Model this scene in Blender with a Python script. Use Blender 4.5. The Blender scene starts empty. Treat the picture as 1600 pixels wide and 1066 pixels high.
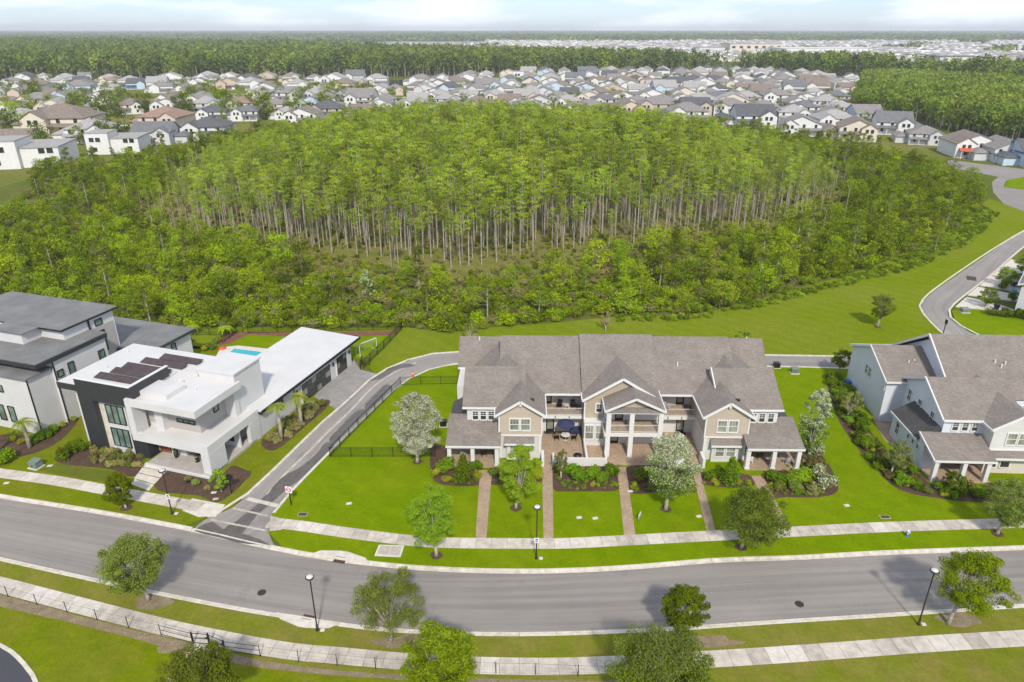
import bpy, math, random
import numpy as np
from mathutils import Vector, Matrix
R = math.radians
C = bpy.context.scene.collection
sc = bpy.context.scene

# ------------------------------------------------------------------ camera, sky, sun, exposure
CAM_H, FOC, PITCH = 45.0, 1109.0, math.atan(486 / 1109.0)
CP, SP = math.cos(PITCH), math.sin(PITCH)
cam = bpy.data.objects.new('camera', bpy.data.cameras.new('camera')); C.objects.link(cam)
cam.location = (0, 0, CAM_H); cam.rotation_euler = (R(90) - PITCH, 0, 0)
cam.data.sensor_width = 36; cam.data.lens = 36 * FOC / 1600
cam.data.clip_start = .5; cam.data.clip_end = 80000
sc.camera = cam
SUN_EL, SUN_DIR = R(43), Vector((-.12, .99, 0)).normalized()     # SUN_DIR: where shadows fall on the ground
W = bpy.data.worlds.new('World'); sc.world = W; W.use_nodes = True
nt = W.node_tree; nt.nodes.clear()
o_ = nt.nodes.new('ShaderNodeOutputWorld'); bg = nt.nodes.new('ShaderNodeBackground')
sky = nt.nodes.new('ShaderNodeTexSky'); sky.sky_type = 'NISHITA'; sky.sun_disc = False
sky.sun_elevation = SUN_EL
sky.sun_rotation = math.atan2(-SUN_DIR.x, -SUN_DIR.y)
sky.air_density = 1.0; sky.dust_density = .3; sky.ozone_density = 2.0
tc = nt.nodes.new('ShaderNodeTexCoord'); mp = nt.nodes.new('ShaderNodeMapping')
mp.inputs['Scale'].default_value = (5, 5, 26); mp.inputs['Location'].default_value = (1.3, .4, .2)
cn = nt.nodes.new('ShaderNodeTexNoise'); cn.inputs['Scale'].default_value = 1.0; cn.inputs['Detail'].default_value = 7; cn.inputs['Roughness'].default_value = .55
cr = nt.nodes.new('ShaderNodeValToRGB'); cr.color_ramp.elements[0].position = .45; cr.color_ramp.elements[1].position = .60
cr.color_ramp.elements[0].color = (.2, .2, .2, 1); cr.color_ramp.elements[1].color = (.95, .95, .95, 1)
cm = nt.nodes.new('ShaderNodeMixRGB'); cm.inputs['Color2'].default_value = (5.6, 5.9, 6.3, 1)
L_ = nt.links.new
L_(tc.outputs['Generated'], mp.inputs['Vector']); L_(mp.outputs['Vector'], cn.inputs['Vector']); L_(cn.outputs['Fac'], cr.inputs['Fac'])
tint = nt.nodes.new('ShaderNodeMixRGB'); tint.blend_type = 'MULTIPLY'; tint.inputs['Fac'].default_value = 1; tint.inputs['Color2'].default_value = (.42, .52, .74, 1)
L_(sky.outputs['Color'], tint.inputs['Color1'])
L_(cr.outputs['Color'], cm.inputs['Fac']); L_(tint.outputs['Color'], cm.inputs['Color1']); L_(cm.outputs['Color'], bg.inputs['Color'])
bg.inputs['Strength'].default_value = .15; L_(bg.outputs['Background'], o_.inputs['Surface'])
sl = bpy.data.lights.new('sun', 'SUN'); sl.energy = 2.8; sl.angle = R(4); sl.color = (1, .94, .84)
so = bpy.data.objects.new('sun', sl); C.objects.link(so); so.location = (0, -30, 90)
_sd = Vector((SUN_DIR.x * math.cos(SUN_EL), SUN_DIR.y * math.cos(SUN_EL), -math.sin(SUN_EL)))
so.rotation_euler = _sd.to_track_quat('-Z', 'Y').to_euler()
vs = sc.view_settings; vs.view_transform = 'Standard'; vs.look = 'None'; vs.exposure = .49; vs.gamma = 1
vs.use_curve_mapping = False

# ------------------------------------------------------------------ measuring helpers (photo sightlines onto real planes)
class Frame:
    """a building's own axes: origin, turn about Z; z/y/x intersect a sightline with a plane of that frame"""
    def __init__(s, ox=0, oy=0, deg=0):
        s.o = Vector((ox, oy, 0)); s.a = R(deg); s.c, s.s = math.cos(s.a), math.sin(s.a)
    def _ray(s, px, py):
        u = (px - 800) / FOC; w = (533 - py) / FOC
        d = Vector((u, CP + w * SP, -SP + w * CP)); p = Vector((0, 0, CAM_H)) - s.o
        return (Vector((p.x * s.c + p.y * s.s, -p.x * s.s + p.y * s.c, p.z)), Vector((d.x * s.c + d.y * s.s, -d.x * s.s + d.y * s.c, d.z)))
    def z(s, px, py, z=0):
        p, d = s._ray(px, py); q = p + d * ((z - p.z) / d.z); return (q.x, q.y)
    def y(s, px, py, y):
        p, d = s._ray(px, py); q = p + d * ((y - p.y) / d.y); return (q.x, q.z)
    def x(s, px, py, x):
        p, d = s._ray(px, py); q = p + d * ((x - p.x) / d.x); return (q.y, q.z)
    def root(s, name): return empty(name, s.o, s.a)
    def local(s, wx, wy):
        dx, dy = wx - s.o.x, wy - s.o.y; return (dx * s.c + dy * s.s, -dx * s.s + dy * s.c)
WF = Frame()
G = WF.z
def GP(pts, z=0): return [G(x, y, z) for x, y in pts]

# ------------------------------------------------------------------ object helpers
def tag(o, label=None, cat=None, group=None, kind=None):
    if label: o['label'] = label
    if cat: o['category'] = cat
    if group: o['group'] = group
    if kind: o['kind'] = kind
    return o
def empty(name, loc, rz=0):
    o = bpy.data.objects.new(name, None); C.objects.link(o); o.location = loc; o.rotation_euler = (0, 0, rz)
    o.empty_display_size = .5; return o
def link(name, me, parent=None, loc=None, rz=None):
    o = bpy.data.objects.new(name, me); C.objects.link(o)
    if parent: o.parent = parent
    if loc is not None: o.location = loc
    if rz is not None: o.rotation_euler = (0, 0, rz)
    return o
def copy_tree(o, parent=None):
    c = o.copy(); C.objects.link(c); c.parent = parent
    for ch in o.children: copy_tree(ch, c)
    return c
class MB:
    def __init__(s): s.v = []; s.f = []; s.m = []; s.k = 0
    def face(s, pts):
        n = len(s.v); s.v += [tuple(p) for p in pts]; s.f.append(tuple(range(n, n + len(pts)))); s.m.append(s.k); return s
    def b(s, x0, x1, y0, y1, z0, z1):
        if x0 > x1: x0, x1 = x1, x0
        if y0 > y1: y0, y1 = y1, y0
        if z0 > z1: z0, z1 = z1, z0
        n = len(s.v)
        s.v += [(x0, y0, z0), (x1, y0, z0), (x1, y1, z0), (x0, y1, z0), (x0, y0, z1), (x1, y0, z1), (x1, y1, z1), (x0, y1, z1)]
        for q in ((0, 3, 2, 1), (4, 5, 6, 7), (0, 1, 5, 4), (1, 2, 6, 5), (2, 3, 7, 6), (3, 0, 4, 7)):
            s.f.append(tuple(n + i for i in q)); s.m.append(s.k)
        return s
    def prism(s, poly, z0, z1, bottom=False):
        a = sum(poly[i][0] * poly[(i + 1) % len(poly)][1] - poly[(i + 1) % len(poly)][0] * poly[i][1] for i in range(len(poly)))
        if a < 0: poly = poly[::-1]
        n = len(s.v); k = len(poly)
        s.v += [(p[0], p[1], z0) for p in poly] + [(p[0], p[1], z1) for p in poly]
        s.f.append(tuple(n + k + i for i in range(k))); s.m.append(s.k)
        for i in range(k):
            j = (i + 1) % k; s.f.append((n + i, n + j, n + k + j, n + k + i)); s.m.append(s.k)
        if bottom: s.f.append(tuple(n + k - 1 - i for i in range(k))); s.m.append(s.k)
        return s
    def slab(s, top, t):
        n = len(s.v); k = len(top)
        nz = (Vector(top[1]) - Vector(top[0])).cross(Vector(top[2]) - Vector(top[0])).z
        if nz < 0: top = top[::-1]
        s.v += [tuple(p) for p in top] + [(p[0], p[1], p[2] - t) for p in top]
        s.f.append(tuple(n + i for i in range(k))); s.f.append(tuple(n + k + k - 1 - i for i in range(k))); s.m += [s.k, s.k]
        for i in range(k):
            j = (i + 1) % k; s.f.append((n + j, n + i, n + k + i, n + k + j)); s.m.append(s.k)
        return s
    def bar(s, p, q, w, h):
        p, q = Vector(p), Vector(q); d = (q - p)
        if d.length < 1e-6: return s
        d.normalize(); up = Vector((0, 0, 1)) if abs(d.z) < .95 else Vector((0, 1, 0))
        r = d.cross(up).normalized(); u = r.cross(d).normalized(); n = len(s.v)
        for e in (p, q):
            for a, c in ((-1, -1), (1, -1), (1, 1), (-1, 1)): s.v.append(tuple(e + r * a * w / 2 + u * c * h / 2))
        for f in ((0, 1, 2, 3), (7, 6, 5, 4), (0, 4, 5, 1), (1, 5, 6, 2), (2, 6, 7, 3), (3, 7, 4, 0)):
            s.f.append(tuple(n + i for i in f)); s.m.append(s.k)
        return s
    def tube(s, pts, rad, n=8, cap=True):
        rings = []; pts = [Vector(p) for p in pts]
        if not hasattr(rad, '__len__'): rad = [rad] * len(pts)
        ref = None
        for i, p in enumerate(pts):
            d = (pts[min(i + 1, len(pts) - 1)] - pts[max(i - 1, 0)]).normalized()
            if ref is None: ref = d.orthogonal().normalized()
            r = (ref - d * ref.dot(d)).normalized(); ref = r; u = d.cross(r)
            b0 = len(s.v); rings.append(b0)
            for k in range(n):
                a = 2 * math.pi * k / n; s.v.append(tuple(p + (r * math.cos(a) + u * math.sin(a)) * rad[i]))
        for i in range(len(rings) - 1):
            for k in range(n):
                a, b_ = rings[i] + k, rings[i] + (k + 1) % n
                s.f.append((a, b_, b_ + rings[i + 1] - rings[i], a + rings[i + 1] - rings[i])); s.m.append(s.k)
        if cap:
            s.f.append(tuple(rings[0] + n - 1 - k for k in range(n))); s.f.append(tuple(rings[-1] + k for k in range(n))); s.m += [s.k, s.k]
        return s
    def cyl(s, x, y, z0, z1, r0, r1=None, n=12): return s.tube([(x, y, z0), (x, y, z1)], [r0, r0 if r1 is None else r1], n)
    def lathe(s, x, y, prof, n=14):   # prof: list of (r, z)
        return s.tube([(x, y, z) for r, z in prof], [max(r, .001) for r, z in prof], n)
    def mesh(s, name, mats, smooth=False):
        me = bpy.data.meshes.new(name); me.from_pydata(s.v, [], s.f)
        for m in (mats if isinstance(mats, (list, tuple)) else [mats]): me.materials.append(m)
        if isinstance(mats, (list, tuple)) and len(mats) > 1: me.polygons.foreach_set('material_index', s.m)
        if smooth: me.polygons.foreach_set('use_smooth', [True] * len(me.polygons))
        me.update(); return me
    def build(s, name, mats, parent=None, smooth=False, loc=None, rz=None):
        return link(name, s.mesh(name, mats, smooth), parent, loc, rz)

# ------------------------------------------------------------------ materials
def nmat(name):
    m = bpy.data.materials.new(name); m.use_nodes = True; n = m.node_tree; return m, n, n.nodes['Principled BSDF']
def add(n, t, **kw):
    x = n.nodes.new(t)
    for k, v in kw.items(): setattr(x, k, v)
    return x
def col4(c): return (c[0], c[1], c[2], 1)
def mixc(n, fac, a, b, mode='MIX'):
    x = add(n, 'ShaderNodeMixRGB', blend_type=mode)
    for sock, val in ((x.inputs['Fac'], fac), (x.inputs['Color1'], a), (x.inputs['Color2'], b)):
        if isinstance(val, bpy.types.NodeSocket): n.links.new(val, sock)
        elif isinstance(val, (int, float)): sock.default_value = val
        else: sock.default_value = col4(val)
    return x.outputs['Color']
def noise(n, scale, detail=4, rough=.55, vec=None, lo=.35, hi=.65):
    t = add(n, 'ShaderNodeTexNoise'); t.inputs['Scale'].default_value = scale; t.inputs['Detail'].default_value = detail; t.inputs['Roughness'].default_value = rough
    if vec is not None: n.links.new(vec, t.inputs['Vector'])
    mr = add(n, 'ShaderNodeMapRange'); mr.inputs['From Min'].default_value = lo; mr.inputs['From Max'].default_value = hi
    n.links.new(t.outputs['Fac'], mr.inputs['Value']); return mr.outputs['Result']
def pos(n): return add(n, 'ShaderNodeNewGeometry').outputs['Position']
def scaled(n, vec, s):
    m = add(n, 'ShaderNodeMapping'); m.inputs['Scale'].default_value = s; n.links.new(vec, m.inputs['Vector']); return m.outputs['Vector']
def bump(n, bs, h, strength, dist=.05):
    b = add(n, 'ShaderNodeBump'); b.inputs['Strength'].default_value = strength; b.inputs['Distance'].default_value = dist
    n.links.new(h, b.inputs['Height']); n.links.new(b.outputs['Normal'], bs.inputs['Normal'])
def plain(name, c, rough=.6, metal=0, var=.06, scale=.8, spec=None):
    m, n, b = nmat(name); v = pos(n)
    c2 = tuple(max(0, x * (1 - var * 2.2)) for x in c)
    o = mixc(n, noise(n, scale, 6, .6, v), c2, c); n.links.new(o, b.inputs['Base Color'])
    b.inputs['Roughness'].default_value = rough; b.inputs['Metallic'].default_value = metal
    if spec is not None: b.inputs['Specular IOR Level'].default_value = spec
    return m
def grass(name, a, b_, dry, dryamt=.5, sc1=.12):
    m, n, b = nmat(name); v = pos(n)
    o = mixc(n, noise(n, .35, 5, .6, v), a, b_)
    d = noise(n, sc1, 6, .65, v, 1 - dryamt - .18, 1 - dryamt + .22)
    o = mixc(n, d, o, dry)
    o = mixc(n, noise(n, 2.6, 3, .6, v, .3, .7), o, mixc(n, 1.0, o, (.80, .82, .74), 'MULTIPLY'))
    o = mixc(n, noise(n, .9, 6, .7, v, .36, .64), mixc(n, 1.0, o, (.84, .86, .8), 'MULTIPLY'), o)
    mw_ = add(n, 'ShaderNodeTexWave', wave_type='BANDS', bands_direction='DIAGONAL'); mw_.inputs['Scale'].default_value = .16; mw_.inputs['Distortion'].default_value = 1.2; mw_.inputs['Detail'].default_value = 1; n.links.new(v, mw_.inputs['Vector'])
    o = mixc(n, mw_.outputs['Fac'], o, mixc(n, 1.0, o, (.93, .94, .9), 'MULTIPLY'))
    f = noise(n, 14, 4, .7, v, .3, .7)
    o = mixc(n, f, mixc(n, 1.0, o, (.6, .62, .55), 'MULTIPLY'), o)
    n.links.new(o, b.inputs['Base Color']); b.inputs['Roughness'].default_value = 1; b.inputs['Specular IOR Level'].default_value = 0
    bump(n, b, f, .6, .06); return m
M = {}
M['lawn'] = grass('lawn', (.215, .325, .001), (.255, .36, .002), (.33, .37, .012), .38)
M['verge'] = grass('verge', (.215, .29, .004), (.26, .31, .006), (.31, .28, .04), .45, .2)
M['dryverge'] = grass('dry_verge', (.23, .30, .012), (.28, .30, .022), (.36, .28, .085), .5, .3)
M['meadow'] = grass('meadow', (.22, .30, .004), (.26, .325, .008), (.31, .32, .05), .45, .05)
M['ybed'] = grass('yellow_lawn', (.17, .23, .02), (.2, .25, .03), (.22, .21, .05), .5, .4)
M['farlawn'] = grass('far_lawn', (.16, .21, .02), (.22, .25, .04), (.32, .28, .11), .5, .02)
M['tallgrass'] = grass('tall_grass', (.17, .27, .006), (.24, .34, .012), (.26, .27, .04), .45, .3)
def floor_mat():
    m, n, b = nmat('forest_floor'); v = pos(n)
    o = mixc(n, noise(n, .03, 6, .6, v), (.07, .085, .012), (.19, .16, .06))
    o = mixc(n, noise(n, .25, 5, .7, v), o, (.09, .13, .008))
    far = noise(n, .0012, 8, .62, v, .42, .6)
    ln = add(n, 'ShaderNodeVectorMath', operation='LENGTH'); n.links.new(v, ln.inputs[0])
    mr = add(n, 'ShaderNodeMapRange'); mr.inputs['From Min'].default_value = 700; mr.inputs['From Max'].default_value = 1500
    n.links.new(ln.outputs['Value'], mr.inputs['Value'])
    fo = mixc(n, far, (.045, .07, .03), (.08, .105, .045))
    o = mixc(n, mr.outputs['Result'], o, fo)
    n.links.new(o, b.inputs['Base Color']); b.inputs['Roughness'].default_value = 1; b.inputs['Specular IOR Level'].default_value = .05; return m
M['floor'] = floor_mat()
def mulch(name, a, c):
    m, n, b = nmat(name); v = pos(n)
    t = add(n, 'ShaderNodeTexVoronoi'); t.inputs['Scale'].default_value = 9; n.links.new(v, t.inputs['Vector'])
    o = mixc(n, t.outputs['Distance'], a, c); o = mixc(n, noise(n, .9, 5, .7, v), o, mixc(n, 1.0, o, (.62, .62, .6), 'MULTIPLY'))
    n.links.new(o, b.inputs['Base Color']); b.inputs['Roughness'].default_value = 1; bump(n, b, t.outputs['Distance'], .8, .05); return m
M['mulch'] = mulch('mulch', (.055, .03, .016), (.15, .085, .05))
M['redmulch'] = mulch('red_mulch', (.16, .065, .035), (.27, .12, .07))
M['soil'] = mulch('bare_soil', (.22, .16, .09), (.33, .26, .16))
def asphalt(name, base, uv=True, dark=.8):
    m, n, b = nmat(name); v = pos(n)
    o = mixc(n, noise(n, .09, 6, .6, v, .3, .7), tuple(x * dark for x in base), base)
    if uv:
        u = add(n, 'ShaderNodeUVMap').outputs['UV']
        o = mixc(n, noise(n, 1.0, 5, .6, scaled(n, u, (.035, 1.5, 1)), .38, .64), o, mixc(n, 1.0, o, (.80, .80, .82), 'MULTIPLY'))
        o = mixc(n, noise(n, .22, 5, .7, v, .58, .78), o, mixc(n, 1.0, o, (.70, .69, .68), 'MULTIPLY'))
        o = mixc(n, noise(n, 1.0, 3, .5, scaled(n, u, (.012, .8, 1)), .5, .66), o, mixc(n, 1.0, o, (.86, .86, .88), 'MULTIPLY'))
        ck = add(n, 'ShaderNodeTexVoronoi', feature='DISTANCE_TO_EDGE'); ck.inputs['Scale'].default_value = .11
        wv = add(n, 'ShaderNodeTexNoise'); wv.inputs['Scale'].default_value = .6; n.links.new(v, wv.inputs['Vector'])
        va = add(n, 'ShaderNodeVectorMath', operation='ADD'); n.links.new(v, va.inputs[0]); n.links.new(mixc(n, 1.0, wv.outputs['Color'], (4, 4, 4), 'MULTIPLY'), va.inputs[1])
        n.links.new(va.outputs[0], ck.inputs['Vector'])
        cm_ = add(n, 'ShaderNodeMapRange'); cm_.inputs['From Min'].default_value = 0; cm_.inputs['From Max'].default_value = .004
        cm_.inputs['To Min'].default_value = .45; cm_.inputs['To Max'].default_value = 0; n.links.new(ck.outputs['Distance'], cm_.inputs['Value'])
        o = mixc(n, cm_.outputs['Result'], o, mixc(n, 1.0, o, (.7, .7, .7), 'MULTIPLY'))
    g = noise(n, 30, 3, .7, v, .2, .8)
    o = mixc(n, g, mixc(n, 1.0, o, (.82, .82, .82), 'MULTIPLY'), o)
    n.links.new(o, b.inputs['Base Color']); b.inputs['Roughness'].default_value = .85; bump(n, b, g, .25, .01); return m
M['road'] = asphalt('asphalt', (.335, .298, .258))
M['alley'] = asphalt('alley_asphalt', (.36, .325, .285))
M['wet'] = plain('wet_asphalt', (.13, .112, .095), .35, var=.15, scale=2)
M['conc'] = plain('concrete', (.60, .53, .44), .85, var=.13, scale=1.3)
M['conc2'] = plain('concrete_worn', (.53, .465, .385), .85, var=.16, scale=1.1)
M['conc3'] = plain('concrete_pale', (.66, .60, .51), .85, var=.1, scale=1.6)
M['kerb'] = plain('kerb_concrete', (.66, .60, .49), .85, var=.14, scale=1.5)
M['white'] = plain('white_stucco', (.60, .585, .565), .75, var=.03, scale=.5)
M['whiteroof'] = plain('white_roof_membrane', (.62, .605, .575), .6, var=.04, scale=.35)
M['trim'] = plain('white_trim', (.68, .665, .63), .5, var=.02)
M['greywall'] = plain('taupe_stucco', (.42, .385, .35), .8, var=.04)
M['black'] = plain('charcoal_panel', (.035, .037, .042), .45, var=.12, scale=2)
M['blackmetal'] = plain('black_metal', (.018, .018, .02), .4, .3, var=.05)
M['darkroof'] = plain('dark_grey_roof', (.20, .197, .185), .75, var=.12, scale=.5)
M['bronze'] = plain('bronze_metal', (.05, .04, .035), .45, .4)
M['wood'] = plain('orange_wood', (.33, .09, .025), .45, var=.25, scale=6)
M['tile'] = plain('porch_tile', (.46, .42, .38), .6, var=.08, scale=1.5)
M['solar'] = plain('solar_panel', (.085, .055, .05), .35, .1, var=.2, scale=1.0)
M['redplastic'] = plain('orange_plastic', (.75, .09, .03), .4)
M['bluefab'] = plain('navy_fabric', (.03, .04, .10), .9)
M['grayfab'] = plain('grey_cushion', (.45, .42, .40), .9)
M['green_box'] = plain('green_painted_steel', (.19, .24, .20), .5, .2)
M['rust'] = plain('rusty_iron', (.12, .06, .045), .7, .3, var=.25, scale=8)
M['lampglass'] = plain('lamp_lens', (.62, .6, .56), .3)
M['bark'] = plain('bark', (.20, .16, .12), .95, var=.25, scale=5)
M['palebark'] = plain('pale_bark', (.47, .41, .32), .95, var=.22, scale=3)
M['redroof'] = plain('red_awning', (.55, .10, .04), .6)
M['bluebin'] = plain('blue_plastic', (.02, .12, .38), .45)
M['skybin'] = plain('light_blue_plastic', (.03, .25, .42), .45)
M['signred'] = plain('sign_red', (.62, .03, .04), .4)
M['signwhite'] = plain('sign_white', (.82, .82, .82), .4)
def pool_water():
    m, n, b = nmat('pool_water'); b.inputs['Base Color'].default_value = (.02, .38, .42, 1); b.inputs['Roughness'].default_value = .04
    bump(n, b, noise(n, 2.5, 3, .6, pos(n)), .15, .03); return m
M['pool'] = pool_water()
def pond():
    m, n, b = nmat('pond_water'); b.inputs['Base Color'].default_value = (.10, .11, .11, 1); b.inputs['Roughness'].default_value = .08
    bump(n, b, noise(n, .6, 3, .6, pos(n)), .2, .05); return m
M['pond'] = pond()
def glass(name, c, rough=.06):
    m, n, b = nmat(name); v = pos(n)
    n.links.new(mixc(n, noise(n, .7, 2, .5, v), c, tuple(x * .45 for x in c)), b.inputs['Base Color'])
    b.inputs['Roughness'].default_value = rough; b.inputs['Specular IOR Level'].default_value = .9; return m
M['glass'] = glass('window_glass', (.045, .05, .045))
M['greenglass'] = glass('tinted_glass', (.20, .29, .23), .1)
M['blind'] = glass('window_with_blinds', (.33, .34, .27), .12)
def shingle(name, a, c):
    m, n, b = nmat(name); v = pos(n)
    # staggered shingle courses: tiny tabs with their own tone, plus broad weathering
    br = add(n, 'ShaderNodeTexBrick'); br.inputs['Scale'].default_value = 1.0; br.inputs['Brick Width'].default_value = .33; br.inputs['Row Height'].default_value = .14
    br.inputs['Mortar Size'].default_value = .008; br.inputs['Color1'].default_value = col4(a); br.inputs['Color2'].default_value = col4(c); br.inputs['Mortar'].default_value = col4(tuple(x * .6 for x in a))
    sep = add(n, 'ShaderNodeSeparateXYZ'); n.links.new(v, sep.inputs[0]); cmb = add(n, 'ShaderNodeCombineXYZ')
    ad = add(n, 'ShaderNodeMath', operation='ADD'); n.links.new(sep.outputs['X'], ad.inputs[0]); n.links.new(sep.outputs['Y'], ad.inputs[1])
    n.links.new(ad.outputs[0], cmb.inputs['X']); zz = add(n, 'ShaderNodeMath', operation='MULTIPLY'); zz.inputs[1].default_value = 1.8
    n.links.new(sep.outputs['Z'], zz.inputs[0]); n.links.new(zz.outputs[0], cmb.inputs['Y']); n.links.new(cmb.outputs[0], br.inputs['Vector'])
    o = mixc(n, noise(n, .5, 7, .7, v), mixc(n, 1.0, br.outputs['Color'], (.80, .79, .78), 'MULTIPLY'), br.outputs['Color'])
    o = mixc(n, noise(n, 7, 3, .7, v, .2, .8), mixc(n, 1.0, o, (.78, .78, .78), 'MULTIPLY'), o)
    n.links.new(o, b.inputs['Base Color']); b.inputs['Roughness'].default_value = .95; bump(n, b, br.outputs['Fac'], .3, -.02); return m
M['shingle'] = shingle('roof_shingles', (.245, .21, .178), (.315, .272, .232))
M['shingle_dark'] = shingle('dark_shingles', (.075, .072, .07), (.10, .095, .09))
def siding(name, c, vertical=False, period=.16):
    m, n, b = nmat(name); v = pos(n)
    w = add(n, 'ShaderNodeTexWave', wave_type='BANDS', bands_direction='X' if vertical else 'Z', wave_profile='SAW')
    w.inputs['Scale'].default_value = .314 / (period if not vertical else .4); n.links.new(v, w.inputs['Vector'])
    o = mixc(n, noise(n, .6, 5, .6, v), tuple(x * .93 for x in c), c)
    o = mixc(n, noise(n, 1, 1, 0, v) if False else w.outputs['Fac'], mixc(n, 1.0, o, (.9, .9, .9), 'MULTIPLY'), o)
    n.links.new(o, b.inputs['Base Color']); b.inputs['Roughness'].default_value = .6; bump(n, b, w.outputs['Fac'], .5, .015); return m
M['sidewhite'] = siding('white_lap_siding', (.66, .64, .61))
M['sidebeige'] = siding('beige_siding', (.52, .43, .34))
M['sidetan'] = siding('tan_batten_siding', (.44, .37, .27), True)
M['sideshade'] = siding('sky_shaded_siding', (.66, .68, .72))  # bluish sky-lit shade of the side walls put into the siding colour
M['creamwall'] = siding('cream_siding', (.66, .58, .49))
def pavers(name, a, c, sc_=1):
    m, n, b = nmat(name); v = pos(n)
    br = add(n, 'ShaderNodeTexBrick'); br.inputs['Scale'].default_value = sc_; br.inputs['Brick Width'].default_value = .22; br.inputs['Row Height'].default_value = .11
    br.inputs['Mortar Size'].default_value = .006; br.inputs['Color1'].default_value = col4(a); br.inputs['Color2'].default_value = col4(c); br.inputs['Mortar'].default_value = col4(tuple(x * .5 for x in a))
    n.links.new(v, br.inputs['Vector'])
    o = mixc(n, noise(n, .8, 5, .65, v), mixc(n, 1.0, br.outputs['Color'], (.78, .77, .75), 'MULTIPLY'), br.outputs['Color'])
    n.links.new(o, b.inputs['Base Color']); b.inputs['Roughness'].default_value = .85; bump(n, b, br.outputs['Fac'], .3, -.01); return m
M['paver'] = pavers('brick_pavers', (.38, .27, .175), (.50, .37, .25))
M['greypaver'] = pavers('grey_pavers', (.30, .28, .26), (.37, .35, .32))
def leaf(name, a, c, tr=.3, var=.5, rnd=.35):
    m, n, b = nmat(name); oi = add(n, 'ShaderNodeObjectInfo'); v = pos(n)
    o = mixc(n, noise(n, var, 4, .6, v, .32, .68), a, c)
    mr = add(n, 'ShaderNodeMapRange'); mr.inputs['To Min'].default_value = 1 - rnd; mr.inputs['To Max'].default_value = 1 + rnd; n.links.new(oi.outputs['Random'], mr.inputs['Value'])
    hs = add(n, 'ShaderNodeHueSaturation'); n.links.new(o, hs.inputs['Color']); n.links.new(mr.outputs['Result'], hs.inputs['Value'])
    mh = add(n, 'ShaderNodeMapRange'); mh.inputs['To Min'].default_value = .485; mh.inputs['To Max'].default_value = .512
    fr = add(n, 'ShaderNodeMath', operation='FRACT'); mu = add(n, 'ShaderNodeMath', operation='MULTIPLY'); mu.inputs[1].default_value = 7.31
    n.links.new(oi.outputs['Random'], mu.inputs[0]); n.links.new(mu.outputs[0], fr.inputs[0]); n.links.new(fr.outputs[0], mh.inputs['Value']); n.links.new(mh.outputs['Result'], hs.inputs['Hue'])
    n.links.new(hs.outputs['Color'], b.inputs['Base Color']); b.inputs['Roughness'].default_value = .8; b.inputs['Specular IOR Level'].default_value = .04
    t = add(n, 'ShaderNodeBsdfTranslucent'); n.links.new(hs.outputs['Color'], t.inputs['Color']); mx = add(n, 'ShaderNodeMixShader'); mx.inputs['Fac'].default_value = tr
    n.links.new(b.outputs['BSDF'], mx.inputs[1]); n.links.new(t.outputs['BSDF'], mx.inputs[2]); n.links.new(mx.outputs['Shader'], n.nodes['Material Output'].inputs['Surface'])
    return m
M['lf_cyp'] = leaf('cypress_leaves', (.19, .275, .010), (.36, .44, .035), .22, .25, .42)
M['lf_brush'] = leaf('brush_leaves', (.135, .19, .001), (.31, .40, .003), .2, .15, .45)
M['lf_dark'] = leaf('dark_leaves', (.07, .10, .003), (.14, .185, .006), .15, .3, .35)
M['lf_pine'] = leaf('pine_needles', (.11, .155, .004), (.19, .25, .01), .15, .3, .35)
M['lf_dry'] = leaf('dry_brush_leaves', (.24, .22, .06), (.36, .30, .13), .2, .3, .3)
M['lf_oak'] = leaf('oak_leaves', (.14, .19, .022), (.25, .32, .045), .3, 1.2, .15)
M['lf_lime'] = leaf('lime_leaves', (.22, .34, .012), (.35, .47, .03), .35, 1.2, .12)
M['lf_pale'] = leaf('pale_leaves', (.52, .53, .35), (.76, .74, .58), .3, 1.5, .12)
M['lf_shrub'] = leaf('shrub_leaves', (.12, .22, .006), (.20, .34, .012), .3, 2, .3)
M['lf_yel'] = leaf('yellow_leaves', (.30, .32, .02), (.45, .42, .03), .3, 2, .2)
M['lf_olive'] = leaf('olive_leaves', (.17, .20, .04), (.27, .29, .075), .3, 2, .3)
M['lf_rust'] = leaf('reddish_leaves', (.12, .07, .03), (.20, .12, .05), .3, 2, .25)
M['lf_far'] = leaf('far_wood_leaves', (.10, .14, .03), (.19, .24, .05), .2, .02, .3)
M['lf_farlight'] = leaf('light_wood_leaves', (.16, .23, .02), (.28, .36, .04), .25, .02, .25)
M['lf_palm'] = leaf('palm_fronds', (.22, .27, .03), (.33, .38, .05), .3, 2, .2)

# ------------------------------------------------------------------ geometry helpers for the land
def spline(pts, step=1.2):
    P = [Vector((p[0], p[1])) for p in pts]; P = [P[0] * 2 - P[1]] + P + [P[-1] * 2 - P[-2]]; out = []
    for i in range(1, len(P) - 2):
        a, b, c, d = P[i - 1], P[i], P[i + 1], P[i + 2]; n = max(2, int((c - b).length / step))
        for k in range(n):
            t = k / n
            out.append(.5 * ((2 * b) + (c - a) * t + (2 * a - 5 * b + 4 * c - d) * t * t + (3 * b - a - 3 * c + d) * t ** 3))
    out.append(P[-2]); return out
def offset(line, d):
    out = []
    for i, p in enumerate(line):
        t = (line[min(i + 1, len(line) - 1)] - line[max(i - 1, 0)]).normalized(); out.append(p + Vector((-t.y, t.x)) * d)
    return out
def resample(line, step):
    out = [line[0]]; acc = 0
    for i in range(1, len(line)):
        a, b = line[i - 1], line[i]; L = (b - a).length; s = step - acc
        while s <= L and L > 0: out.append(a.lerp(b, s / L)); s += step
        acc = (acc + L) % step if L else acc
    return out
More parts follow.
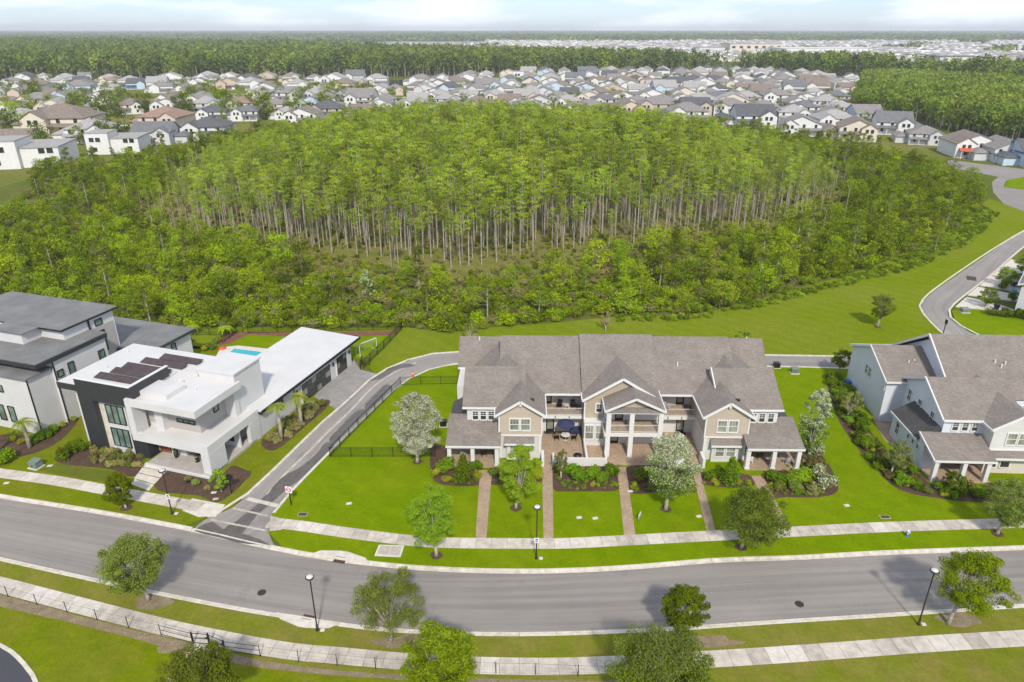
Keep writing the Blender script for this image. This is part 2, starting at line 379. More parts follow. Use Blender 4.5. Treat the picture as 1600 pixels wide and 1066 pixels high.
def strip_mesh(name, A, B, z0, z1, mat, parent=None, kind='structure', n_across=1):
    """a sheet between two edge lines (same count), with skirts down to z0 and UV in metres"""
    n = min(len(A), len(B)); v = []; f = []; uv = []
    d = 0; D = [0]
    for i in range(1, n): d += ((A[i] - A[i - 1]).length + (B[i] - B[i - 1]).length) / 2; D.append(d)
    for i in range(n): v += [(A[i].x, A[i].y, z1), (B[i].x, B[i].y, z1), (A[i].x, A[i].y, z0), (B[i].x, B[i].y, z0)]
    for i in range(n - 1):
        a = 4 * i; f += [(a, a + 4, a + 5, a + 1), (a + 2, a + 6, a + 4, a), (a + 1, a + 5, a + 7, a + 3)]
    me = bpy.data.meshes.new(name); me.from_pydata(v, [], f); me.materials.append(mat); ul = me.uv_layers.new(name='UVMap')
    for p in me.polygons:
        for li in p.loop_indices:
            vi = me.loops[li].vertex_index; i = vi // 4; w = (A[i] - B[i]).length; ul.data[li].uv = (D[i], 0 if vi % 2 == 0 else w)
    me.update(); o = link(name, me, parent)
    if kind and not parent: o['kind'] = kind
    return o
def pair(A, B, n=60):
    def rs(Ln):
        seg = [0]
        for i in range(1, len(Ln)): seg.append(seg[-1] + (Ln[i] - Ln[i - 1]).length)
        out = []; j = 0
        for k in range(n):
            t = seg[-1] * k / (n - 1)
            while j < len(seg) - 2 and seg[j + 1] < t: j += 1
            u = (t - seg[j]) / max(1e-9, seg[j + 1] - seg[j]); out.append(Ln[j].lerp(Ln[j + 1], min(1, u)))
        return out
    return rs(A), rs(B)
def pieces(name, line, w, step, gap, z0, z1, mats, parent, seed=1, side=1):
    """paving slabs or kerb lengths laid along a line, one object each"""
    rnd = random.Random(seed); P = resample(line, step); Q = offset(P, w * side)
    for i in range(len(P) - 1):
        a, b, c, d = P[i], P[i + 1], Q[i + 1], Q[i]; g = gap / step; dz = rnd.uniform(-.004, .004)
        a, b, c, d = a.lerp(b, g), b.lerp(a, g), c.lerp(d, g), d.lerp(c, g)
        MB().prism([a, b, c, d], z0, z1 + dz).build(name, rnd.choice(mats), parent)
ZB, ZR, ZL = -.13, -.10, 0.0
def sheet(name, px, z, mat, smooth=True, kind='structure', world=False, step=1.0, jit=0, seed=0, z0=None):
    P = [Vector(p) for p in (px if world else GP(px))]
    if smooth:
        n = len(P); Q = []
        for i in range(n):
            a, b, c, d = P[i - 1], P[i], P[(i + 1) % n], P[(i + 2) % n]; k = max(2, int((c - b).length / step)); k = min(k, 60)
            for j in range(k):
                t = j / k; Q.append(.5 * ((2 * b) + (c - a) * t + (2 * a - 5 * b + 4 * c - d) * t * t + (3 * b - a - 3 * c + d) * t ** 3))
        P = Q
    if jit:
        r = random.Random(seed); P = [p + Vector((r.uniform(-jit, jit), r.uniform(-jit, jit))) for p in P]
    o = MB().prism([(p.x, p.y) for p in P], ZB - .02 if z0 is None else z0, z).build(name, mat)
    o['kind'] = kind; return o
def inpoly(x, y, P):
    c = False; n = len(P)
    for i in range(n):
        x1, y1 = P[i]; x2, y2 = P[i - 1]
        if (y1 > y) != (y2 > y) and x < (x2 - x1) * (y - y1) / (y2 - y1) + x1: c = not c
    return c

# ------------------------------------------------------------------ THE LAND
MB().prism([(-26000, -300), (26000, -300), (26000, 36000), (-26000, 36000)], -1.5, ZB).build('ground', M['floor'])['kind'] = 'structure'
# lawns
front_edge = spline(GP([(-420, 694), (-240, 727), (-60, 764), (0, 777), (150, 801), (299, 829), (400, 852.5), (494, 871), (575, 882), (681, 891), (806, 894.5), (900, 893), (1003, 887), (1125, 877), (1250, 873), (1383, 865.5), (1600, 857.5), (1700, 852), (1900, 843), (2200, 832)]))
near_edge = spline(GP([(-420, 784), (-240, 818), (-60, 856), (0, 870), (172, 908), (300, 934), (400, 952.5), (478, 964), (587, 979), (712, 986), (850, 987), (1033, 980), (1200, 969), (1383, 957.7), (1600, 943), (1700, 935), (1900, 921), (2200, 904)]))
A_, B_ = pair(near_edge, front_edge, 150)
strip_mesh('road', A_, B_, ZB - .02, ZR, M['road'])
kf = tag(empty('kerb', (0, 0, 0)), kind='structure'); kn = tag(empty('kerb', (0, 0, 0)), kind='structure')
# kerbs: gutter pan + raised kerb, broken at the alley mouth
GX = [G(300, 829)[0], G(436, 858)[0]]
def kerb_run(line, side, parent, skip=None, seed=1):
    rnd = random.Random(seed); P = resample(line, 3.0)
    for i in range(len(P) - 1):
        a, b = P[i], P[i + 1]; mid = (a + b) / 2; t = (b - a).normalized(); nrm = Vector((-t.y, t.x)) * side
        low = skip and skip[0] < mid.x < skip[1]
        a2, b2 = a.lerp(b, .004), b.lerp(a, .004)
        def q(o0, o1, z): return [(a2 + nrm * o0), (b2 + nrm * o0), (b2 + nrm * o1), (a2 + nrm * o1)]
        m = MB(); m.prism(q(-.06, .28, 0), ZB - .01, ZR + .006); m.prism(q(.28, .46, 0), ZB - .01, ZR + .02 if low else .03)
        m.build('kerb_stone', rnd.choice([M['kerb'], M['kerb'], M['conc3']]), parent)
kerb_run(front_edge, 1, kf, GX, 2); kerb_run(near_edge, -1, kn, None, 3)

# big lawn fields (kept apart where the photograph shows other ground between them)
V2 = lambda L: [(p.x, p.y) for p in L]
fo = offset(front_edge, .46); no = offset(near_edge, -.46)
def part_of(line, x0, x1): return [p for p in line if x0 <= p.x <= x1]
xa, xb = G(300, 829)[0], G(428, 853)[0]
# front verge and lawns west of the alley
west = [(p.x, p.y) for p in part_of(fo, -130, xa)]
sheet('lawn', west + [G(326, 806), G(359, 794), G(405, 756), G(504, 660), G(530, 635), G(500, 600), G(420, 560), G(300, 540), G(100, 560), G(-420, 560)], ZL, M['verge'], False, world=True)
east = [(p.x, p.y) for p in part_of(fo, xb, 130)]
LOT = [G(2200, 560), G(1340, 574), G(1200, 574), G(720, 569), G(678, 575), G(648, 585), G(600, 622), G(560, 660), G(510, 709), G(441, 780), G(423, 806), G(419, 831)]
sheet('lawn', east + LOT, ZL, M['lawn'], False, world=True)
# near side: verge strip and park lawn
sheet('lawn', V2(part_of(no, -110, 110)) + [(110, 10), (-110, 10)], ZL, M['dryverge'], False, world=True)
sheet('park_lawn', [(-60, 938), (100, 965), (200, 990), (300, 1016), (420, 1042), (560, 1058), (700, 1066), (820, 1072), (820, 1300), (-400, 1300)], .004, M['verge'], False)
sheet('park_lawn', [(1000, 1062), (1100, 1050), (1300, 1037), (1500, 1024), (1700, 1010), (1900, 1300), (980, 1300)], .004, M['dryverge'], False)
# meadow behind the houses
sheet('meadow', [(-200, 440), (0, 452), (60, 474), (130, 505), (330, 512), (640, 512), (700, 520), (760, 512), (860, 505), (960, 495), (1090, 492), (1280, 442), (1370, 415), (1500, 352), (1545, 310),
      (1600, 330), (1640, 330), (1460, 454), (1442, 470), (1439, 484), (1471, 518), (1497, 537), (1480, 556), (1340, 556), (1190, 554), (720, 549), (660, 554), (620, 570), (588, 585), (560, 560), (470, 545), (0, 545), (-200, 545)], ZL, M['meadow'], False)
# alley and rear lane
alL = spline(GP([(296, 832), (318, 812), (359, 794), (405, 757), (504, 661), (546, 625), (588, 586), (621, 570), (660, 556), (720, 550), (900, 551), (1190, 555), (1340, 557), (1430, 555), (1480, 545), (1494, 534), (1471, 518), (1440, 484), (1443, 469), (1459, 454), (1503, 422.5), (1551, 390.6), (1600, 361), (1650, 335)]), 1.0)
alR = spline(GP([(432, 858), (420, 832), (423, 806), (441, 780), (510, 709), (565, 655), (610, 612), (648, 585), (680, 574), (720, 567), (900, 569), (1212, 572), (1340, 575), (1450, 575), (1545, 560), (1558, 534), (1519, 520), (1487, 499), (1481, 486), (1490, 473.6), (1510, 457.6), (1551, 425.7), (1600, 384), (1650, 350)]), 1.0)
def cut(line, a, b):  # nearest indices to two points
    i = min(range(len(line)), key=lambda k: (line[k] - Vector(a)).length); j = min(range(len(line)), key=lambda k: (line[k] - Vector(b)).length); return line[i:j + 1]
segs = [((296, 832), (432, 858)), ((359, 794), (423, 806)), ((504, 661), (510, 709)), ((588, 586), (610, 612)), ((720, 550), (720, 567)), ((1340, 557), (1340, 575)), ((1494, 534), (1558, 534)), ((1443, 469), (1490, 473.6)), ((1600, 361), (1600, 384)), ((1650, 335), (1650, 350))]
AA, BB = [], []
for (l0, r0), (l1, r1) in zip(segs[:-1], segs[1:]):
    a, b = pair(cut(alL, G(*l0), G(*l1)), cut(alR, G(*r0), G(*r1)), 24); AA += a[:-1] if AA is not None else a; BB += b[:-1]
strip_mesh('lane', AA, BB, ZB - .02, ZR + .003, M['alley'])
kl = tag(empty('kerb', (0, 0, 0)), kind='structure')
for ln, sd, sdd in ((AA, 1, 5), (BB, -1, 6)):
    line = [p for p in ln if p.y > G(360, 794)[1] - 1]
    P = resample(line, 4.0); rnd = random.Random(sdd); Q = offset(P, .32 * sd)
    for i in range(len(P) - 1):
        if P[i].y > 230: continue
        MB().prism([P[i].lerp(P[i + 1], .003), P[i + 1].lerp(P[i], .003), Q[i + 1].lerp(Q[i], .003), Q[i].lerp(Q[i + 1], .003)], ZB, .012).build('kerb_stone', rnd.choice([M['kerb'], M['conc3']]), kl)
# central drainage gutter of the alley
cg = spline(GP([(404, 790), (440, 745), (490, 697), (508, 678), (548, 640), (580, 606), (605, 588), (626, 576), (650, 566)]))
strip_mesh('gutter', offset(cg, .16), offset(cg, -.16), ZR, ZR + .008, M['conc2'])
# wet marks on the lane
wetpx = [[(372, 836), (392, 815), (405, 800), (420, 788), (450, 762), (476, 742), (500, 722), (512, 706), (522, 696), (510, 690), (494, 708), (470, 728), (440, 745), (418, 770), (396, 792), (370, 812), (350, 826)],
         [(520, 694), (545, 668), (560, 655), (572, 640), (560, 640), (545, 652), (530, 668), (515, 684)], [(575, 640), (600, 616), (612, 604), (602, 600), (585, 616), (570, 632)],
         [(570, 592), (600, 578), (622, 568), (648, 570), (620, 577), (592, 592)], [(305, 828), (330, 815), (350, 825), (395, 838), (420, 850), (380, 848), (340, 838)]]
for k, w in enumerate(wetpx):
    sheet('wet_patch', w, ZR + .010 + .002 * k, M['wet'], True, step=.5, jit=.07, seed=k, z0=ZR)
# paint on the alley mouth
for a, b, w in (((386, 778), (437, 790), .55), ((364, 793), (418, 805), .25), ((330, 811), (415, 828), .25)):
    p, q = Vector(G(*a)), Vector(G(*b)); n_ = Vector((-(q - p).y, (q - p).x)).normalized() * w / 2
    MB().prism([p - n_, q - n_, q + n_, p + n_], ZR, ZR + .016).build('road_marking', M['conc'] if w > .4 else M['conc2'])['kind'] = 'structure'
# pavements: slabs one by one
def pavement(px, w, seed, side=-1, step=1.5, mats=None):
    ln = spline(GP(px)); e = tag(empty('pavement', (0, 0, 0)), kind='structure')
    pieces('paving_slab', ln, w, step, .014, ZB, .03, mats or [M['conc'], M['conc'], M['conc2'], M['conc3']], e, seed, side)
    return ln
sw_w = pavement([(-420, 655), (-240, 686), (-60, 721), (0, 732), (90, 744), (168, 758), (295, 781), (345, 790)], 1.55, 11)
sw_e = pavement([(425, 809), (480, 815), (525, 822), (594, 831), (656, 838), (712, 840.5), (848, 841.5), (900, 840.5), (1003, 835), (1119, 829), (1250, 822.5), (1383, 816), (1600, 809), (1700, 804), (1900, 795), (2200, 783)], 1.5, 12)
sw_n = pavement([(-420, 812), (-240, 848), (-60, 888), (0, 901), (172, 945), (295, 975), (450, 1004), (525, 1011), (637, 1021), (759, 1027), (900, 1027.5), (1101, 1017.5), (1250, 1008), (1441, 994), (1600, 984.5), (1700, 978), (1900, 965), (2200, 948)], 1.6, 13)
ln = spline(GP([(285, 797), (340, 806)])); 
sheet('pavement', [(300, 779), (352, 789), (338, 806), (310, 808), (285, 798)], .024, M['conc3'], False)
sheet('pavement', [(423, 806), (440, 811), (440, 828), (421, 830)], .026, M['conc2'], False)
# bare soil under the near fence, worn verge patches
sheet('bare_soil', [(-60, 915), (60, 945), (170, 975), (300, 1006), (420, 1034), (560, 1050), (700, 1058), (900, 1064), (1000, 1062), (1000, 1069), (760, 1068), (560, 1058), (400, 1042), (290, 1020), (160, 985), (0, 948), (-60, 930)], .008, M['soil'], True, jit=.05)
for k, (x, y, rx, ry) in enumerate([(240, 940, 1.6, .8), (635, 1003, 2.6, .7), (1110, 1003, 2.4, .7), (1500, 968, 1.8, .8), (270, 1015, 1.6, .4)]):
    cx, cy = G(x, y); r = random.Random(k)
    sheet('worn_patch', [(cx + rx * math.cos(a) * r.uniform(.7, 1.2), cy + ry * math.sin(a) * r.uniform(.7, 1.2)) for a in [i * .5236 for i in range(12)]], .010, M['soil'], True, world=True, step=.3, jit=.05)
# walk out of the park gate, round drive at the lower left
sheet('path', [(305, 1004), (352, 1020), (338, 1034), (322, 1048), (300, 1068), (270, 1100), (240, 1090), (268, 1052), (290, 1024)], .014, M['conc'], False)
cl = spline(GP([(-60, 990), (0, 1012), (25, 1030), (42, 1050), (52, 1068), (60, 1120), (40, 1200)]))
MB().prism(V2(cl) + [G(-300, 1200), G(-300, 990)], ZB, .006).build('drive', asphalt('drive_asphalt', (.07, .07, .08), False))['kind'] = 'structure'  # tree shade lying over the drive is painted in as dark asphalt colour
strip_mesh('kerb_edge', cl, offset(cl, .3), ZB, .05, M['kerb'])

# ------------------------------------------------------------------ building helpers
def window_y(root, x0, x1, z0, z1, y, fr=None, pane=None, cols=2, rows=2, upper_only=False, fw=.09, side=-1, depth=.10, bars=.03, label=None, split=True):
    """window on a wall facing -y (side=-1) of the building frame: frame > pane"""
    fr = fr or M['trim']; pane = pane or M['glass']; m = MB(); s = side; ya, yb = y, y + s * depth
    m.b(x0 - fw, x0, ya, yb, z0 - fw, z1 + fw); m.b(x1, x1 + fw, ya, yb, z0 - fw, z1 + fw)
    m.b(x0, x1, ya, yb, z1, z1 + fw); m.b(x0, x1, ya, yb + s * .04, z0 - fw, z0)
    yb2 = y + s * (depth - .03); ym = y + s * .03
    zm = (z0 + z1) / 2
    if split: m.b(x0, x1, ym, yb2, zm - .03, zm + .03)
    zlo = zm if (upper_only and split) else z0
    for i in range(1, cols): x = x0 + (x1 - x0) * i / cols; m.b(x - bars / 2, x + bars / 2, ym, yb2, zlo, z1)
    if rows > 1 and upper_only: z = (zm + z1) / 2; m.b(x0, x1, ym, yb2 - s * .002, z - bars / 2, z + bars / 2)
    w = m.build('window', fr, root)
    MB().b(x0, x1, y + s * .004, y + s * .028, z0, z1).build('pane', pane, w); return w
def window_x(root, y0, y1, z0, z1, x, fr=None, pane=None, cols=2, rows=2, upper_only=False, fw=.09, side=1, depth=.10, bars=.03, split=True):
    w = window_y(root, y0, y1, z0, z1, 0, fr, pane, cols, rows, upper_only, fw, -1, depth, bars, None, split)
    # turn the -y facing window onto a wall facing side*x
    for o in [w] + list(w.children):
        me = o.data
        for v in me.vertices:
            a, b, c = v.co; v.co = (x + (-b) * side, a, c)
        if side < 0: me.flip_normals()
        me.update()
    return w
def door_y(root, x0, x1, z0, z1, y, mat, fr=None, glassy=True, side=-1):
    s = side; m = MB(); m.b(x0, x1, y, y + s * .06, z0, z1); d = m.build('door', mat, root)
    f = MB(); fw = .1; fr = fr or M['trim']
    f.b(x0 - fw, x0, y, y + s * .1, z0, z1 + fw); f.b(x1, x1 + fw, y, y + s * .1, z0, z1 + fw); f.b(x0, x1, y, y + s * .1, z1, z1 + fw); f.build('frame', fr, d)
    if glassy: MB().b(x0 + .15, x1 - .15, y + s * .06, y + s * .075, z0 + .35, z1 - .15).build('pane', M['blind'], d)
    MB().b(x1 - .14, x1 - .09, y + s * .06, y + s * .12, z0 + .95, z0 + 1.1).build('handle', M['blackmetal'], d); return d
def gable(root, x0, x1, y0, y1, ze, pitch, axis='y', mat=None, th=.14, trim=M['trim'], ends='both', fascia=True, bw=.12, bh=.26):
    """two roof slopes + white boards; returns ridge height. x0..y1 include the overhang, ze = height at the eaves"""
    mat = mat or M['shingle']
    if axis == 'y':
        xm = (x0 + x1) / 2; zr = ze + (x1 - x0) / 2 * pitch
        MB().slab([(x0, y0, ze), (xm, y0, zr), (xm, y1, zr), (x0, y1, ze)], th).slab([(xm, y0, zr), (x1, y0, ze), (x1, y1, ze), (xm, y1, zr)], th).build('roof', mat, root)
        t = MB(); k = bh / 2 - .02
        if fascia:
            if ends in ('both', 'front'): t.bar((x0 - .05, y0 - .04, ze - k), (xm, y0 - .04, zr - k + .03), bw, bh).bar((xm, y0 - .04, zr - k + .03), (x1 + .05, y0 - .04, ze - k), bw, bh)
            if ends in ('both', 'back'): t.bar((x0, y1 + .04, ze - k), (xm, y1 + .04, zr - k), bw, bh).bar((xm, y1 + .04, zr - k), (x1, y1 + .04, ze - k), bw, bh)
            t.bar((x0 - .06, y0, ze - k), (x0 - .06, y1, ze - k), bw, bh - .04).bar((x1 + .06, y0, ze - k), (x1 + .06, y1, ze - k), bw, bh - .04)
            t.build('fascia', trim, root)
    else:
        ym = (y0 + y1) / 2; zr = ze + (y1 - y0) / 2 * pitch
        MB().slab([(x0, y0, ze), (x1, y0, ze), (x1, ym, zr), (x0, ym, zr)], th).slab([(x0, ym, zr), (x1, ym, zr), (x1, y1, ze), (x0, y1, ze)], th).build('roof', mat, root)
        t = MB(); k = bh / 2 - .02
        if fascia:
            if ends in ('both', 'left'): t.bar((x0 - .04, y0, ze - k), (x0 - .04, ym, zr - k), bw, bh).bar((x0 - .04, ym, zr - k), (x0 - .04, y1, ze - k), bw, bh)
            if ends in ('both', 'right'): t.bar((x1 + .04, y0, ze - k), (x1 + .04, ym, zr - k), bw, bh).bar((x1 + .04, ym, zr - k), (x1 + .04, y1, ze - k), bw, bh)
            if t.v: t.build('fascia', trim, root)
            for q in (y0 - .06, y1 + .06): MB().bar((x0, q, ze - k), (x1, q, ze - k), bw, bh - .04).build('fascia', trim, root)
    return zr
def shed(root, pts, mat=None, th=.12, edge=(0, 1)):
    MB().slab(pts, th).build('roof', mat or M['shingle'], root); p, q = Vector(pts[edge[0]]), Vector(pts[edge[1]])
    d = Vector((0, -.05, -.09)) if abs(p.y - q.y) < abs(p.x - q.x) else Vector((0, 0, -.09))
    MB().bar(p + d, q + d, .12, .2).build('fascia', M['trim'], root)
def gtri(m, x0, x1, y, ze, zr, t=.1):   # gable triangle wall facing -y
    xm = (x0 + x1) / 2; n = len(m.v)
    m.v += [(x0, y, ze), (x1, y, ze), (xm, y, zr), (x0, y + t, ze), (x1, y + t, ze), (xm, y + t, zr)]
    for f in ((0, 1, 2), (5, 4, 3), (0, 2, 5, 3), (2, 1, 4, 5), (0, 3, 4, 1)): m.f.append(tuple(n + i for i in f)); m.m.append(m.k)
def gtrix(m, y0, y1, x, ze, zr, t=.1):
    ym = (y0 + y1) / 2; n = len(m.v)
    m.v += [(x, y0, ze), (x, y1, ze), (x, ym, zr), (x + t, y0, ze), (x + t, y1, ze), (x + t, ym, zr)]
    for f in ((0, 2, 1), (3, 4, 5), (0, 3, 5, 2), (2, 5, 4, 1), (0, 1, 4, 3)): m.f.append(tuple(n + i for i in f)); m.m.append(m.k)
def pickets(root, p, q, z0, z1, mat, gap=.12, rail=.05, name='railing', r=.02):
    m = MB(); p, q = Vector((*p, 0)), Vector((*q, 0)); L = (q - p).length; n = int(L / gap)
    for z in (z0 + .08, z1): m.bar(p + Vector((0, 0, z)), q + Vector((0, 0, z)), rail, rail)
    for i in range(n + 1):
        c = p.lerp(q, i / max(1, n)); m.b(c.x - r / 2, c.x + r / 2, c.y - r / 2, c.y + r / 2, z0, z1 - rail / 2)
    return m.build(name, mat, root)
def vent(root, x, y, z, r=.09, h=.35): MB().cyl(x, y, z - .3, z + h, r, r, 8).build('roof_vent', M['trim'], root)

# ================================================================== TOWNHOUSE ROW (centre)
FT = Frame(12.45, 67, -1.0)          # local x = world x - 12.45, local y = world y - 67
T = FT.root('townhouse_row')
tag(T, 'long white and beige five-unit townhouse with grey shingle roof and double balconies', 'townhouse')
def X(x): return x - 12.45
def Yy(y): return y - 67.0
class TB(MB):
    def w(s, x0, x1, y0, y1, z0, z1): return s.b(X(x0), X(x1), Yy(y0), Yy(y1), z0, z1)
mr = lambda x: 24.9 - x
ZE = 5.75
# main body
TB().w(-1.5, 8.25, 75.0, 88.2, 0, 3.0).w(-1.5, 8.25, 76.5, 88.2, 3.0, ZE + .2).build('wall', M['sidewhite'], T)
TB().w(17.0, 26.4, 75.0, 88.2, 0, 3.0).w(17.0, 26.4, 76.5, 88.2, 3.0, ZE + .2).build('wall', M['sidewhite'], T)
TB().w(8.27, 16.98, 75.2, 88.3, 0, ZE + .2).build('wall', M['sidewhite'], T)
gable(T, X(-1.7), X(8.05), Yy(74.0), Yy(88.6), ZE, .59, 'x', ends='none')
gable(T, X(17.2), X(26.6), Yy(74.0), Yy(88.6), ZE, .59, 'x', ends='none')
gable(T, X(8.1), X(17.15), Yy(73.85), Yy(88.75), ZE + .16, .59, 'x', ends='none')
for q in (-1.5, 26.3): m = TB(); gtrix(m, Yy(74.6), Yy(88.2), X(q), ZE, ZE + 3.9); m.build('wall', M['sidewhite'], T)
for sgn in (0, 1):
    f = (lambda x: x) if not sgn else mr
    # rear end wing
    a, b = sorted((f(-6.8), f(-1.2)))
    TB().w(a, b, 76.0, 87.5, 0, ZE - .1).build('wall', M['sidewhite'], T)
    gable(T, X(min(f(-7.1), f(-1.2))), X(max(f(-7.1), f(-1.2))), Yy(80.9), Yy(88.0), ZE, .78, 'x', ends='none')
    m = TB(); gtrix(m, Yy(81.2), Yy(87.6), X(f(-6.8) - (.1 if sgn else 0)), ZE - .1, ZE + 2.5); m.build('wall', M['sidewhite'], T)
    # cross gable over the stair side
    a, b = sorted((f(-5.3), f(3.75))); gable(T, X(a), X(b), Yy(75.65), Yy(83.0), ZE + .03, .64, 'y', fascia=False)
    # side-gabled front wing
    a, b = sorted((f(-5.2), f(3.3))); TB().w(a, b, 70.7, 81.5, 0, ZE - .05).build('wall', M['sidewhite'], T)
    a, b = sorted((f(-5.7), f(1.5)))
    gable(T, X(a), X(b), Yy(70.4), Yy(81.0), ZE + .08, .50, 'x', ends='none' if not sgn else 'left')
    m = TB(); gtrix(m, Yy(70.7), Yy(80.7), X(f(-5.2) - (.1 if sgn else 0)), ZE, ZE + 2.5); m.build('wall', M['sidewhite'], T); m = TB(); gtrix(m, Yy(70.8), Yy(80.6), X(f(1.3) - (.1 if sgn else 0)), ZE, ZE + 2.45); m.build('wall', M['sidewhite'], T)
    # front gable block: white below, beige above
    a, b = sorted((f(-1.5), f(3.3))); yF = 69.0
    TB().w(a + .08, b - .08, yF + .08, 75.3, 0, 2.95).build('wall', M['sidewhite'], T)
    m = TB(); m.w(a, b, yF, 76.4, 3.12, ZE - .05); gtri(m, X(a), X(b), Yy(yF), ZE - .06, ZE + 1.62); m.build('wall', M['sidebeige'], T)
    t = TB(); t.w(a - .06, b + .06, yF - .07, 75.3, 2.94, 3.13)
    for q in (a, b): t.w(q - .07, q + .09, yF - .06, yF + .12, 3.13, ZE + .02)
    t.w(a, a + .3, yF - .04, yF + .3, 0, 2.94).w(b - .3, b, yF - .04, yF + .3, 0, 2.94); t.build('trim', M['trim'], T)
    gable(T, X(a - .45), X(b + .45), Yy(yF - .4), Yy(77.5), ZE, .64, 'y', ends='front', bw=.12)
    MB().b(X((a + b) / 2) - .12, X((a + b) / 2) + .12, Yy(yF - .36), Yy(yF - .28), ZE + 1.15, ZE + 1.6).build('gable_bracket', M['trim'], T)
    c0 = (a + b) / 2 + (-.05 if not sgn else .05)
    for wx in (-.62, .62): window_y(T, X(c0 + wx) - .47, X(c0 + wx) + .47, 3.75, 5.15, Yy(yF), pane=M['blind'], cols=3, rows=1, upper_only=True, fw=.13)
    # ground-floor bay window with little roof
    TB().w(c0 - 1.5, c0 + 1.5, yF - .35, yF + .1, 0, 2.35).build('wall', M['sidewhite'], T)
    shed(T, [(X(c0 - 1.75), Yy(yF - .75), 2.36), (X(c0 + 1.65), Yy(yF - .75), 2.36), (X(c0 + 1.65), Yy(yF), 2.86), (X(c0 - 1.75), Yy(yF), 2.86)])
    for wx in (-.62, .62): window_y(T, X(c0 + wx) - .45, X(c0 + wx) + .45, .75, 2.1, Yy(yF - .35), pane=M['blind'], cols=3, rows=1, upper_only=True, fw=.12)
    # upstairs triple window of the wing
    cols_ = [-4.25, -3.35, -2.45] if not sgn else [26.75 + .0, 27.75, 28.65]
    if sgn: cols_ = [mr(-4.45), mr(-3.45), mr(-2.45)]
    for wx in cols_: window_y(T, X(wx) - .3, X(wx) + .3, 4.1, 5.15, Yy(70.7), cols=2, rows=2, upper_only=True, fw=.1)
    # porch roof, posts and side lean-to
    a, b = sorted((f(-7.35), f(-1.25)))
    if sgn: a, b = 25.9, 32.2
    shed(T, [(X(a), Yy(66.9), 2.85), (X(b), Yy(66.9), 2.85), (X(b), Yy(71.6), 4.3), (X(a), Yy(71.6), 4.3)])
    TB().w(a + .15, b - .1, 67.0, 67.25, 2.45, 2.72).build('trim', M['trim'], T)
    a2, b2 = sorted((f(-7.1), f(-5.2)))
    TB().w(a2, b2, 71.6, 75.8, 0, 3.6).build('wall', M['sidewhite'], T)
    lo, hi = f(-7.3), f(-5.2)
    MB().slab([(X(lo), Yy(71.5), 3.5), (X(hi), Yy(71.5), 4.6), (X(hi), Yy(76.0), 4.6), (X(lo), Yy(76.0), 3.5)], .12).build('roof', M['shingle_dark'], T)
    sx = [a + .35, (a + b) / 2 - .1 * (1 if sgn else 1), b - .45] if not sgn else [a + .3, (a + b) / 2, b - .45]
    for q in sx:
        m = TB().w(q - .22, q + .22, 67.05, 67.5, .12, 2.5).w(q - .28, q + .28, 67.0, 67.55, .12, .3); m.build('column', M['trim'], T)
    TB().w(a + .1, b - .1, 67.0, 70.7, 0, .12).build('porch_floor', M['paver'], T)
    dx = f(-2.6)
    door_y(T, X(dx) - .5, X(dx) + .5, .14, 2.3, Yy(70.7), M['blackmetal'])
    wx = f(-4.6)
    window_y(T, X(wx) - .5, X(wx) + .5, 1.0, 2.2, Yy(70.7), cols=2, fw=.1)
    wx = f(-6.1)
    window_y(T, X(wx) - .35, X(wx) + .35, 1.0, 2.2, Yy(71.6), cols=2, fw=.1)
    # courtyard: floor, planter stub, balcony
    a, b = sorted((f(3.3), f(8.27)))
    TB().w(a + .1, b, 67.6, 75.0, 0, .06).build('courtyard_floor', M['paver'], T)
    q = f(3.3); TB().w(min(q, q + (.3 if not sgn else -.3)), max(q, q + (.3 if not sgn else -.3)), 67.3, 69.0, 0, 1.15).build('garden_wall', M['trim'], T)
    if not sgn: TB().w(4.55, 8.3, 67.45, 67.65, 0, 1.05).w(4.55, 4.75, 67.65, 68.6, 0, 1.05).build('garden_wall', M['trim'], T)
    else: TB().w(16.6, 19.3, 67.45, 67.65, 0, 1.05).w(16.6, 16.8, 67.65, 68.9, 0, 1.05).build('garden_wall', M['trim'], T)
    TB().w(a, b, 73.55, 76.5, 2.62, 3.02).build('balcony', M['trim'], T)
    TB().w(a, b, 73.7, 76.4, 3.02, 3.05).build('balcony_deck', M['greypaver'] if 0 else M['paver'], T)
    pickets(T, (X(a), Yy(73.65)), (X(b), Yy(73.65)), 3.05, 4.0, M['trim'], .13, .05, r=.018)
    for k in (.35, .68): TB().w(a + (b - a) * k - .04, a + (b - a) * k + .04, 73.45, 73.56, 2.75, 3.0).build('downlight', M['bronze'], T)
    # doors and windows on the back walls of the courtyard and balcony
    da = 4.5 if not sgn else mr(3.9) - .75
    door_y(T, X(da) - .5, X(da) + .5, .08, 2.25, Yy(75.0), M['blackmetal'])
    TB().w(da - .7, da + .7, 74.3, 74.95, .06, .09).build('doormat', M['blackmetal'], T)
    if not sgn:
        door_y(T, X(4.2) - .5, X(4.2) + .5, 3.07, 5.2, Yy(76.5), M['blackmetal'])
        for q in (6.05, 7.75): window_y(T, X(q) - .5, X(q) + .5, 4.2, 5.1, Yy(76.5), fr=M['blackmetal'], cols=1, split=False, fw=.07)
    else:
        door_y(T, X(20.3) - .5, X(20.3) + .5, 3.07, 5.2, Yy(76.5), M['blackmetal'])
        window_y(T, X(18.2) - .5, X(18.2) + .5, 4.2, 5.0, Yy(76.5), fr=M['blackmetal'], cols=1, split=False, fw=.07)
    # tan inner walls of the upper storey
    q = f(3.3)
    TB().w(q - .03, q + .03, 70.0, 76.4, 3.14, ZE).build('wall', M['sidebeige'], T)
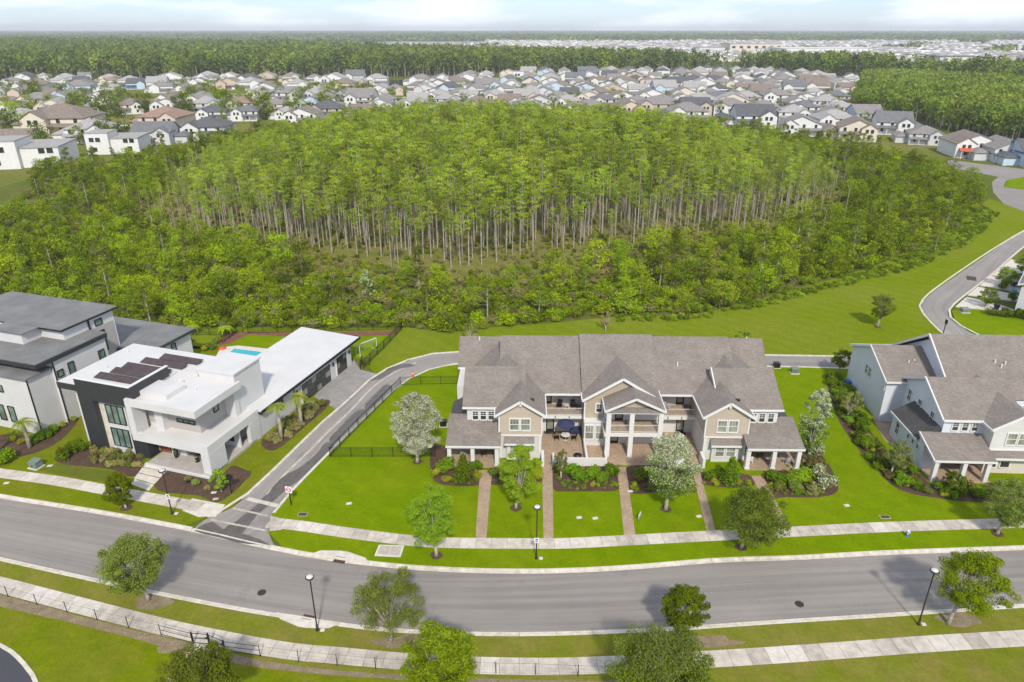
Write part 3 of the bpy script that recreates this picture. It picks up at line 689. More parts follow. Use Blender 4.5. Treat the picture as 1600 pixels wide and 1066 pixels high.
# centre unit
TB().w(8.35, 10.75, 71.8, 75.4, 0, 3.2).build('wall', M['sidewhite'], T)
m = TB(); m.w(8.35, 16.9, 72.6, 75.6, 3.2, ZE); gtri(m, X(8.35), X(16.9), Yy(72.6), ZE - .02, ZE + 2.35); m.build('wall', M['sidetan'], T)
TB().w(8.3, 10.75, 71.7, 72.62, 3.16, 3.32).w(8.3, 8.45, 72.54, 72.72, 3.3, ZE).build('trim', M['trim'], T)
gable(T, X(8.08), X(17.15), Yy(72.2), Yy(80.5), ZE + .12, .62, 'y', ends='front', bw=.13, bh=.28)
window_y(T, X(10.05) - .3, X(10.05) + .3, 4.15, 5.15, Yy(72.6), cols=2, rows=2, upper_only=True, fw=.16)
for q in (8.95, 10.2): window_y(T, X(q) - .45, X(q) + .45, 1.0, 2.75, Yy(71.8), cols=3, rows=1, upper_only=True, fw=.12, pane=M['blind'])
# two-storey entrance porch
TB().w(10.7, 16.9, 72.4, 72.6, 3.2, ZE).build('wall', M['sidewhite'], T)
TB().w(10.75, 16.9, 72.4, 75.4, 0, 3.0).build('wall', M['sidewhite'], T)
TB().w(10.4, 16.95, 69.45, 72.4, 2.7, 3.12).build('balcony', M['trim'], T)
TB().w(10.5, 16.8, 69.6, 72.4, 3.12, 3.15).build('balcony_deck', M['paver'], T)
for p, q in (((10.9, 69.65), (13.3, 69.65)), ((13.6, 69.65), (16.5, 69.65))): pickets(T, (X(p[0]), Yy(p[1])), (X(q[0]), Yy(q[1])), 3.15, 4.1, M['trim'], .13, .05, r=.018)
for q in (10.85, 13.45, 16.7):
    TB().w(q - .26, q + .26, 69.42, 69.95, .06, 5.85).build('column', M['trim'], T)
TB().w(10.5, 17.0, 69.38, 69.98, 5.68, 6.0).build('trim', M['trim'], T)
TB().w(8.4, 16.9, 67.75, 72.4, 0, .06).build('porch_floor', M['paver'], T)
TB().w(8.3, 10.6, 67.5, 67.72, 0, 1.0).w(8.3, 8.52, 67.72, 71.8, 0, 1.0).w(10.5, 10.7, 67.72, 69.3, 0, .9).build('garden_wall', M['trim'], T)
MB().slab([(X(10.45), Yy(69.2), 6.02), (X(17.05), Yy(69.2), 6.02), (X(17.05), Yy(70.1), 6.3), (X(10.45), Yy(70.1), 6.3)], .08).build('roof', M['shingle'], T)
m = TB(); gtri(m, X(10.9), X(16.6), Yy(69.95), 6.1, 7.35); m.build('wall', M['sidetan'], T)
gable(T, X(10.4), X(17.1), Yy(69.3), Yy(74.8), 6.08, .47, 'y', ends='front', bw=.12, bh=.24)
door_y(T, X(12.4) - .5, X(12.4) + .5, 3.17, 5.3, Yy(72.4), M['blackmetal'])
door_y(T, X(12.0) - .5, X(12.0) + .5, .08, 2.35, Yy(72.4), M['blackmetal'])
for q, w in ((14.35, .3), (15.6, .5)): window_y(T, X(q) - w, X(q) + w, 4.3, 5.1, Yy(72.4), fr=M['blackmetal'], cols=1, split=False, fw=.06)
for x, y, z in ((.2, 78.6, 7.6), (-4.5, 84, 8.3), (19.8, 77.5, 7.95), (25, 78.2, 7.9), (30, 84.5, 8.3)): vent(T, X(x), Yy(y), z)
for x, y, z in ((2.2, 70.6, 6.75), (24.4 + 1, 70.9, 6.75)): MB().b(X(x) - .25, X(x) + .25, Yy(y) - .15, Yy(y) + .15, z - .1, z + .12).build('roof_vent', M['bronze'], T)

# ================================================================== RIGHT TOWNHOUSE
FR = Frame(45.6, 65.0, -2.6)
Q = FR.root('townhouse_row')
tag(Q, 'townhouse with bluish shaded siding cut off by the right edge, with brown-grey roof', 'townhouse')
def qb(): return MB()
qb().b(-.2, 9, 12.6, 23.2, 0, ZE).b(1.9, 6, 12.3, 12.6, 0, ZE - .05).build('wall', M['sideshade'], Q)
qb().b(2.0, 12, 3.3, 12.6, 0, ZE).build('wall', M['sideshade'], Q)
m = qb(); m.b(-.2, 2.1, 2.0, 9.5, 0, 3.1); m.build('wall', M['sideshade'], Q)
qb().b(6.0, 26, 7.5, 23.2, 0, ZE).build('wall', M['sideshade'], Q)
gable(Q, 5.3, 27, 8.0, 23.8, ZE, .62, 'x', ends='left', bw=.16, bh=.3)
m = qb(); gtrix(m, 8.5, 23.2, 5.8, ZE, ZE + 4.3); m.build('wall', M['sideshade'], Q)
gable(Q, -.5, 6.6, 12.2, 23.6, ZE, .42, 'x', ends='left')
m = qb(); gtrix(m, 12.6, 23.2, -.2, ZE, ZE + 2.1); m.build('wall', M['sideshade'], Q)
gable(Q, 1.7, 10.5, 3.0, 13.6, ZE + .05, .50, 'x', ends='left', bw=.15, bh=.28)
m = qb(); gtrix(m, 3.3, 13.2, 2.0, ZE, ZE + 2.45); m.build('wall', M['sideshade'], Q)
# front gable blocks of this house
for a, b in ((6.4, 11.6), (17.0, 22.2)):
    o_x = a - 6.4
    qb().b(a, b, 1.6, 8, 0, 3.0).build('wall', M['creamwall'], Q)
    m = qb(); m.b(a - .02, b + .02, 1.5, 9, 3.12, ZE); gtri(m, a, b, 1.5, ZE - .02, ZE + 1.6); m.build('wall', M['sidewhite'], Q)
    qb().b(a - .08, b + .08, 1.42, 8, 2.98, 3.16).build('trim', M['trim'], Q)
    gable(Q, a - .5, b + .5, 1.1, 11.0, ZE, .6, 'y', ends='front')
    for wx in (8.4 + o_x, 9.65 + o_x): window_y(Q, wx - .47, wx + .47, 3.75, 5.1, 1.5, cols=3, rows=1, upper_only=True, fw=.12, pane=M['blind'])
    for wx in (7.2 + o_x, 8.6 + o_x): window_y(Q, wx - .47, wx + .47, .8, 2.2, 1.6, cols=3, rows=1, upper_only=True, fw=.12)
    shed(Q, [(a - .2, .6, 2.5), (b, .6, 2.5), (b, 1.6, 2.95), (a - .2, 1.6, 2.95)])
for q in (12.9, 14.4, 15.9, 23.6, 25.0):
    for z0 in (.9, 4.0): window_y(Q, q - .4, q + .4, z0, z0 + 1.3, 7.5, cols=2, rows=2, upper_only=True, fw=.11)
# front porch and side lean-to
shed(Q, [(-.3, -.6, 2.8), (6.2, -.6, 2.8), (6.2, 3.4, 4.05), (-.3, 3.4, 4.05)])
MB().bar((-.34, -.6, 2.72), (-.34, 3.4, 3.97), .12, .22).build('fascia', M['trim'], Q)
MB().slab([(-.45, 3.35, 3.05), (2.0, 3.35, 4.5), (2.0, 9.8, 4.5), (-.45, 9.8, 3.05)], .12).build('roof', M['shingle_dark'], Q)
MB().bar((-.5, 3.35, 2.97), (-.5, 9.8, 2.97), .1, .2).build('fascia', M['trim'], Q)
MB().slab([(-.3, 2.0, 3.0), (2.0, 2.0, 3.1), (2.0, 3.4, 4.0), (-.3, 3.4, 4.0)], .3).build('wall', M['sideshade'], Q)
for q in (0.1, 3.1, 5.6): qb().b(q - .22, q + .22, -.5, -.05, .12, 2.55).build('column', M['trim'], Q)
qb().b(-.1, 6.3, -.5, 3.3, 0, .12).build('porch_floor', M['paver'], Q); qb().b(-.1, 6.1, -.45, -.2, 2.45, 2.68).build('trim', M['trim'], Q)
window_y(Q, 1.4, 2.4, 1.2, 2.3, 2.0, cols=2); door_y(Q, 4.2, 5.2, .14, 2.3, 3.3, M['blackmetal'])
for wx in (3.3, 4.35, 5.4): window_y(Q, wx - .3, wx + .3, 4.35, 5.3, 3.3, cols=2, rows=2, upper_only=True, fw=.11)
for y0, y1, z0, z1, x in ((10.7, 11.4, 3.9, 5.3, 2.0), (8.2, 8.9, 3.9, 5.3, 2.0), (5.3, 6.0, 3.9, 5.3, 2.0), (7.6, 8.3, 1.0, 2.5, -.2), (17.9, 18.5, 4.0, 5.2, -.2), (16.9, 17.5, 4.0, 5.2, -.2), (12.9, 13.2, 4.3, 4.8, -.2)):
    window_x(Q, y0, y1, z0, z1, x, side=-1, cols=2, fw=.1)
for y in (3.2, 4.3, 5.4): window_x(Q, y - .18, y + .18, 1.9, 2.5, -.2, side=-1, cols=1, split=False, fw=.1)
for x, y, z in ((4, 15.5, 7.0), (3.2, 15.2, 7.0), (11.7, 12.4, 8.6), (12.2, 11.8, 8.3), (12.8, 12.2, 8.5)): vent(Q, x, y, z, .08, .3)
qb().b(9.2, 9.8, 2.2, 2.6, 6.75, 6.95).build('roof_vent', M['bronze'], Q)
# second gable further right
# side path
sheet('side_path', [(1360, 642), (1392, 652), (1396, 680), (1400, 700), (1384, 690), (1370, 668)], .012, M['paver'], False)

# ================================================================== WHITE MODERN HOUSE (left)
FM = Frame(-33.2, 65.63, -18.06)
H = FM.root('modern_house')
tag(H, 'white flat-roofed modern house with charcoal frame, solar panels and long garage wing', 'house')
hb = MB
hb().b(-18.9, -10.95, 1.6, 12.6, 0, 7.55).build('wall', M['white'], H); hb().b(-10.9, -6.3, 7.75, 12.3, 0, 7.5).build('wall', M['white'], H)
hb().b(-20.5, -9.4, 1.5, 12.4, 7.55, 7.95).b(-9.4, -6.45, 7.62, 12.4, 7.55, 7.95).build('roof', M['whiteroof'], H)
hb().b(-20.5, -17.0, .9, 1.5, 7.2, 7.95).b(-20.5, -20.1, 1.5, 12.0, 7.2, 7.549).build('fascia', M['black'], H)
hb().b(-20.45, -17.05, 1.0, 1.6, 7.94, 7.98).build('roof', M['whiteroof'], H)
# charcoal frame
hb().b(-17.0, -14.95, .35, 1.6, 0, 6.7).b(-17.0, -9.25, .35, 1.75, 6.7, 7.93).b(-17.0, -9.25, .35, .62, 7.93, 9.2).b(-9.55, -9.25, .62, 6.2, 7.93, 9.2).build('charcoal_frame', M['black'], H)
hb().b(-17.05, -9.2, .30, .62, 9.2, 9.27).b(-9.58, -9.2, .62, 6.25, 9.2, 9.27).build('coping', M['trim'], H)
hb().b(-14.95, -11.0, 1.0, 1.62, 0, 6.7).build('wall', M['conc3'], H)
hb().b(-13.95, -11.05, .82, 1.0, .0, 6.68).build('trim', M['white'], H)
for z0, z1 in ((.95, 3.2), (3.95, 6.2)):
    w = hb(); xs = [-13.75, -12.95, -12.15, -11.35]
    w.b(xs[0] - .07, xs[-1] + .1, .72, .82, z0 - .07, z0).b(xs[0] - .07, xs[-1] + .1, .72, .82, z1, z1 + .07)
    for q in (-13.82, -12.98, -12.16, -11.34): w.b(q, q + .13, .72, .82, z0, z1)
    w = w.build('window', M['blackmetal'], H)
    for i in range(3): hb().b(-13.69 + i * .83, -12.98 + i * .83, .76, .80, z0, z1).build('pane', M['greenglass'], w)
# upper right volume
hb().b(-9.9, -.5, 0, .35, 7.1, 7.95).b(-.85, -.5, .35, 7.6, 7.1, 7.95).b(-9.9, -.85, .35, 7.6, 7.1, 7.62).build('roof', M['whiteroof'], H)
hb().b(-9.9, -9.1, .02, 1.7, 2.75, 7.1).b(-11.0, -9.9, 1.05, 7.7, 0, 7.1).build('wall', M['white'], H)
hb().b(-9.9, -8.0, 2.3, 7.6, 3.48, 7.1).b(-8.0, -6.9, 1.75, 7.6, 3.48, 7.1).build('wall', M['white'], H)
hb().b(-6.9, -2.6, 2.6, 7.7, 3.48, 7.1).build('wall', M['greywall'], H)
hb().b(-9.3, -8.3, 2.22, 2.3, 4.1, 7.09).build('wall_panel', M['greywall'], H)
hb().b(-6.3, -1.35, 7.62, 12.4, 0, 8.55).build('wall', M['white'], H)
hb().b(-6.45, -1.2, 7.5, 12.6, 8.55, 8.75).build('roof', M['whiteroof'], H)
hb().b(-2.6, -1.2, 6.9, 7.62, 3.48, 7.1).build('wall', M['white'], H)
hb().b(-9.7, -5.6, 1.7, 4.6, 7.62, 8.2).build('roof_curb', M['whiteroof'], H)
hb().b(-7.6, -7.0, 5.6, 6.0, 7.62, 7.95).build('roof_hatch', M['trim'], H)
def yw(x0, y0, x1, y1, plane): (a, b), (c, d) = FM.y(x0, y0, plane), FM.y(x1, y1, plane); return a, c, d, b
a, b, c, d = yw(248, 647.5, 255.5, 654, 2.3); window_y(H, a, b, c, d, 2.3, fr=M['blackmetal'], cols=1, split=False, pane=M['greenglass'], fw=.06)
a, b, c, d = yw(277, 654, 305, 663, 2.6); window_y(H, a, b, c, d, 2.6, fr=M['blackmetal'], cols=3, split=False, pane=M['greenglass'], fw=.07, bars=.1)
window_x(H, 5.0, 5.7, 4.9, 6.6, -2.6, fr=M['blackmetal'], cols=1, split=False, pane=M['greenglass'], fw=.07)
# deck slab over the porch and its walls
hb().b(-9.9, .3, .0, .5, 2.75, 3.75).b(-.25, .3, .5, 8.8, 2.75, 3.75).b(-9.9, -.25, .5, 8.8, 2.75, 3.48).build('deck', M['whiteroof'], H)
hb().b(-.75, .32, -.02, 2.6, 0, 2.75).build('wall', M['white'], H); hb().b(-.2, .32, 6.9, 8.8, 0, 2.75).build('wall', M['white'], H)
hb().b(-10.9, -8.85, .75, 2.2, 0, 2.75).build('charcoal_panel', M['black'], H)
hb().b(-8.3, .32, -.35, 7.9, 0, .28).build('porch_floor', M['tile'], H)
hb().b(-8.45, .35, -.6, -.33, 0, .24).build('porch_step', M['white'], H)
hb().b(-8.85, -5.2, 2.2, 2.4, .28, 2.75).b(-5.2, -5.0, 2.2, 5.6, .28, 2.75).b(-5.2, -.2, 5.6, 5.8, .28, 2.75).build('wall', M['white'], H)
d = hb().b(-8.6, -7.35, 2.08, 2.19, .29, 2.6).build('door', M['wood'], H)
hb().b(-7.6, -7.55, 1.98, 2.08, .9, 2.0).build('handle', M['blackmetal'], d)
for k in range(5): hb().b(-8.55, -7.65, 2.05, 2.08, .5 + k * .42, .8 + k * .42).build('door_panel', M['wood'], d)
hb().b(-4.2, -1.0, 5.5, 5.6, 1.0, 2.5).build('window', M['blackmetal'], H)
hb().b(-7.2, -7.1, 2.1, 2.2, .3, 2.7).build('downspout', M['blackmetal'], H)
# side wall windows
for y, z in ((3.0, 5.2), (3.0, 1.2)): window_x(H, y, y + .9, z, z + .8, -18.9, fr=M['blackmetal'], cols=1, split=False, side=-1)
# garage wing
hb().b(-8.2, .25, 12.0, 30.3, 0, 3.35).b(-2.0, .25, 8.2, 12.0, 0, 3.35).build('wall', M['white'], H)
MB().slab([(-9.0, 8.8, 3.95), (.75, 8.8, 3.6), (.75, 32.2, 3.6), (-9.0, 32.2, 3.95)], .18).build('roof', M['whiteroof'], H)
hb().b(.72, .9, 8.8, 32.3, 3.3, 3.6).b(-9.0, .72, 32.2, 32.3, 3.35, 3.7).b(.3, .72, 8.82, 32.1, 3.22, 3.3).build('gutter', M['blackmetal'], H)
hb().b(.25, .75, 8.85, 9.0, 3.05, 3.3).build('gutter_end', M['blackmetal'], H)
for y0, y1 in ((17.6, 24.6), (26.2, 29.0)):
    g = hb().b(.22, .30, y0, y1, 0, 2.65).build('garage_opening', M['bronze'], H)
    hb().b(.26, .36, y0 - .15, y0, 0, 2.8).b(.26, .36, y1, y1 + .15, 0, 2.8).b(.26, .36, y0, y1, 2.65, 2.8).build('frame', M['trim'], g)
    n = 6 if y1 - y0 > 4 else 3
    for i in range(n):
        for j in range(3):
            a = y0 + .1 + (y1 - y0 - .2) * i / n; b = y0 + .02 + (y1 - y0 - .2) * (i + 1) / n
            hb().b(.30, .325, a, b, .15 + j * .82, .9 + j * .82).build('pane', M['blind'] if (i * 2 + j) % 5 == 1 else M['glass'], g)
window_x(H, 12.9, 13.5, 1.6, 2.9, .25, fr=M['blackmetal'], cols=1, split=False, pane=M['greenglass'])
for y in (16.6, 25.4, 29.8): hb().b(.25, .42, y - .08, y + .08, 1.9, 2.4).build('wall_lamp', M['blackmetal'], H)
hb().b(.26, .34, 16.0, 16.1, 0, 3.3).build('downspout', M['blackmetal'], H)
# solar panels: five rows
for r in range(5):
    x0 = [-17.3, -16.6, -16.3, -15.3, -13.9][r] + .1; y0 = [3.2, 4.6, 6.1, 7.9, 9.5][r]; x1 = [-11.0, -10.2, -9.7, -8.9, -8.0][r]
    if r == 0: y0 = 3.0
    n = max(5, int((x1 - x0) / 1.06)); wd = (x1 - x0) / n
    pd = 1.08
    rt = empty('solar_array', (0, 0, 0)); rt.location = FM.o + Vector((x0 * FM.c - y0 * FM.s, x0 * FM.s + y0 * FM.c, 7.95)); rt.rotation_euler = (0, 0, FM.a)
    tag(rt, ['front row of dark solar panels, half hidden behind the charcoal parapet', 'second row of dark solar panels behind the charcoal parapet', 'middle row of the five dark solar panel rows on the white roof', 'fourth row of dark solar panels from the front of the white roof', 'rearmost row of dark solar panels, furthest back on the white roof'][r], 'solar panel', 'rows of solar panels on the white roof')
    for i in range(n):
        MB().slab([(i * wd + .01, 0, .12), ((i + 1) * wd - .01, 0, .12), ((i + 1) * wd - .01, pd, .36), (i * wd + .01, pd, .36)], .04).build('solar_panel', M['solar'], rt)
    MB().bar((0, .2, .05), (n * wd, .2, .05), .05, .12).bar((0, .98, .15), (n * wd, .98, .15), .05, .28).build('rack', M['trim'], rt)
for x, y in ((-17.9, 5.6), (-4.2, 4.6), (-19, 10)): vent(H, x, y, 7.9 if x < -10 else 7.6, .06, .5)

# ================================================================== DARK-ROOFED HOUSE (far left)
D = FM.root('modern_house')
tag(D, 'white three-level house with dark grey flat roofs at the left edge', 'house')
hb().b(-40, -25.2, .9, 4.2, 0, 7.5).b(-40, -24.75, 4.2, 12.0, 0, 8.6).b(-45, -27.3, 8.5, 16.3, 0, 10.5).b(-40, -22.4, 16.0, 24.0, 0, 4.7).build('wall', M['white'], D)
hb().b(-27.29, -27.2, 12.3, 15.9, 4.8, 9.0).build('wall', M['greywall'], D)
hb().b(-41, -24.9, .5, 4.6, 7.5, 7.72).build('roof', M['darkroof'], D)
hb().b(-41, -24.5, 1.9, 12.2, 8.98, 9.1).build('roof', M['darkroof'], D); hb().b(-41, -24.45, 1.85, 12.25, 8.45, 8.98).build('fascia', M['black'], D)
hb().b(-46, -26.9, 8.0, 16.9, 10.65, 10.75).b(-36, -30.5, 5.6, 8.0, 10.55, 10.7).build('roof', M['darkroof'], D); hb().b(-46, -26.85, 7.95, 16.95, 10.45, 10.65).build('fascia', M['blackmetal'], D)
hb().b(-45, -31, 5.9, 8.5, 0, 10.5).build('wall', M['white'], D)
hb().b(-41, -21.9, 15.6, 24.6, 4.98, 5.1).build('roof', M['darkroof'], D); hb().b(-41, -21.85, 15.55, 24.65, 4.65, 4.98).build('fascia', M['black'], D)
for q in (-33.1, -31.4, -29.7): window_y(D, q, q + .9, 1.2, 3.2, .9, fr=M['blackmetal'], cols=1, split=False, pane=M['greenglass'], fw=.08)
for q in (-34.5, -33.3, -31.9, -30.4): window_y(D, q, q + .8, 5.2, 6.0, .9, fr=M['blackmetal'], cols=1, split=False, pane=M['greenglass'], fw=.07)
for y0, y1, z0, z1, x in ((4.5, 5.2, 6.2, 6.95, -24.75), (6.1, 6.8, 5.3, 7.3, -24.75), (10.6, 11.4, 4.9, 7.0, -24.75), (13.2, 14.2, 5.5, 8.3, -27.2), (13.3, 14.3, 9.2, 9.9, -27.3), (20.2, 20.9, 3.2, 4.2, -22.4)):
    window_x(D, y0, y1, z0, z1, x, fr=M['blackmetal'], cols=1, split=(z1 - z0) > 2.2, pane=M['greenglass'], fw=.08)
for q in ((-25.22, .85, 7.5), (-24.72, 4.15, 8.4)): hb().b(q[0] - .04, q[0] + .06, q[1] - .04, q[1] + .08, 0, q[2]).build('downspout', M['blackmetal'], D)
hb().b(-27.3, -27.1, 12.2, 12.35, 4, 10.4).build('downspout', M['blackmetal'], D)
# low white roof peeping out at the very left
e = FM.root('outbuilding'); tag(e, 'low white-roofed building behind the dark-roofed house at the left edge', 'building')
hb().b(-62, -46.6, 16, 26, 0, 3.4).build('wall', M['white'], e); hb().b(-62.4, -46.2, 15.6, 26.4, 3.4, 3.6).build('roof', M['whiteroof'], e)
hb().b(-46.6, -46.52, 19, 21, .8, 2.4).build('window', M['glass'], e)

# ================================================================== VEGETATION
def leaves_mesh(name, clumps, per, size, mats, seed, up=.45, p2=0, squash=1.0, upper2=False, fold=False):
    """clumps: (x, y, z, rx, ry, rz). Leaf-sized faces spread through each clump, denser towards its skin"""
    rg = np.random.RandomState(seed); cl = np.array(clumps, dtype=float); n = len(cl) * per
    idx = np.repeat(np.arange(len(cl)), per); d = rg.normal(size=(n, 3)); d /= np.linalg.norm(d, axis=1)[:, None]
    r = rg.uniform(.25, 1, n) ** .5 * rg.uniform(.8, 1.15, n)
    c = cl[idx, :3] + d * r[:, None] * cl[idx, 3:6]
    nr = d * .7 + rg.normal(size=(n, 3)) * .55; nr[:, 2] += up; nr /= np.linalg.norm(nr, axis=1)[:, None]
    a = np.cross(nr, rg.normal(size=(n, 3))); a /= np.linalg.norm(a, axis=1)[:, None]; b = np.cross(nr, a)
    s = size * rg.uniform(.6, 1.3, n)[:, None]; a = a * s * .5; b = b * s * .34
    v = np.stack([c - a, c + b * .9 - a * .1, c + a, c - b * .9 + a * .1], axis=1).reshape(-1, 3)
    me = bpy.data.meshes.new(name); me.vertices.add(4 * n); me.vertices.foreach_set('co', v.astype(np.float32).ravel())
    me.loops.add(4 * n); me.loops.foreach_set('vertex_index', np.arange(4 * n, dtype=np.int32)); me.polygons.add(n)
    me.polygons.foreach_set('loop_start', np.arange(0, 4 * n, 4, dtype=np.int32)); me.polygons.foreach_set('loop_total', np.full(n, 4, dtype=np.int32))
    for m in mats: me.materials.append(m)
    if len(mats) > 1:
        mi = (rg.rand(n) < (p2 * (np.clip((c[:, 2] - cl[:, 2].min()) / max(.1, np.ptp(cl[:, 2])), .15, 1) * 1.3 if upper2 else 1))).astype(np.int32); me.polygons.foreach_set('material_index', mi)
    me.update(calc_edges=True); return me
def limbs_mesh(name, base_h, tips, r0, mat, rnd, lean=(0, 0), n=7):
    m = MB(); top = Vector((lean[0], lean[1], base_h))
    m.tube([(0, 0, -.1), (lean[0] * .2 + .02, lean[1] * .2, base_h * .35), top], [r0 * 1.35, r0, r0 * .78], n)
    for t in tips:
        t = Vector(t); mid = top.lerp(t, .5) + Vector((rnd.uniform(-.12, .12), rnd.uniform(-.12, .12), rnd.uniform(0, .15))) * (t - top).length * .5
        m.tube([top - Vector((0, 0, base_h * rnd.uniform(0, .22))), mid, t], [r0 * .55, r0 * .32, r0 * .08], 5, False)
    return m.mesh(name, mat, True)
def street_tree(name, px, py, top, left, right, label, cat, group=None, leafm='lf_oak', m2=None, p2=0, h0=.32, seed=1, per=110, nclump=60, size=.135, bark='palebark', shape='round', ring=True, wx=None, cutoff=1.0):
    """base at a photo pixel; the photo's outline gives height and spread"""
    rnd = random.Random(seed); x, y = G(px, py) if wx is None else wx
    _, ztop = WF.y(px, top, y); w = abs(WF.y(right, (py + top) / 2, y)[0] - WF.y(left, (py + top) / 2, y)[0]) / 2
    ztop = ztop * .97; cx = (left + right) / 2; offx = WF.y(cx, (py + top) / 2, y)[0] - WF.y(px, (py + top) / 2, y)[0]; offx = max(-.5 * w, min(.5 * w, offx)) if wx is None else 0
    z0 = ztop * h0; hh = (ztop - z0) / 2; cz = z0 + hh; cl = []
    lob = [(rnd.uniform(0, 6.28), rnd.uniform(-.7, .8), rnd.uniform(.7, 1.12)) for _ in range(9)]
    for i in range(nclump):
        a = rnd.uniform(0, 6.28); e = rnd.uniform(-.95, 1); rr = rnd.uniform(.35, 1) ** .6
        k = max((max(0, math.cos(a - l[0])) * (1 - abs(e - l[1]) * .5)) * l[2] for l in lob); k = .62 + .45 * k
        if shape == 'cone': prof = math.cos(e * 1.25) * (1 - .45 * e) * .85
        elif shape == 'vase': prof = math.sqrt(max(0, 1 - e * e)) * (1 + .35 * e) * .95
        else: prof = math.sqrt(max(.05, 1 - e * e))
        s = w * rnd.uniform(.15, .30); q = (w - s * .8) * prof * rr * k * 1.06
        cl.append((offx + q * math.cos(a), q * math.sin(a), cz + e * (hh - s * .5), s, s, s * .75))
    for i in range(nclump // 5):
        a = rnd.uniform(0, 6.28); e = rnd.uniform(-.7, 1.05); q = w * math.sqrt(max(.05, 1 - min(1, e * e))) * rnd.uniform(.84, 1.0); s = w * rnd.uniform(.08, .14)
        cl.append((offx + q * math.cos(a), q * math.sin(a), cz + e * hh, s * 1.4, s * 1.4, s))
    mats = [M[leafm]] + ([M[m2]] if m2 else [])
    r = empty(name, (x, y, 0)); tag(r, label, cat, group)
    link('crown', leaves_mesh('crown', cl, int(per * 1.8), size, mats, seed, p2=p2, upper2=True), r)
    tips = [cl[i][:3] for i in range(0, len(cl), max(1, len(cl) // 14))]
    link('trunk', limbs_mesh('trunk', z0 * .95, tips, .045 + ztop * .016, M[bark], rnd, (offx * .3, 0)), r)
    if ring:
        mm = MB(); pts = [(x + (.55 + rnd.uniform(-.08, .1)) * math.cos(k * .524), y + (.55 + rnd.uniform(-.08, .1)) * math.sin(k * .524)) for k in range(12)]
        mm.prism(pts, -.02, .035).build('mulch_ring', M['mulch'])['kind'] = 'structure'
    return r
ST = street_tree
ST('oak_tree', 232, 938, 840, 170, 274, 'broad green oak casting a shadow on the road, left of the bottom verge', 'tree', 'young street oaks', seed=3, h0=.22, nclump=110, per=120, leafm='lf_oak', m2='lf_olive', p2=.3, ring=False)
ST('oak_tree', 611, 1000, 898, 556, 668, 'sparse lopsided oak on the near verge between lamp post and road middle', 'tree', 'young street oaks', seed=8, h0=.2, nclump=62, per=110, leafm='lf_oak', m2='lf_olive', p2=.25, ring=False)
ST('oak_tree', 1063, 1000, 917, 1026, 1099, 'small dark oak with thin pale trunk on the near verge, right of centre', 'tree', 'young street oaks', seed=5, h0=.28, nclump=95, per=90, leafm='lf_dark', ring=False)
ST('oak_tree', 1481, 975, 868, 1443, 1553, 'fresh green oak beside the lamp post at the lower right', 'tree', 'young street oaks', seed=6, h0=.3, nclump=90, per=130, leafm='lf_brush', ring=False)
ST('street_tree', 682, 868, 760, 636, 718, 'light green leafy tree on the far verge beside the paved utility pad', 'tree', seed=7, h0=.2, nclump=100, per=130, leafm='lf_lime')
ST('oak_tree', 1158, 856, 765, 1117, 1223, 'dense dark green oak on the far verge below the right entrance path', 'tree', 'young street oaks', seed=9, h0=.2, nclump=120, per=130, leafm='lf_oak', m2='lf_dark', p2=.4)
ST('oak_tree', 1558, 834, 750, 1526, 1612, 'grey-green oak on the far verge in front of the right-hand townhouse', 'tree', 'young street oaks', seed=10, h0=.22, nclump=90, per=120, leafm='lf_oak', m2='lf_olive', p2=.5)
ST('lawn_tree', 806, 794, 694, 778, 847, 'pointed light green tree on the lawn between the two left brick paths', 'tree', seed=11, h0=.16, nclump=90, per=120, shape='cone', leafm='lf_lime', size=.14)
ST('flowering_tree', 1040, 796, 680, 1000, 1087, 'white-flowering tree on the small lawn in front of the entrance porch', 'tree', seed=12, h0=.2, nclump=100, per=130, leafm='lf_shrub', m2='lf_pale', p2=.58, size=.14)
ST('flowering_tree', 652, 722, 612, 613, 692, 'pale silvery tree standing against the black yard fence', 'tree', seed=13, h0=.14, nclump=100, per=130, shape='round', leafm='lf_pale', m2='lf_olive', p2=.35, size=.14)
ST('young_tree', 197, 794, 738, 168, 214, 'small bright green tree on the verge in front of the white modern house', 'tree', seed=14, h0=.15, nclump=75, per=90, leafm='lf_brush')
ST('young_tree', 346, 768, 735, 329, 362, 'tiny round tree in the mulch bed at the corner of the modern porch', 'tree', seed=15, h0=.25, nclump=26, per=110, leafm='lf_lime', ring=False)
ST('park_oak', 1371, 511, 460, 1352, 1392, 'lone dark round oak in the open meadow', 'tree', seed=16, h0=.3, nclump=60, per=120, leafm='lf_dark', m2='lf_olive', p2=.4)
ST('young_tree', 1310, 584, 546, 1294, 1329, 'small round dark tree by the lane behind the right-hand townhouse', 'tree', seed=17, h0=.3, nclump=36, per=110, leafm='lf_dark', ring=False)
ST('flowering_tree', 1264, 712, 605, 1240, 1290, 'tall narrow white-flowering tree at the right end of the long townhouse', 'tree', seed=18, h0=.06, nclump=60, per=130, leafm='lf_shrub', m2='lf_pale', p2=.6, size=.14, ring=False)
ST('garden_tree', 1323, 655, 610, 1308, 1345, 'slim olive tree in the upper part of the long shrub bed', 'tree', 'slim olive trees in the long shrub bed', seed=19, h0=.3, nclump=26, per=90, leafm='lf_olive', ring=False)
ST('garden_tree', 1391, 742, 690, 1372, 1420, 'slim olive tree in the lower part of the long shrub bed', 'tree', 'slim olive trees in the long shrub bed', seed=20, h0=.3, nclump=32, per=90, leafm='lf_olive', ring=False)
ST('garden_tree', 1484, 772, 738, 1470, 1502, 'dark rounded tree in front of the right townhouse porch', 'tree', seed=21, h0=.25, nclump=36, per=110, leafm='lf_dark', ring=False)
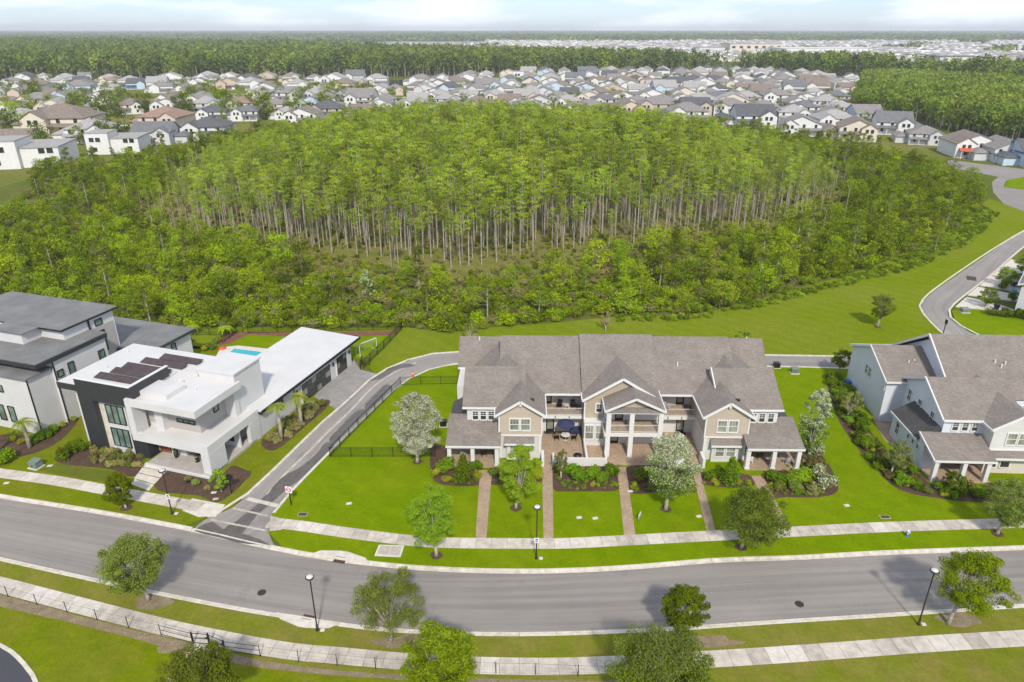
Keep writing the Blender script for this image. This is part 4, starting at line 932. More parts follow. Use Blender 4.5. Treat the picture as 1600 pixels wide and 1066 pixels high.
ST('garden_tree', 876, 748, 702, 864, 888, 'slim pointed tree in the bed below the left courtyard wall', 'tree', seed=22, h0=.3, nclump=28, per=90, shape='cone', leafm='lf_olive', ring=False)
ST('lane_tree', 738, 552, 500, 722, 750, 'thin yellowish tree behind the left roof corner of the townhouse', 'tree', seed=23, h0=.3, nclump=22, per=80, leafm='lf_olive', ring=False)
ST('lane_tree', 1158, 552, 512, 1143, 1172, 'thin yellow-green tree behind the right roof end of the townhouse', 'tree', seed=24, h0=.3, nclump=22, per=80, leafm='lf_lime', ring=False)
ST('bare_tree', 946, 517, 478, 936, 957, 'small grey sparse tree at the meadow edge behind the townhouse', 'tree', seed=25, h0=.2, nclump=16, per=60, leafm='lf_dry', ring=False)
ST('park_tree', 690, 1092, 985, 633, 750, 'large bright green tree cut by the bottom edge, left of centre', 'tree', seed=26, h0=.2, nclump=130, per=130, leafm='lf_brush', m2='lf_lime', p2=.45, ring=False)
ST('park_tree', 1030, 1120, 1000, 945, 1115, 'wide olive-green tree cut by the bottom edge, right of centre', 'tree', seed=27, h0=.2, nclump=170, per=140, leafm='lf_brush', m2='lf_olive', p2=.6, ring=False)
ST('park_tree', 325, 1120, 1022, 262, 382, 'olive-green tree cut by the bottom edge beside the park path', 'tree', seed=28, h0=.2, nclump=110, per=130, leafm='lf_brush', m2='lf_olive', p2=.3, ring=False)
for k, (px, py, tp, l, r, nm) in enumerate([(1538, 480, 448, 1526, 1556, 'small green tree beside the nearest rear driveway'), (1566, 448, 418, 1553, 1585, 'bushy dark tree between the rear driveways at the right'), (1592, 430, 395, 1580, 1612, 'largest leafy tree by the rear garages at the right edge')]):
    ST('driveway_tree', px, py, tp, l, r, nm, 'tree', 'trees between the rear driveways', seed=40 + k, h0=.2, nclump=40, per=100, leafm='lf_brush', ring=False)
# palms
def palm(px, py, top, label, seed, nfr=15, rl=1.5):
    rnd = random.Random(seed); x, y = G(px, py); _, zt = WF.y(px, top, y); zt -= .4
    r = tag(empty('palm_tree', (x, y, 0)), label, 'palm')
    MB().tube([(0, 0, -.05), (.05, 0, zt * .4), (-.02, .03, zt * .8), (0, 0, zt)], [.26, .2, .19, .14], 10).build('trunk', M['palebark'], r, True)
    for i in range(nfr):
        a = i * 2.4; up = rnd.uniform(.1, 1.0); L = rl * rnd.uniform(.85, 1.15); m = MB(); pts = []
        for j in range(7):
            t = j / 6; pts.append(Vector((math.cos(a) * L * t * (1 - .15 * up), math.sin(a) * L * t * (1 - .15 * up), zt + up * L * .7 * t - 1.3 * (t ** 2) * L * .62)))
        m.tube(pts, [.03, .025, .02, .017, .014, .01, .006], 4, False)
        for j in range(1, 7):
            for tt in (0, .5):
                p = pts[j - 1].lerp(pts[j], 1 - tt); d = (pts[j] - pts[j - 1]).normalized(); sd = d.cross(Vector((0, 0, 1))).normalized()
                for s in (-1, 1):
                    ln_ = .48 * L * (1 - abs(j / 6 - .45) * .9); q = p + sd * s * ln_ * .7 + d * ln_ * .55 + Vector((0, 0, -.22 * ln_))
                    m.face([p - d * .05, p + d * .06, q])
        m.build('frond', M['lf_palm'], r)
palm(471, 664, 613, 'taller palm in the grass bed beside the garage wing', 1, 16, 1.4)
palm(440, 687, 628, 'shorter palm in the grass bed nearer the modern porch', 2, 15, 1.3)
palm(47, 700, 655, 'brownish palm in front of the left dark-roofed house', 3, 13, 1.7)
palm(-8, 712, 650, 'green palm half cut off by the left edge', 4, 13, 1.6)
def banana(px, py, label, seed, s=1.0):
    rnd = random.Random(seed); x, y = G(px, py); r = tag(empty('banana_plant', (x, y, 0)), label, 'plant')
    MB().tube([(0, 0, -.05), (0, 0, .8 * s)], [.14, .1], 7).build('stem', M['bark'], r)
    for i in range(9):
        a = i * 2.4; L = 1.5 * s; m = MB(); prev = None
        for j in range(6):
            t = j / 5; c = Vector((math.cos(a) * L * t * .8, math.sin(a) * L * t * .8, .8 * s + L * (t * 1.1 - t * t * 1.2))); w = .28 * s * math.sin(math.pi * min(.95, t + .12)); sd = Vector((-math.sin(a), math.cos(a), 0)) * w
            cur = (c - sd, c + sd)
            if prev: m.face([prev[0], prev[1], cur[1], cur[0]])
            prev = cur
        m.build('leaf', M['lf_lime'], r)
banana(353, 525, 'bright banana-leaved plant by the back fence of the pool yard', 1, 1.3)
banana(302, 522, 'yellowish banana-leaved plant behind the dark rear roof', 2, 1.2)

# --------- shrubs and beds
def bush_mesh(seed, r=.6, h=.7, per=150, size=.13, mats=('lf_shrub',), n=9, p2=.3, dome=True):
    rnd = random.Random(seed); cl = []
    for i in range(n):
        a = rnd.uniform(0, 6.28); q = r * rnd.uniform(0, .62); s = r * rnd.uniform(.35, .55)
        cl.append((q * math.cos(a), q * math.sin(a), h * rnd.uniform(.35, .72), s, s, h * .36))
    return leaves_mesh('shrub', cl, per, size, [M[m] for m in mats], seed, p2=p2)
SH = {'green': [bush_mesh(50 + i) for i in range(3)], 'dark': [bush_mesh(60 + i, .6, .8, mats=('lf_dark', 'lf_shrub')) for i in range(3)],
      'yellow': [bush_mesh(70 + i, .4, .45, 90, .12, ('lf_yel', 'lf_shrub')) for i in range(2)], 'olive': [bush_mesh(80 + i, .55, .6, 130, .12, ('lf_olive', 'lf_shrub')) for i in range(3)],
      'rust': [bush_mesh(90 + i, .5, .5, 110, .12, ('lf_rust', 'lf_olive'), p2=.5) for i in range(2)], 'dry': [bush_mesh(95 + i, .5, .5, 110, .16, ('lf_dry', 'lf_olive'), p2=.3) for i in range(2)],
      'pale': [bush_mesh(97 + i, .6, .8, 120, .12, ('lf_pale', 'lf_olive'), p2=.5) for i in range(2)], 'cone': [leaves_mesh('shrub', [(0, 0, .25 + .2 * i, .62 - .075 * i, .62 - .075 * i, .22) for i in range(7)], 260, .1, [M['lf_dark'], M['lf_shrub']], 99, p2=.35)]}
BUSH = []   # registry for labels
def shrub(kind, px, py, s, label, group, rz=None, wxy=None, sz=None):
    rnd = random.Random(len(BUSH) * 7 + 3); x, y = G(px, py) if wxy is None else wxy
    o = link('shrub', SH[kind][len(BUSH) % len(SH[kind])], None, (x, y, 0), rnd.uniform(0, 6.28)); s *= 1.22; o.scale = (s, s, s * (sz or rnd.uniform(.85, 1.15)))
    tag(o, label, 'shrub', group); BUSH.append(o); return o
def bed(px, mat='mulch', z=.018, **k): return sheet('planting_bed', px, z, M[mat], True, step=.5, jit=.03, **k)
# townhouse front beds
bed([(672, 700), (690, 695), (757, 738), (752, 757), (720, 760), (690, 757), (675, 745)])
bed([(762, 738), (800, 735), (846, 738), (848, 752), (810, 757), (765, 757)])
bed([(866, 730), (975, 730), (967, 752), (966, 766), (930, 768), (880, 768), (865, 764)])
bed([(980, 730), (1080, 730), (1086, 755), (1086, 770), (1050, 766), (984, 770)])
bed([(1095, 738), (1168, 742), (1180, 757), (1150, 762), (1100, 757)])
bed([(1195, 742), (1262, 690), (1285, 712), (1305, 745), (1308, 768), (1280, 777), (1230, 777), (1205, 776)])
bed([(1290, 585), (1312, 588), (1330, 620), (1345, 650), (1372, 690), (1400, 722), (1440, 742), (1460, 758), (1530, 765), (1600, 765), (1600, 782), (1530, 785), (1460, 778), (1405, 765), (1370, 735), (1340, 700), (1312, 660), (1298, 620)])
B1 = 'shrubs in the townhouse front beds'
for k, (kd, x, y, s, l) in enumerate([('green', 697, 735, 1.7, 'large bright green shrub at the left corner of the left porch'), ('cone', 724, 752, 1.75, 'dark conical shrub in front of the left porch posts'), ('yellow', 748, 748, 1.6, 'yellow-green shrub beside the first brick path, right of the dark cone'),
  ('yellow', 682, 742, 1.5, 'yellow-green shrub at the far left end of the porch bed'), ('green', 744, 733, 1.2, 'green shrub squeezed against the left porch step'), ('yellow', 700, 752, 1.2, 'low yellow shrub at the front of the leftmost bed'), ('olive', 772, 742, 1.2, 'olive shrub right of the first brick path under the bay window'),
  ('yellow', 838, 745, 1.6, 'yellow-green shrub left of the second brick path'), ('green', 784, 744, 1.2, 'green shrub under the left bay window'), ('green', 822, 740, 1.3, 'green shrub under the right end of the left bay window'),
  ('green', 905, 748, 1.7, 'bright green hedge shrub, left one below the centre garden wall'), ('green', 925, 748, 1.7, 'bright green hedge shrub in the middle below the centre garden wall'), ('dark', 956, 744, 1.6, 'round dark shrub beside the third brick path'), ('green', 888, 738, 1.4, 'green shrub against the left courtyard wall'),
  ('dark', 873, 735, 1.3, 'dark shrub in the corner right of the second brick path'), ('green', 940, 752, 1.2, 'small green shrub between hedge and round dark shrub'), ('yellow', 925, 760, .9, 'low yellow flowers at the front of the centre bed'), ('yellow', 962, 760, .9, 'low yellow flowers at the right front corner of the centre bed'),
  ('dark', 1000, 748, 1.4, 'dark shrub right of the third brick path'), ('green', 1018, 745, 1.4, 'green shrub behind the white-flowering tree'), ('olive', 1072, 752, 1.3, 'olive shrub left of the fourth brick path'), ('yellow', 990, 762, 1.1, 'yellow shrub at the front left of the entrance bed'),
  ('cone', 1140, 755, 1.8, 'dark conical shrub under the right bay window'), ('dark', 1110, 750, 1.2, 'dark shrub right of the fourth brick path'), ('dark', 1122, 745, 1.1, 'dark shrub under the left end of the right bay window'), ('yellow', 1116, 757, 1.1, 'yellow flowering shrub left of the right conical shrub'), ('yellow', 1152, 757, 1.0, 'yellow flowering shrub right of the right conical shrub'), ('yellow', 1170, 757, 1.0, 'yellow flowering shrub at the right porch step'),
  ('green', 1210, 752, 1.6, 'green hedge shrub right of the fifth brick path'), ('green', 1226, 754, 1.6, 'green hedge shrub in front of the middle right porch post'), ('green', 1250, 752, 1.9, 'bright green shrub at the outer right porch corner'), ('yellow', 1203, 760, .9, 'small yellow shrub at the fifth brick path'),
  ('olive', 1240, 764, 1.4, 'olive shrub in the middle of the large end bed'), ('olive', 1215, 766, 1.2, 'olive shrub at the front of the large end bed near the path'), ('pale', 1290, 762, 1.7, 'pale feathery shrub at the front right of the large end bed'), ('pale', 1280, 745, 1.5, 'pale feathery shrub in the middle right of the large end bed'), ('rust', 1270, 728, 1.7, 'reddish shrub in the upper large end bed'), ('rust', 1262, 745, 1.4, 'reddish shrub in the centre of the large end bed'), ('dry', 1272, 770, 1.4, 'dry tan shrub at the lower edge of the large end bed'), ('pale', 1275, 708, 1.5, 'pale shrub at the top of the large end bed')]):
    shrub(kd, x, y, s, l, B1)
# long bed by the right townhouse, and beds of the modern houses, filled with individual shrubs
ORD = ['first', 'second', 'third', 'fourth', 'fifth', 'sixth', 'seventh', 'eighth', 'ninth', 'tenth', 'eleventh', 'twelfth', 'thirteenth', 'fourteenth', 'fifteenth', 'sixteenth', 'seventeenth', 'eighteenth', 'nineteenth', 'twentieth']
def ordinal(n):
    if n < 20: return ORD[n]
    k = ['twenty', 'thirty', 'forty', 'fifty', 'sixty', 'seventy', 'eighty', 'ninety', 'hundred', 'hundred-and-ten', 'hundred-and-twenty'][(n + 1) // 10 - 2]; u = (n + 1) % 10
    return (k[:-1] + 'ieth' if k.endswith('y') else k + 'th') if u == 0 else k + '-' + ORD[u - 1]
def fill_bed(px, kinds, gap, s, label, group, seed, noun='shrub'):
    out = []; P = GP(px); rnd = random.Random(seed); xs = [p[0] for p in P]; ys = [p[1] for p in P]; y = min(ys)
    while y < max(ys):
        x = min(xs) + rnd.uniform(0, gap)
        while x < max(xs):
            a, b = x + rnd.uniform(-.3, .3) * gap, y + rnd.uniform(-.3, .3) * gap
            if inpoly(a, b, P): k_ = rnd.choice(kinds); out.append((shrub(k_, 0, 0, s * rnd.uniform(.7, 1.25), label, group, wxy=(a, b)), k_))
            x += gap
        y += gap * .9
    out.sort(key=lambda t: t[0].location.x)
    for i, (o, k_) in enumerate(out): o['label'] = '%s %s, %s from left in %s' % ({'green': 'bright green', 'dark': 'dark green', 'dry': 'tawny', 'rust': 'reddish', 'olive': 'olive', 'yellow': 'yellow-green', 'pale': 'pale'}[k_], noun, ordinal(i), label)
fill_bed([(1292, 588), (1312, 590), (1330, 622), (1345, 652), (1372, 692), (1402, 724), (1440, 745), (1460, 760), (1600, 767), (1600, 780), (1530, 783), (1460, 776), (1405, 763), (1370, 733), (1340, 700), (1312, 658), (1298, 618)], ['dark', 'dark', 'green', 'olive', 'rust', 'dark', 'yellow', 'dark'], 1.12, 1.15, 'long bed by the right-hand townhouse', 'shrubs in the long curving bed', 5)
for k, (pp_, nm_) in enumerate((([(676, 745), (692, 742), (752, 746), (748, 755), (720, 758), (692, 755)], 'leftmost townhouse bed'), ([(866, 748), (966, 752), (964, 764), (930, 766), (882, 766)], 'bed below centre garden wall'), ([(984, 752), (1082, 755), (1084, 768), (1050, 764), (986, 768)], 'bed by the entrance porch'), ([(1098, 750), (1170, 752), (1176, 757), (1150, 761), (1100, 756)], 'bed under the right bay window'), ([(1200, 756), (1262, 700), (1283, 715), (1302, 745), (1304, 766), (1280, 775), (1232, 775), (1207, 774)], 'large end bed'), ([(764, 742), (844, 742), (845, 750), (810, 755), (767, 755)], 'bed under the left bay window'))):
    fill_bed(pp_, ['olive', 'rust', 'dry', 'green'], .72, .42, nm_, 'low plants in the townhouse beds', 50 + k, 'low plant')
bed([(85, 716), (120, 700), (138, 700), (225, 712), (218, 725), (232, 737), (205, 745), (170, 733), (110, 727)])
bed([(252, 735), (330, 746), (345, 745), (362, 728), (385, 735), (392, 742), (345, 783), (310, 775), (245, 765)])
bed([(408, 690), (440, 664), (470, 635), (505, 625), (515, 632), (470, 672), (428, 704)])
bed([(0, 680), (60, 680), (115, 655), (122, 658), (92, 690), (40, 712), (0, 706)])
fill_bed([(135, 703), (222, 713), (216, 724), (225, 735), (195, 733), (140, 722)], ['dry', 'dry', 'olive', 'rust'], 1.0, 1.0, 'bed before the charcoal frame', 'ornamental grasses before the modern house', 6, 'grass clump')
fill_bed([(412, 690), (440, 666), (470, 638), (503, 628), (510, 632), (468, 670), (428, 700)], ['dry', 'olive', 'dry'], .95, 1.0, 'bed beside the garage wing', 'grasses beside the garage wing', 7, 'grass clump')
fill_bed([(262, 742), (325, 750), (370, 738), (345, 772), (300, 768)], ['dry', 'olive', 'rust'], 1.4, .8, 'mulch bed before the modern porch', 'clumps before the modern porch', 8, 'low clump')
for k, (kd, x, y, s, l) in enumerate([('green', 122, 706, 1.6, 'bushy green shrub at the left wall of the white modern house'), ('dark', 100, 716, 1.5, 'upright dark green shrub left of the grass bed'), ('green', 60, 690, 1.3, 'green shrub row along the dark-roofed house, leftmost'), ('green', 72, 684, 1.3, 'green shrub row along the dark-roofed house, middle'), ('green', 86, 676, 1.3, 'green shrub row along the dark-roofed house, right of the middle'),
  ('yellow', 98, 668, 1.2, 'yellow shrub by the utility boxes of the dark-roofed house'), ('yellow', 112, 658, 1.3, 'yellow shrub furthest back along the dark-roofed house'), ('yellow', 20, 690, 1.2, 'yellow shrub in the bed in front of the dark-roofed house'), ('yellow', 35, 693, 1.1, 'yellow shrub near the brownish palm'), ('green', 4, 724, 1.9, 'dark rounded shrub at the left edge above the pavement'), ('olive', 330, 545, 1.6, 'olive shrub at the pool terrace corner'), ('yellow', 318, 548, 1.8, 'yellowish shrub beside the rear roof and pool terrace'), ('olive', 340, 536, 1.4, 'olive shrub by the pool fence corner'), ('rust', 297, 535, 1.4, 'reddish shrub near the rear roof corner')]):
    shrub(kd, x, y, s, l, 'shrubs around the modern houses')
for k, (kd, x, y, s) in enumerate([('olive', 1548, 492, 1.5), ('olive', 1560, 494, 1.3), ('dark', 1572, 495, 1.5), ('dark', 1590, 497, 1.7), ('dark', 1603, 499, 1.7), ('dark', 1568, 452, 1.4), ('dark', 1580, 470, 1.4), ('dark', 1583, 440, 1.5)]):
    shrub(kd, x, y, s, 'shrub edging the rear garages at the right edge', 'shrubs by the rear garages')
# brick paths
for k, (a, b, c, d) in enumerate([((750, 735), (769, 735), (760, 841), (743, 840)), ((847, 727), (863, 727), (865, 842), (849, 841)), ((964, 730), (978, 730), (993, 836), (975, 837)), ((1080, 728), (1093, 735), (1118, 829), (1104, 830)), ((1174, 744), (1192, 744), (1232, 822), (1216, 825))]):
    sheet('brick_path', [a, b, c, d], .02, M['paver'], False)
# modern house walk, pads, back yard
w = tag(empty('walkway', (0, 0, 0)), kind='structure')
for i in range(4):
    def lp(t): return ((229 + (203 - 229) * t, 722 + (757 - 722) * t), (268 + (232 - 268) * t, 727 + (768 - 727) * t))
    p0, p1 = lp(i / 4 + .01), lp((i + 1) / 4 - .02); MB().prism([G(*p0[0]), G(*p0[1]), G(*p1[1]), G(*p1[0])], ZB, .04).build('paving_slab', M['conc3'], w)
sheet('yellow_lawn', [(98, 722), (110, 728), (170, 736), (200, 745), (196, 755), (150, 752), (60, 735)], .006, M['ybed'], False)
sheet('driveway', [(553, 563), (563, 578), (589, 584), (566, 606), (545, 627), (529, 642), (505, 628), (490, 620), (520, 590)], .007, M['greypaver'], False)
sheet('terrace', [(345, 543), (372, 540), (445, 548), (420, 580), (330, 570)], .012, M['conc3'], False)
sheet('back_lawn', [(385, 521), (480, 527), (612, 523), (600, 540), (560, 560), (440, 545), (362, 536)], .014, M['lawn'], False)
sheet('red_mulch_strip', [(350, 522), (385, 518), (480, 521), (626, 516), (612, 524), (480, 528), (388, 523), (360, 537), (340, 540)], .018, M['redmulch'], False)
pl = [(359, 551), (366, 545.5), (411, 551), (399, 561)]
sheet('pool_coping', [(356, 551), (365, 544), (414, 550.5), (400, 563)], .06, M['conc3'], False)
sheet('pool_water', pl, .075, M['pool'], False, z0=.05)
# open water behind the far houses
sheet('pond', [(560, 125), (640, 124.5), (800, 127), (800, 133), (700, 137), (560, 132)], ZB + .06, M['pond'], False)
# lawns, drives of the far right corner
sheet('lane_lawn', [(1487, 486), (1500, 480), (1560, 490), (1700, 505), (1700, 540), (1600, 537), (1558, 534), (1519, 520), (1494, 503)], .01, M['lawn'], False)
for k, (a, b, c, d) in enumerate([((1493, 479), (1510, 464), (1560, 475), (1600, 490)), ((1512, 461), (1528, 448), (1590, 461), (1600, 473)), ((1531, 446), (1548, 431), (1600, 444), (1600, 458)), ((1550, 430), (1580, 405), (1610, 415), (1610, 432))]):
    P = [a, b, d, c] if k == 0 else [a, b, c, d]
    sheet('driveway', [a, b, c, d], .014, M['conc3'], False)
sheet('far_lawn', [(1569, 292), (1575, 281), (1600, 277), (1680, 280), (1680, 296), (1600, 296)], .01, M['lawn'], False)
sheet('far_road', [(1478, 250), (1487, 250), (1600, 264), (1720, 278), (1720, 290), (1600, 276), (1572, 282), (1568, 292), (1600, 296), (1720, 300), (1720, 360), (1600, 372), (1602, 352), (1572, 322), (1552, 300), (1550, 284), (1560, 276), (1487, 262)], ZR, M['road'], False)
sheet('far_lawn', [(1470, 235), (1500, 236), (1600, 250), (1720, 262), (1720, 276), (1600, 262), (1487, 248)], .0, M['farlawn'], False)

# ================================================================== WOODS
LIB = bpy.data.collections.new('plant_library')      # source plants for the scattered woods (never drawn by themselves)
def scatter(name, pts, meshes, label=None, cat=None, kind='stuff'):
    """pts: (x, y, z, turn, scale, which): ONE object, plants placed by geometry nodes"""
    lib = bpy.data.collections.new(name + '_sources')
    for i, me in enumerate(meshes):
        parts_ = me if isinstance(me, (list, tuple)) else [me]
        o = bpy.data.objects.new('%s_%02d' % (name, i), parts_[0]); lib.objects.link(o)
    me = bpy.data.meshes.new(name); me.from_pydata([p[:3] for p in pts], [], [])
    for an, k, ty in (('turn', 3, 'FLOAT'), ('size', 4, 'FLOAT'), ('which', 5, 'INT')):
        at = me.attributes.new(an, ty, 'POINT'); at.data.foreach_set('value', [(float if ty == 'FLOAT' else int)(p[k]) for p in pts])
    o = link(name, me); o['kind'] = kind
    if label: tag(o, label, cat)
    g = bpy.data.node_groups.new(name, 'GeometryNodeTree'); g.interface.new_socket('Geometry', in_out='INPUT', socket_type='NodeSocketGeometry'); g.interface.new_socket('Geometry', in_out='OUTPUT', socket_type='NodeSocketGeometry')
    N = g.nodes.new; i_ = N('NodeGroupInput'); o2 = N('NodeGroupOutput'); ip = N('GeometryNodeInstanceOnPoints'); ci = N('GeometryNodeCollectionInfo')
    ci.inputs['Collection'].default_value = lib; ci.inputs['Separate Children'].default_value = True; ci.inputs['Reset Children'].default_value = True
    ip.inputs['Pick Instance'].default_value = True
    def na(n, ty):
        x = N('GeometryNodeInputNamedAttribute'); x.data_type = ty; x.inputs['Name'].default_value = n; return x.outputs['Attribute']
    cx = N('ShaderNodeCombineXYZ'); g.links.new(na('turn', 'FLOAT'), cx.inputs['Z']); g.links.new(cx.outputs[0], ip.inputs['Rotation'])
    g.links.new(na('size', 'FLOAT'), ip.inputs['Scale']); g.links.new(na('which', 'INT'), ip.inputs['Instance Index'])
    g.links.new(i_.outputs[0], ip.inputs['Points']); g.links.new(ci.outputs[0], ip.inputs['Instance']); g.links.new(ip.outputs[0], o2.inputs[0])
    md = o.modifiers.new('plants', 'NODES'); md.node_group = g; return o
def join_mesh(name, a, b):
    """two meshes as one (crown first, trunk second), materials kept"""
    va = np.empty(len(a.vertices) * 3, np.float32); a.vertices.foreach_get('co', va); vb = np.empty(len(b.vertices) * 3, np.float32); b.vertices.foreach_get('co', vb)
    fa = [tuple(p.vertices) for p in a.polygons]; fb = [tuple(i + len(a.vertices) for i in p.vertices) for p in b.polygons]
    me = bpy.data.meshes.new(name); me.from_pydata(np.concatenate([va, vb]).reshape(-1, 3).tolist(), [], fa + fb)
    for m in list(a.materials) + list(b.materials): me.materials.append(m)
    k = len(a.materials); me.polygons.foreach_set('material_index', [p.material_index for p in a.polygons] + [k + p.material_index for p in b.polygons]); me.update(); return me
# pond cypress: thin pale trunk, flat-topped open crown (modelled 15 m tall)
def cypress(seed):
    rnd = random.Random(seed); cl = []; h = 15.0
    nt_ = rnd.randint(7, 9)
    for i in range(nt_):
        t = (i + .5) / nt_; z = h * (.60 + .39 * t); w = (2.0 - abs(t - .72) * 1.7) * rnd.uniform(.7, 1.1)
        for j in range(2):
            a = rnd.uniform(0, 6.28); q = w * rnd.uniform(.2, .75); cl.append((q * math.cos(a), q * math.sin(a), z + rnd.uniform(-.3, .3), w * .58, w * .58, .34))
    cr = leaves_mesh('crown', cl, 62, .27, [M['lf_cyp']], seed, up=1.1)
    m = MB(); lx, ly = rnd.uniform(-.25, .25), rnd.uniform(-.25, .25)
    m.tube([(0, 0, -.3), (lx * .3, ly * .3, h * .4), (lx, ly, h * .95)], [.17, .12, .04], 5, False)
    for i in range(0, len(cl), 3):
        c = cl[i]; m.tube([(lx * .6, ly * .6, c[2] - .7), (c[0] * .9, c[1] * .9, c[2])], [.05, .02], 3, False)
    return cr, m.mesh('trunk', M['palebark'], True)
CY = [cypress(200 + i) for i in range(6)]
CYJ = [join_mesh('cypress', a, b) for a, b in CY]
def broadleaf(seed, mat, mat2, h=7, w=3, p2=.3, ls=.36, shape='round'):
    rnd = random.Random(seed); cl = []
    for i in range(30):
        a = rnd.uniform(0, 6.28); e = rnd.uniform(-1, 1); q = w * math.sqrt(1 - e * e * .92) * rnd.uniform(.35, .95) * (.8 + .3 * math.sin(a * 2 + seed)); s = w * rnd.uniform(.2, .36)
        if shape == 'cone': q *= (.95 - .6 * e) * .8
        cl.append((q * math.cos(a), q * math.sin(a), h * .53 + e * h * .42, s, s, s * .7))
    cr = leaves_mesh('crown', cl, 38, ls, [M[mat], M[mat2]], seed, p2=p2)
    tips = [c[:3] for c in cl[::5]]
    return cr, limbs_mesh('trunk', h * .3, tips, .13, M['bark'], rnd, n=5)
def pine(seed, h=10):
    rnd = random.Random(seed); cl = []
    for i in range(30):
        t = rnd.random(); z = h * (.34 + .62 * t); w = 2.3 * (1 - t * .65); a = rnd.uniform(0, 6.28); q = w * rnd.uniform(.3, 1); s = .75 * (1.15 - .4 * t)
        cl.append((q * math.cos(a), q * math.sin(a), z, s, s, s * .5))
    cr = leaves_mesh('crown', cl, 34, .34, [M['lf_pine']], seed, up=.6)
    m = MB(); m.tube([(0, 0, -.2), (.1, 0, h * .5), (0, 0, h * .97)], [.17, .12, .04], 6, False)
    for c in cl: m.tube([(0, 0, c[2] - .5), c[:3]], [.05, .02], 3, False)
    return cr, m.mesh('trunk', M['palebark'], True)
BL = {'brush': [broadleaf(300 + i, 'lf_brush', 'lf_lime', 6.8, 3.4, .35) for i in range(4)], 'dark': [broadleaf(310 + i, 'lf_dark', 'lf_brush', 7, 3.3, .4) for i in range(4)],
      'pine': [pine(320 + i) for i in range(4)], 'cone': [broadleaf(330 + i, 'lf_brush', 'lf_pine', 7.5, 2.3, .4, .3, 'cone') for i in range(2)], 'yellow': [broadleaf(340 + i, 'lf_lime', 'lf_yel', 5, 2.8, .25) for i in range(2)], 'pale': [broadleaf(350, 'lf_pale', 'lf_lime', 7, 2.2, .5, .3, 'cone')], 'dry': [broadleaf(360 + i, 'lf_dry', 'lf_olive', 4, 2.2, .4, .28) for i in range(2)]}
BLJ = {k: [join_mesh(k, a, b) for a, b in v] for k, v in BL.items()}
def place_tree(name, pair_, x, y, s, rz, label, cat, group, sz=None):
    r = empty(name, (x, y, ZB), rz); r.scale = (s, s, sz or s); tag(r, label, cat, group)
    link('crown', pair_[0], r); link('trunk', pair_[1], r); return r
from mathutils import noise as mn
rnd = random.Random(77)
DX, DY, DRX, DRY = -6.0, 240.0, 112.0, 94.0
def dome(x, y):   # squared radius in the cypress dome, edge wobbling
    a = math.atan2(y - DY, x - DX); w = 1 + .05 * math.sin(3 * a + 1) + .04 * math.sin(7 * a)
    return (((x - DX) / DRX) ** 2 + ((y - DY) / DRY) ** 2) / (w * w)
cy = []; sp = 2.8; yy = DY - DRY * 1.1
while yy < DY + DRY * 1.1:
    xx = DX - DRX * 1.1
    while xx < DX + DRX * 1.1:
        a, b = xx + rnd.uniform(-1, 1), yy + rnd.uniform(-1, 1); q = dome(a, b)
        if q < 1.05 and rnd.random() > .12 + .5 * max(0, mn.noise(Vector((a * .11, b * .11, 9)))) + (.45 if q > .97 else 0) and not (q > .88 and rnd.random() < .5):
            hgt = (12.2 + 5.2 * max(0, 1 - q) ** .7) * rnd.uniform(.72, 1.2) * (1 + .16 * mn.noise(Vector((a * .07, b * .07, 2))))
            if q > .8: hgt *= rnd.uniform(.75, 1)
            hgt *= 1 - .30 * min(1, abs(a - DX) / DRX) ** 2.2 + .06
            if a < -60: hgt *= max(.7, 1 - (-60 - a) / 160)
            if a > 60: hgt *= max(.8, 1 - (a - 60) / 220)
            cy.append((a, b, hgt))
        xx += sp
    yy += sp
cy.sort(key=lambda t: t[1] + abs(t[0]) * .15)
near_c, far_c = cy[:300], cy[300:]
for a, b, h in near_c: place_tree('cypress_tree', rnd.choice(CY), a, b, h / 15 * rnd.uniform(.95, 1.15), rnd.uniform(0, 6.28), 'pond cypress with thin pale trunk at the front edge of the dome-shaped wood', 'tree', 'cypresses along the front of the wood', h / 15)
scatter('cypress_wood', [(a, b, ZB, rnd.uniform(0, 6.28), h / 15, rnd.randrange(6)) for a, b, h in far_c], CYJ, 'dome-shaped wood of bright green cypress crowns behind the townhouses', 'wood')
# wild brush round the dome
BR = GP([(-250, 440), (-60, 455), (40, 462), (85, 488), (130, 503), (200, 512), (330, 510), (480, 514), (620, 512), (700, 522), (755, 514), (860, 503), (960, 492), (1090, 490), (1180, 470), (1280, 440), (1370, 412), (1440, 384), (1500, 350), (1525, 325), (1522, 300), (1475, 276), (1425, 258), (1300, 232), (1200, 212), (1100, 204)]) + [(60, 340), (-60, 340)] + GP([(470, 200), (330, 224), (230, 246), (120, 262), (60, 278), (-10, 300), (-250, 330)])
CLR = GP([(-120, 275), (60, 275), (55, 305), (0, 330), (-120, 350)])      # grassy gap at the left
def brush_spots(n, mind, seed, test=lambda x, y: True, ylim=(0, 999)):
    r = random.Random(seed); out = []; cell = {}
    xs = [p[0] for p in BR]; ys = [p[1] for p in BR]; tries = 0
    while len(out) < n and tries < n * 60:
        tries += 1; x, y = r.uniform(min(xs), max(xs)), r.uniform(max(ylim[0], min(ys)), min(ylim[1], max(ys)))
        if abs(x) > y * .78 + 12 or not inpoly(x, y, BR) or dome(x, y) < 1.03 or inpoly(x, y, CLR) or not test(x, y): continue
        k = (int(x // mind), int(y // mind))
        if any((x - q[0]) ** 2 + (y - q[1]) ** 2 < mind * mind for i in (-1, 0, 1) for j in (-1, 0, 1) for q in cell.get((k[0] + i, k[1] + j), [])): continue
        cell.setdefault(k, []).append((x, y)); out.append((x, y))
    return out
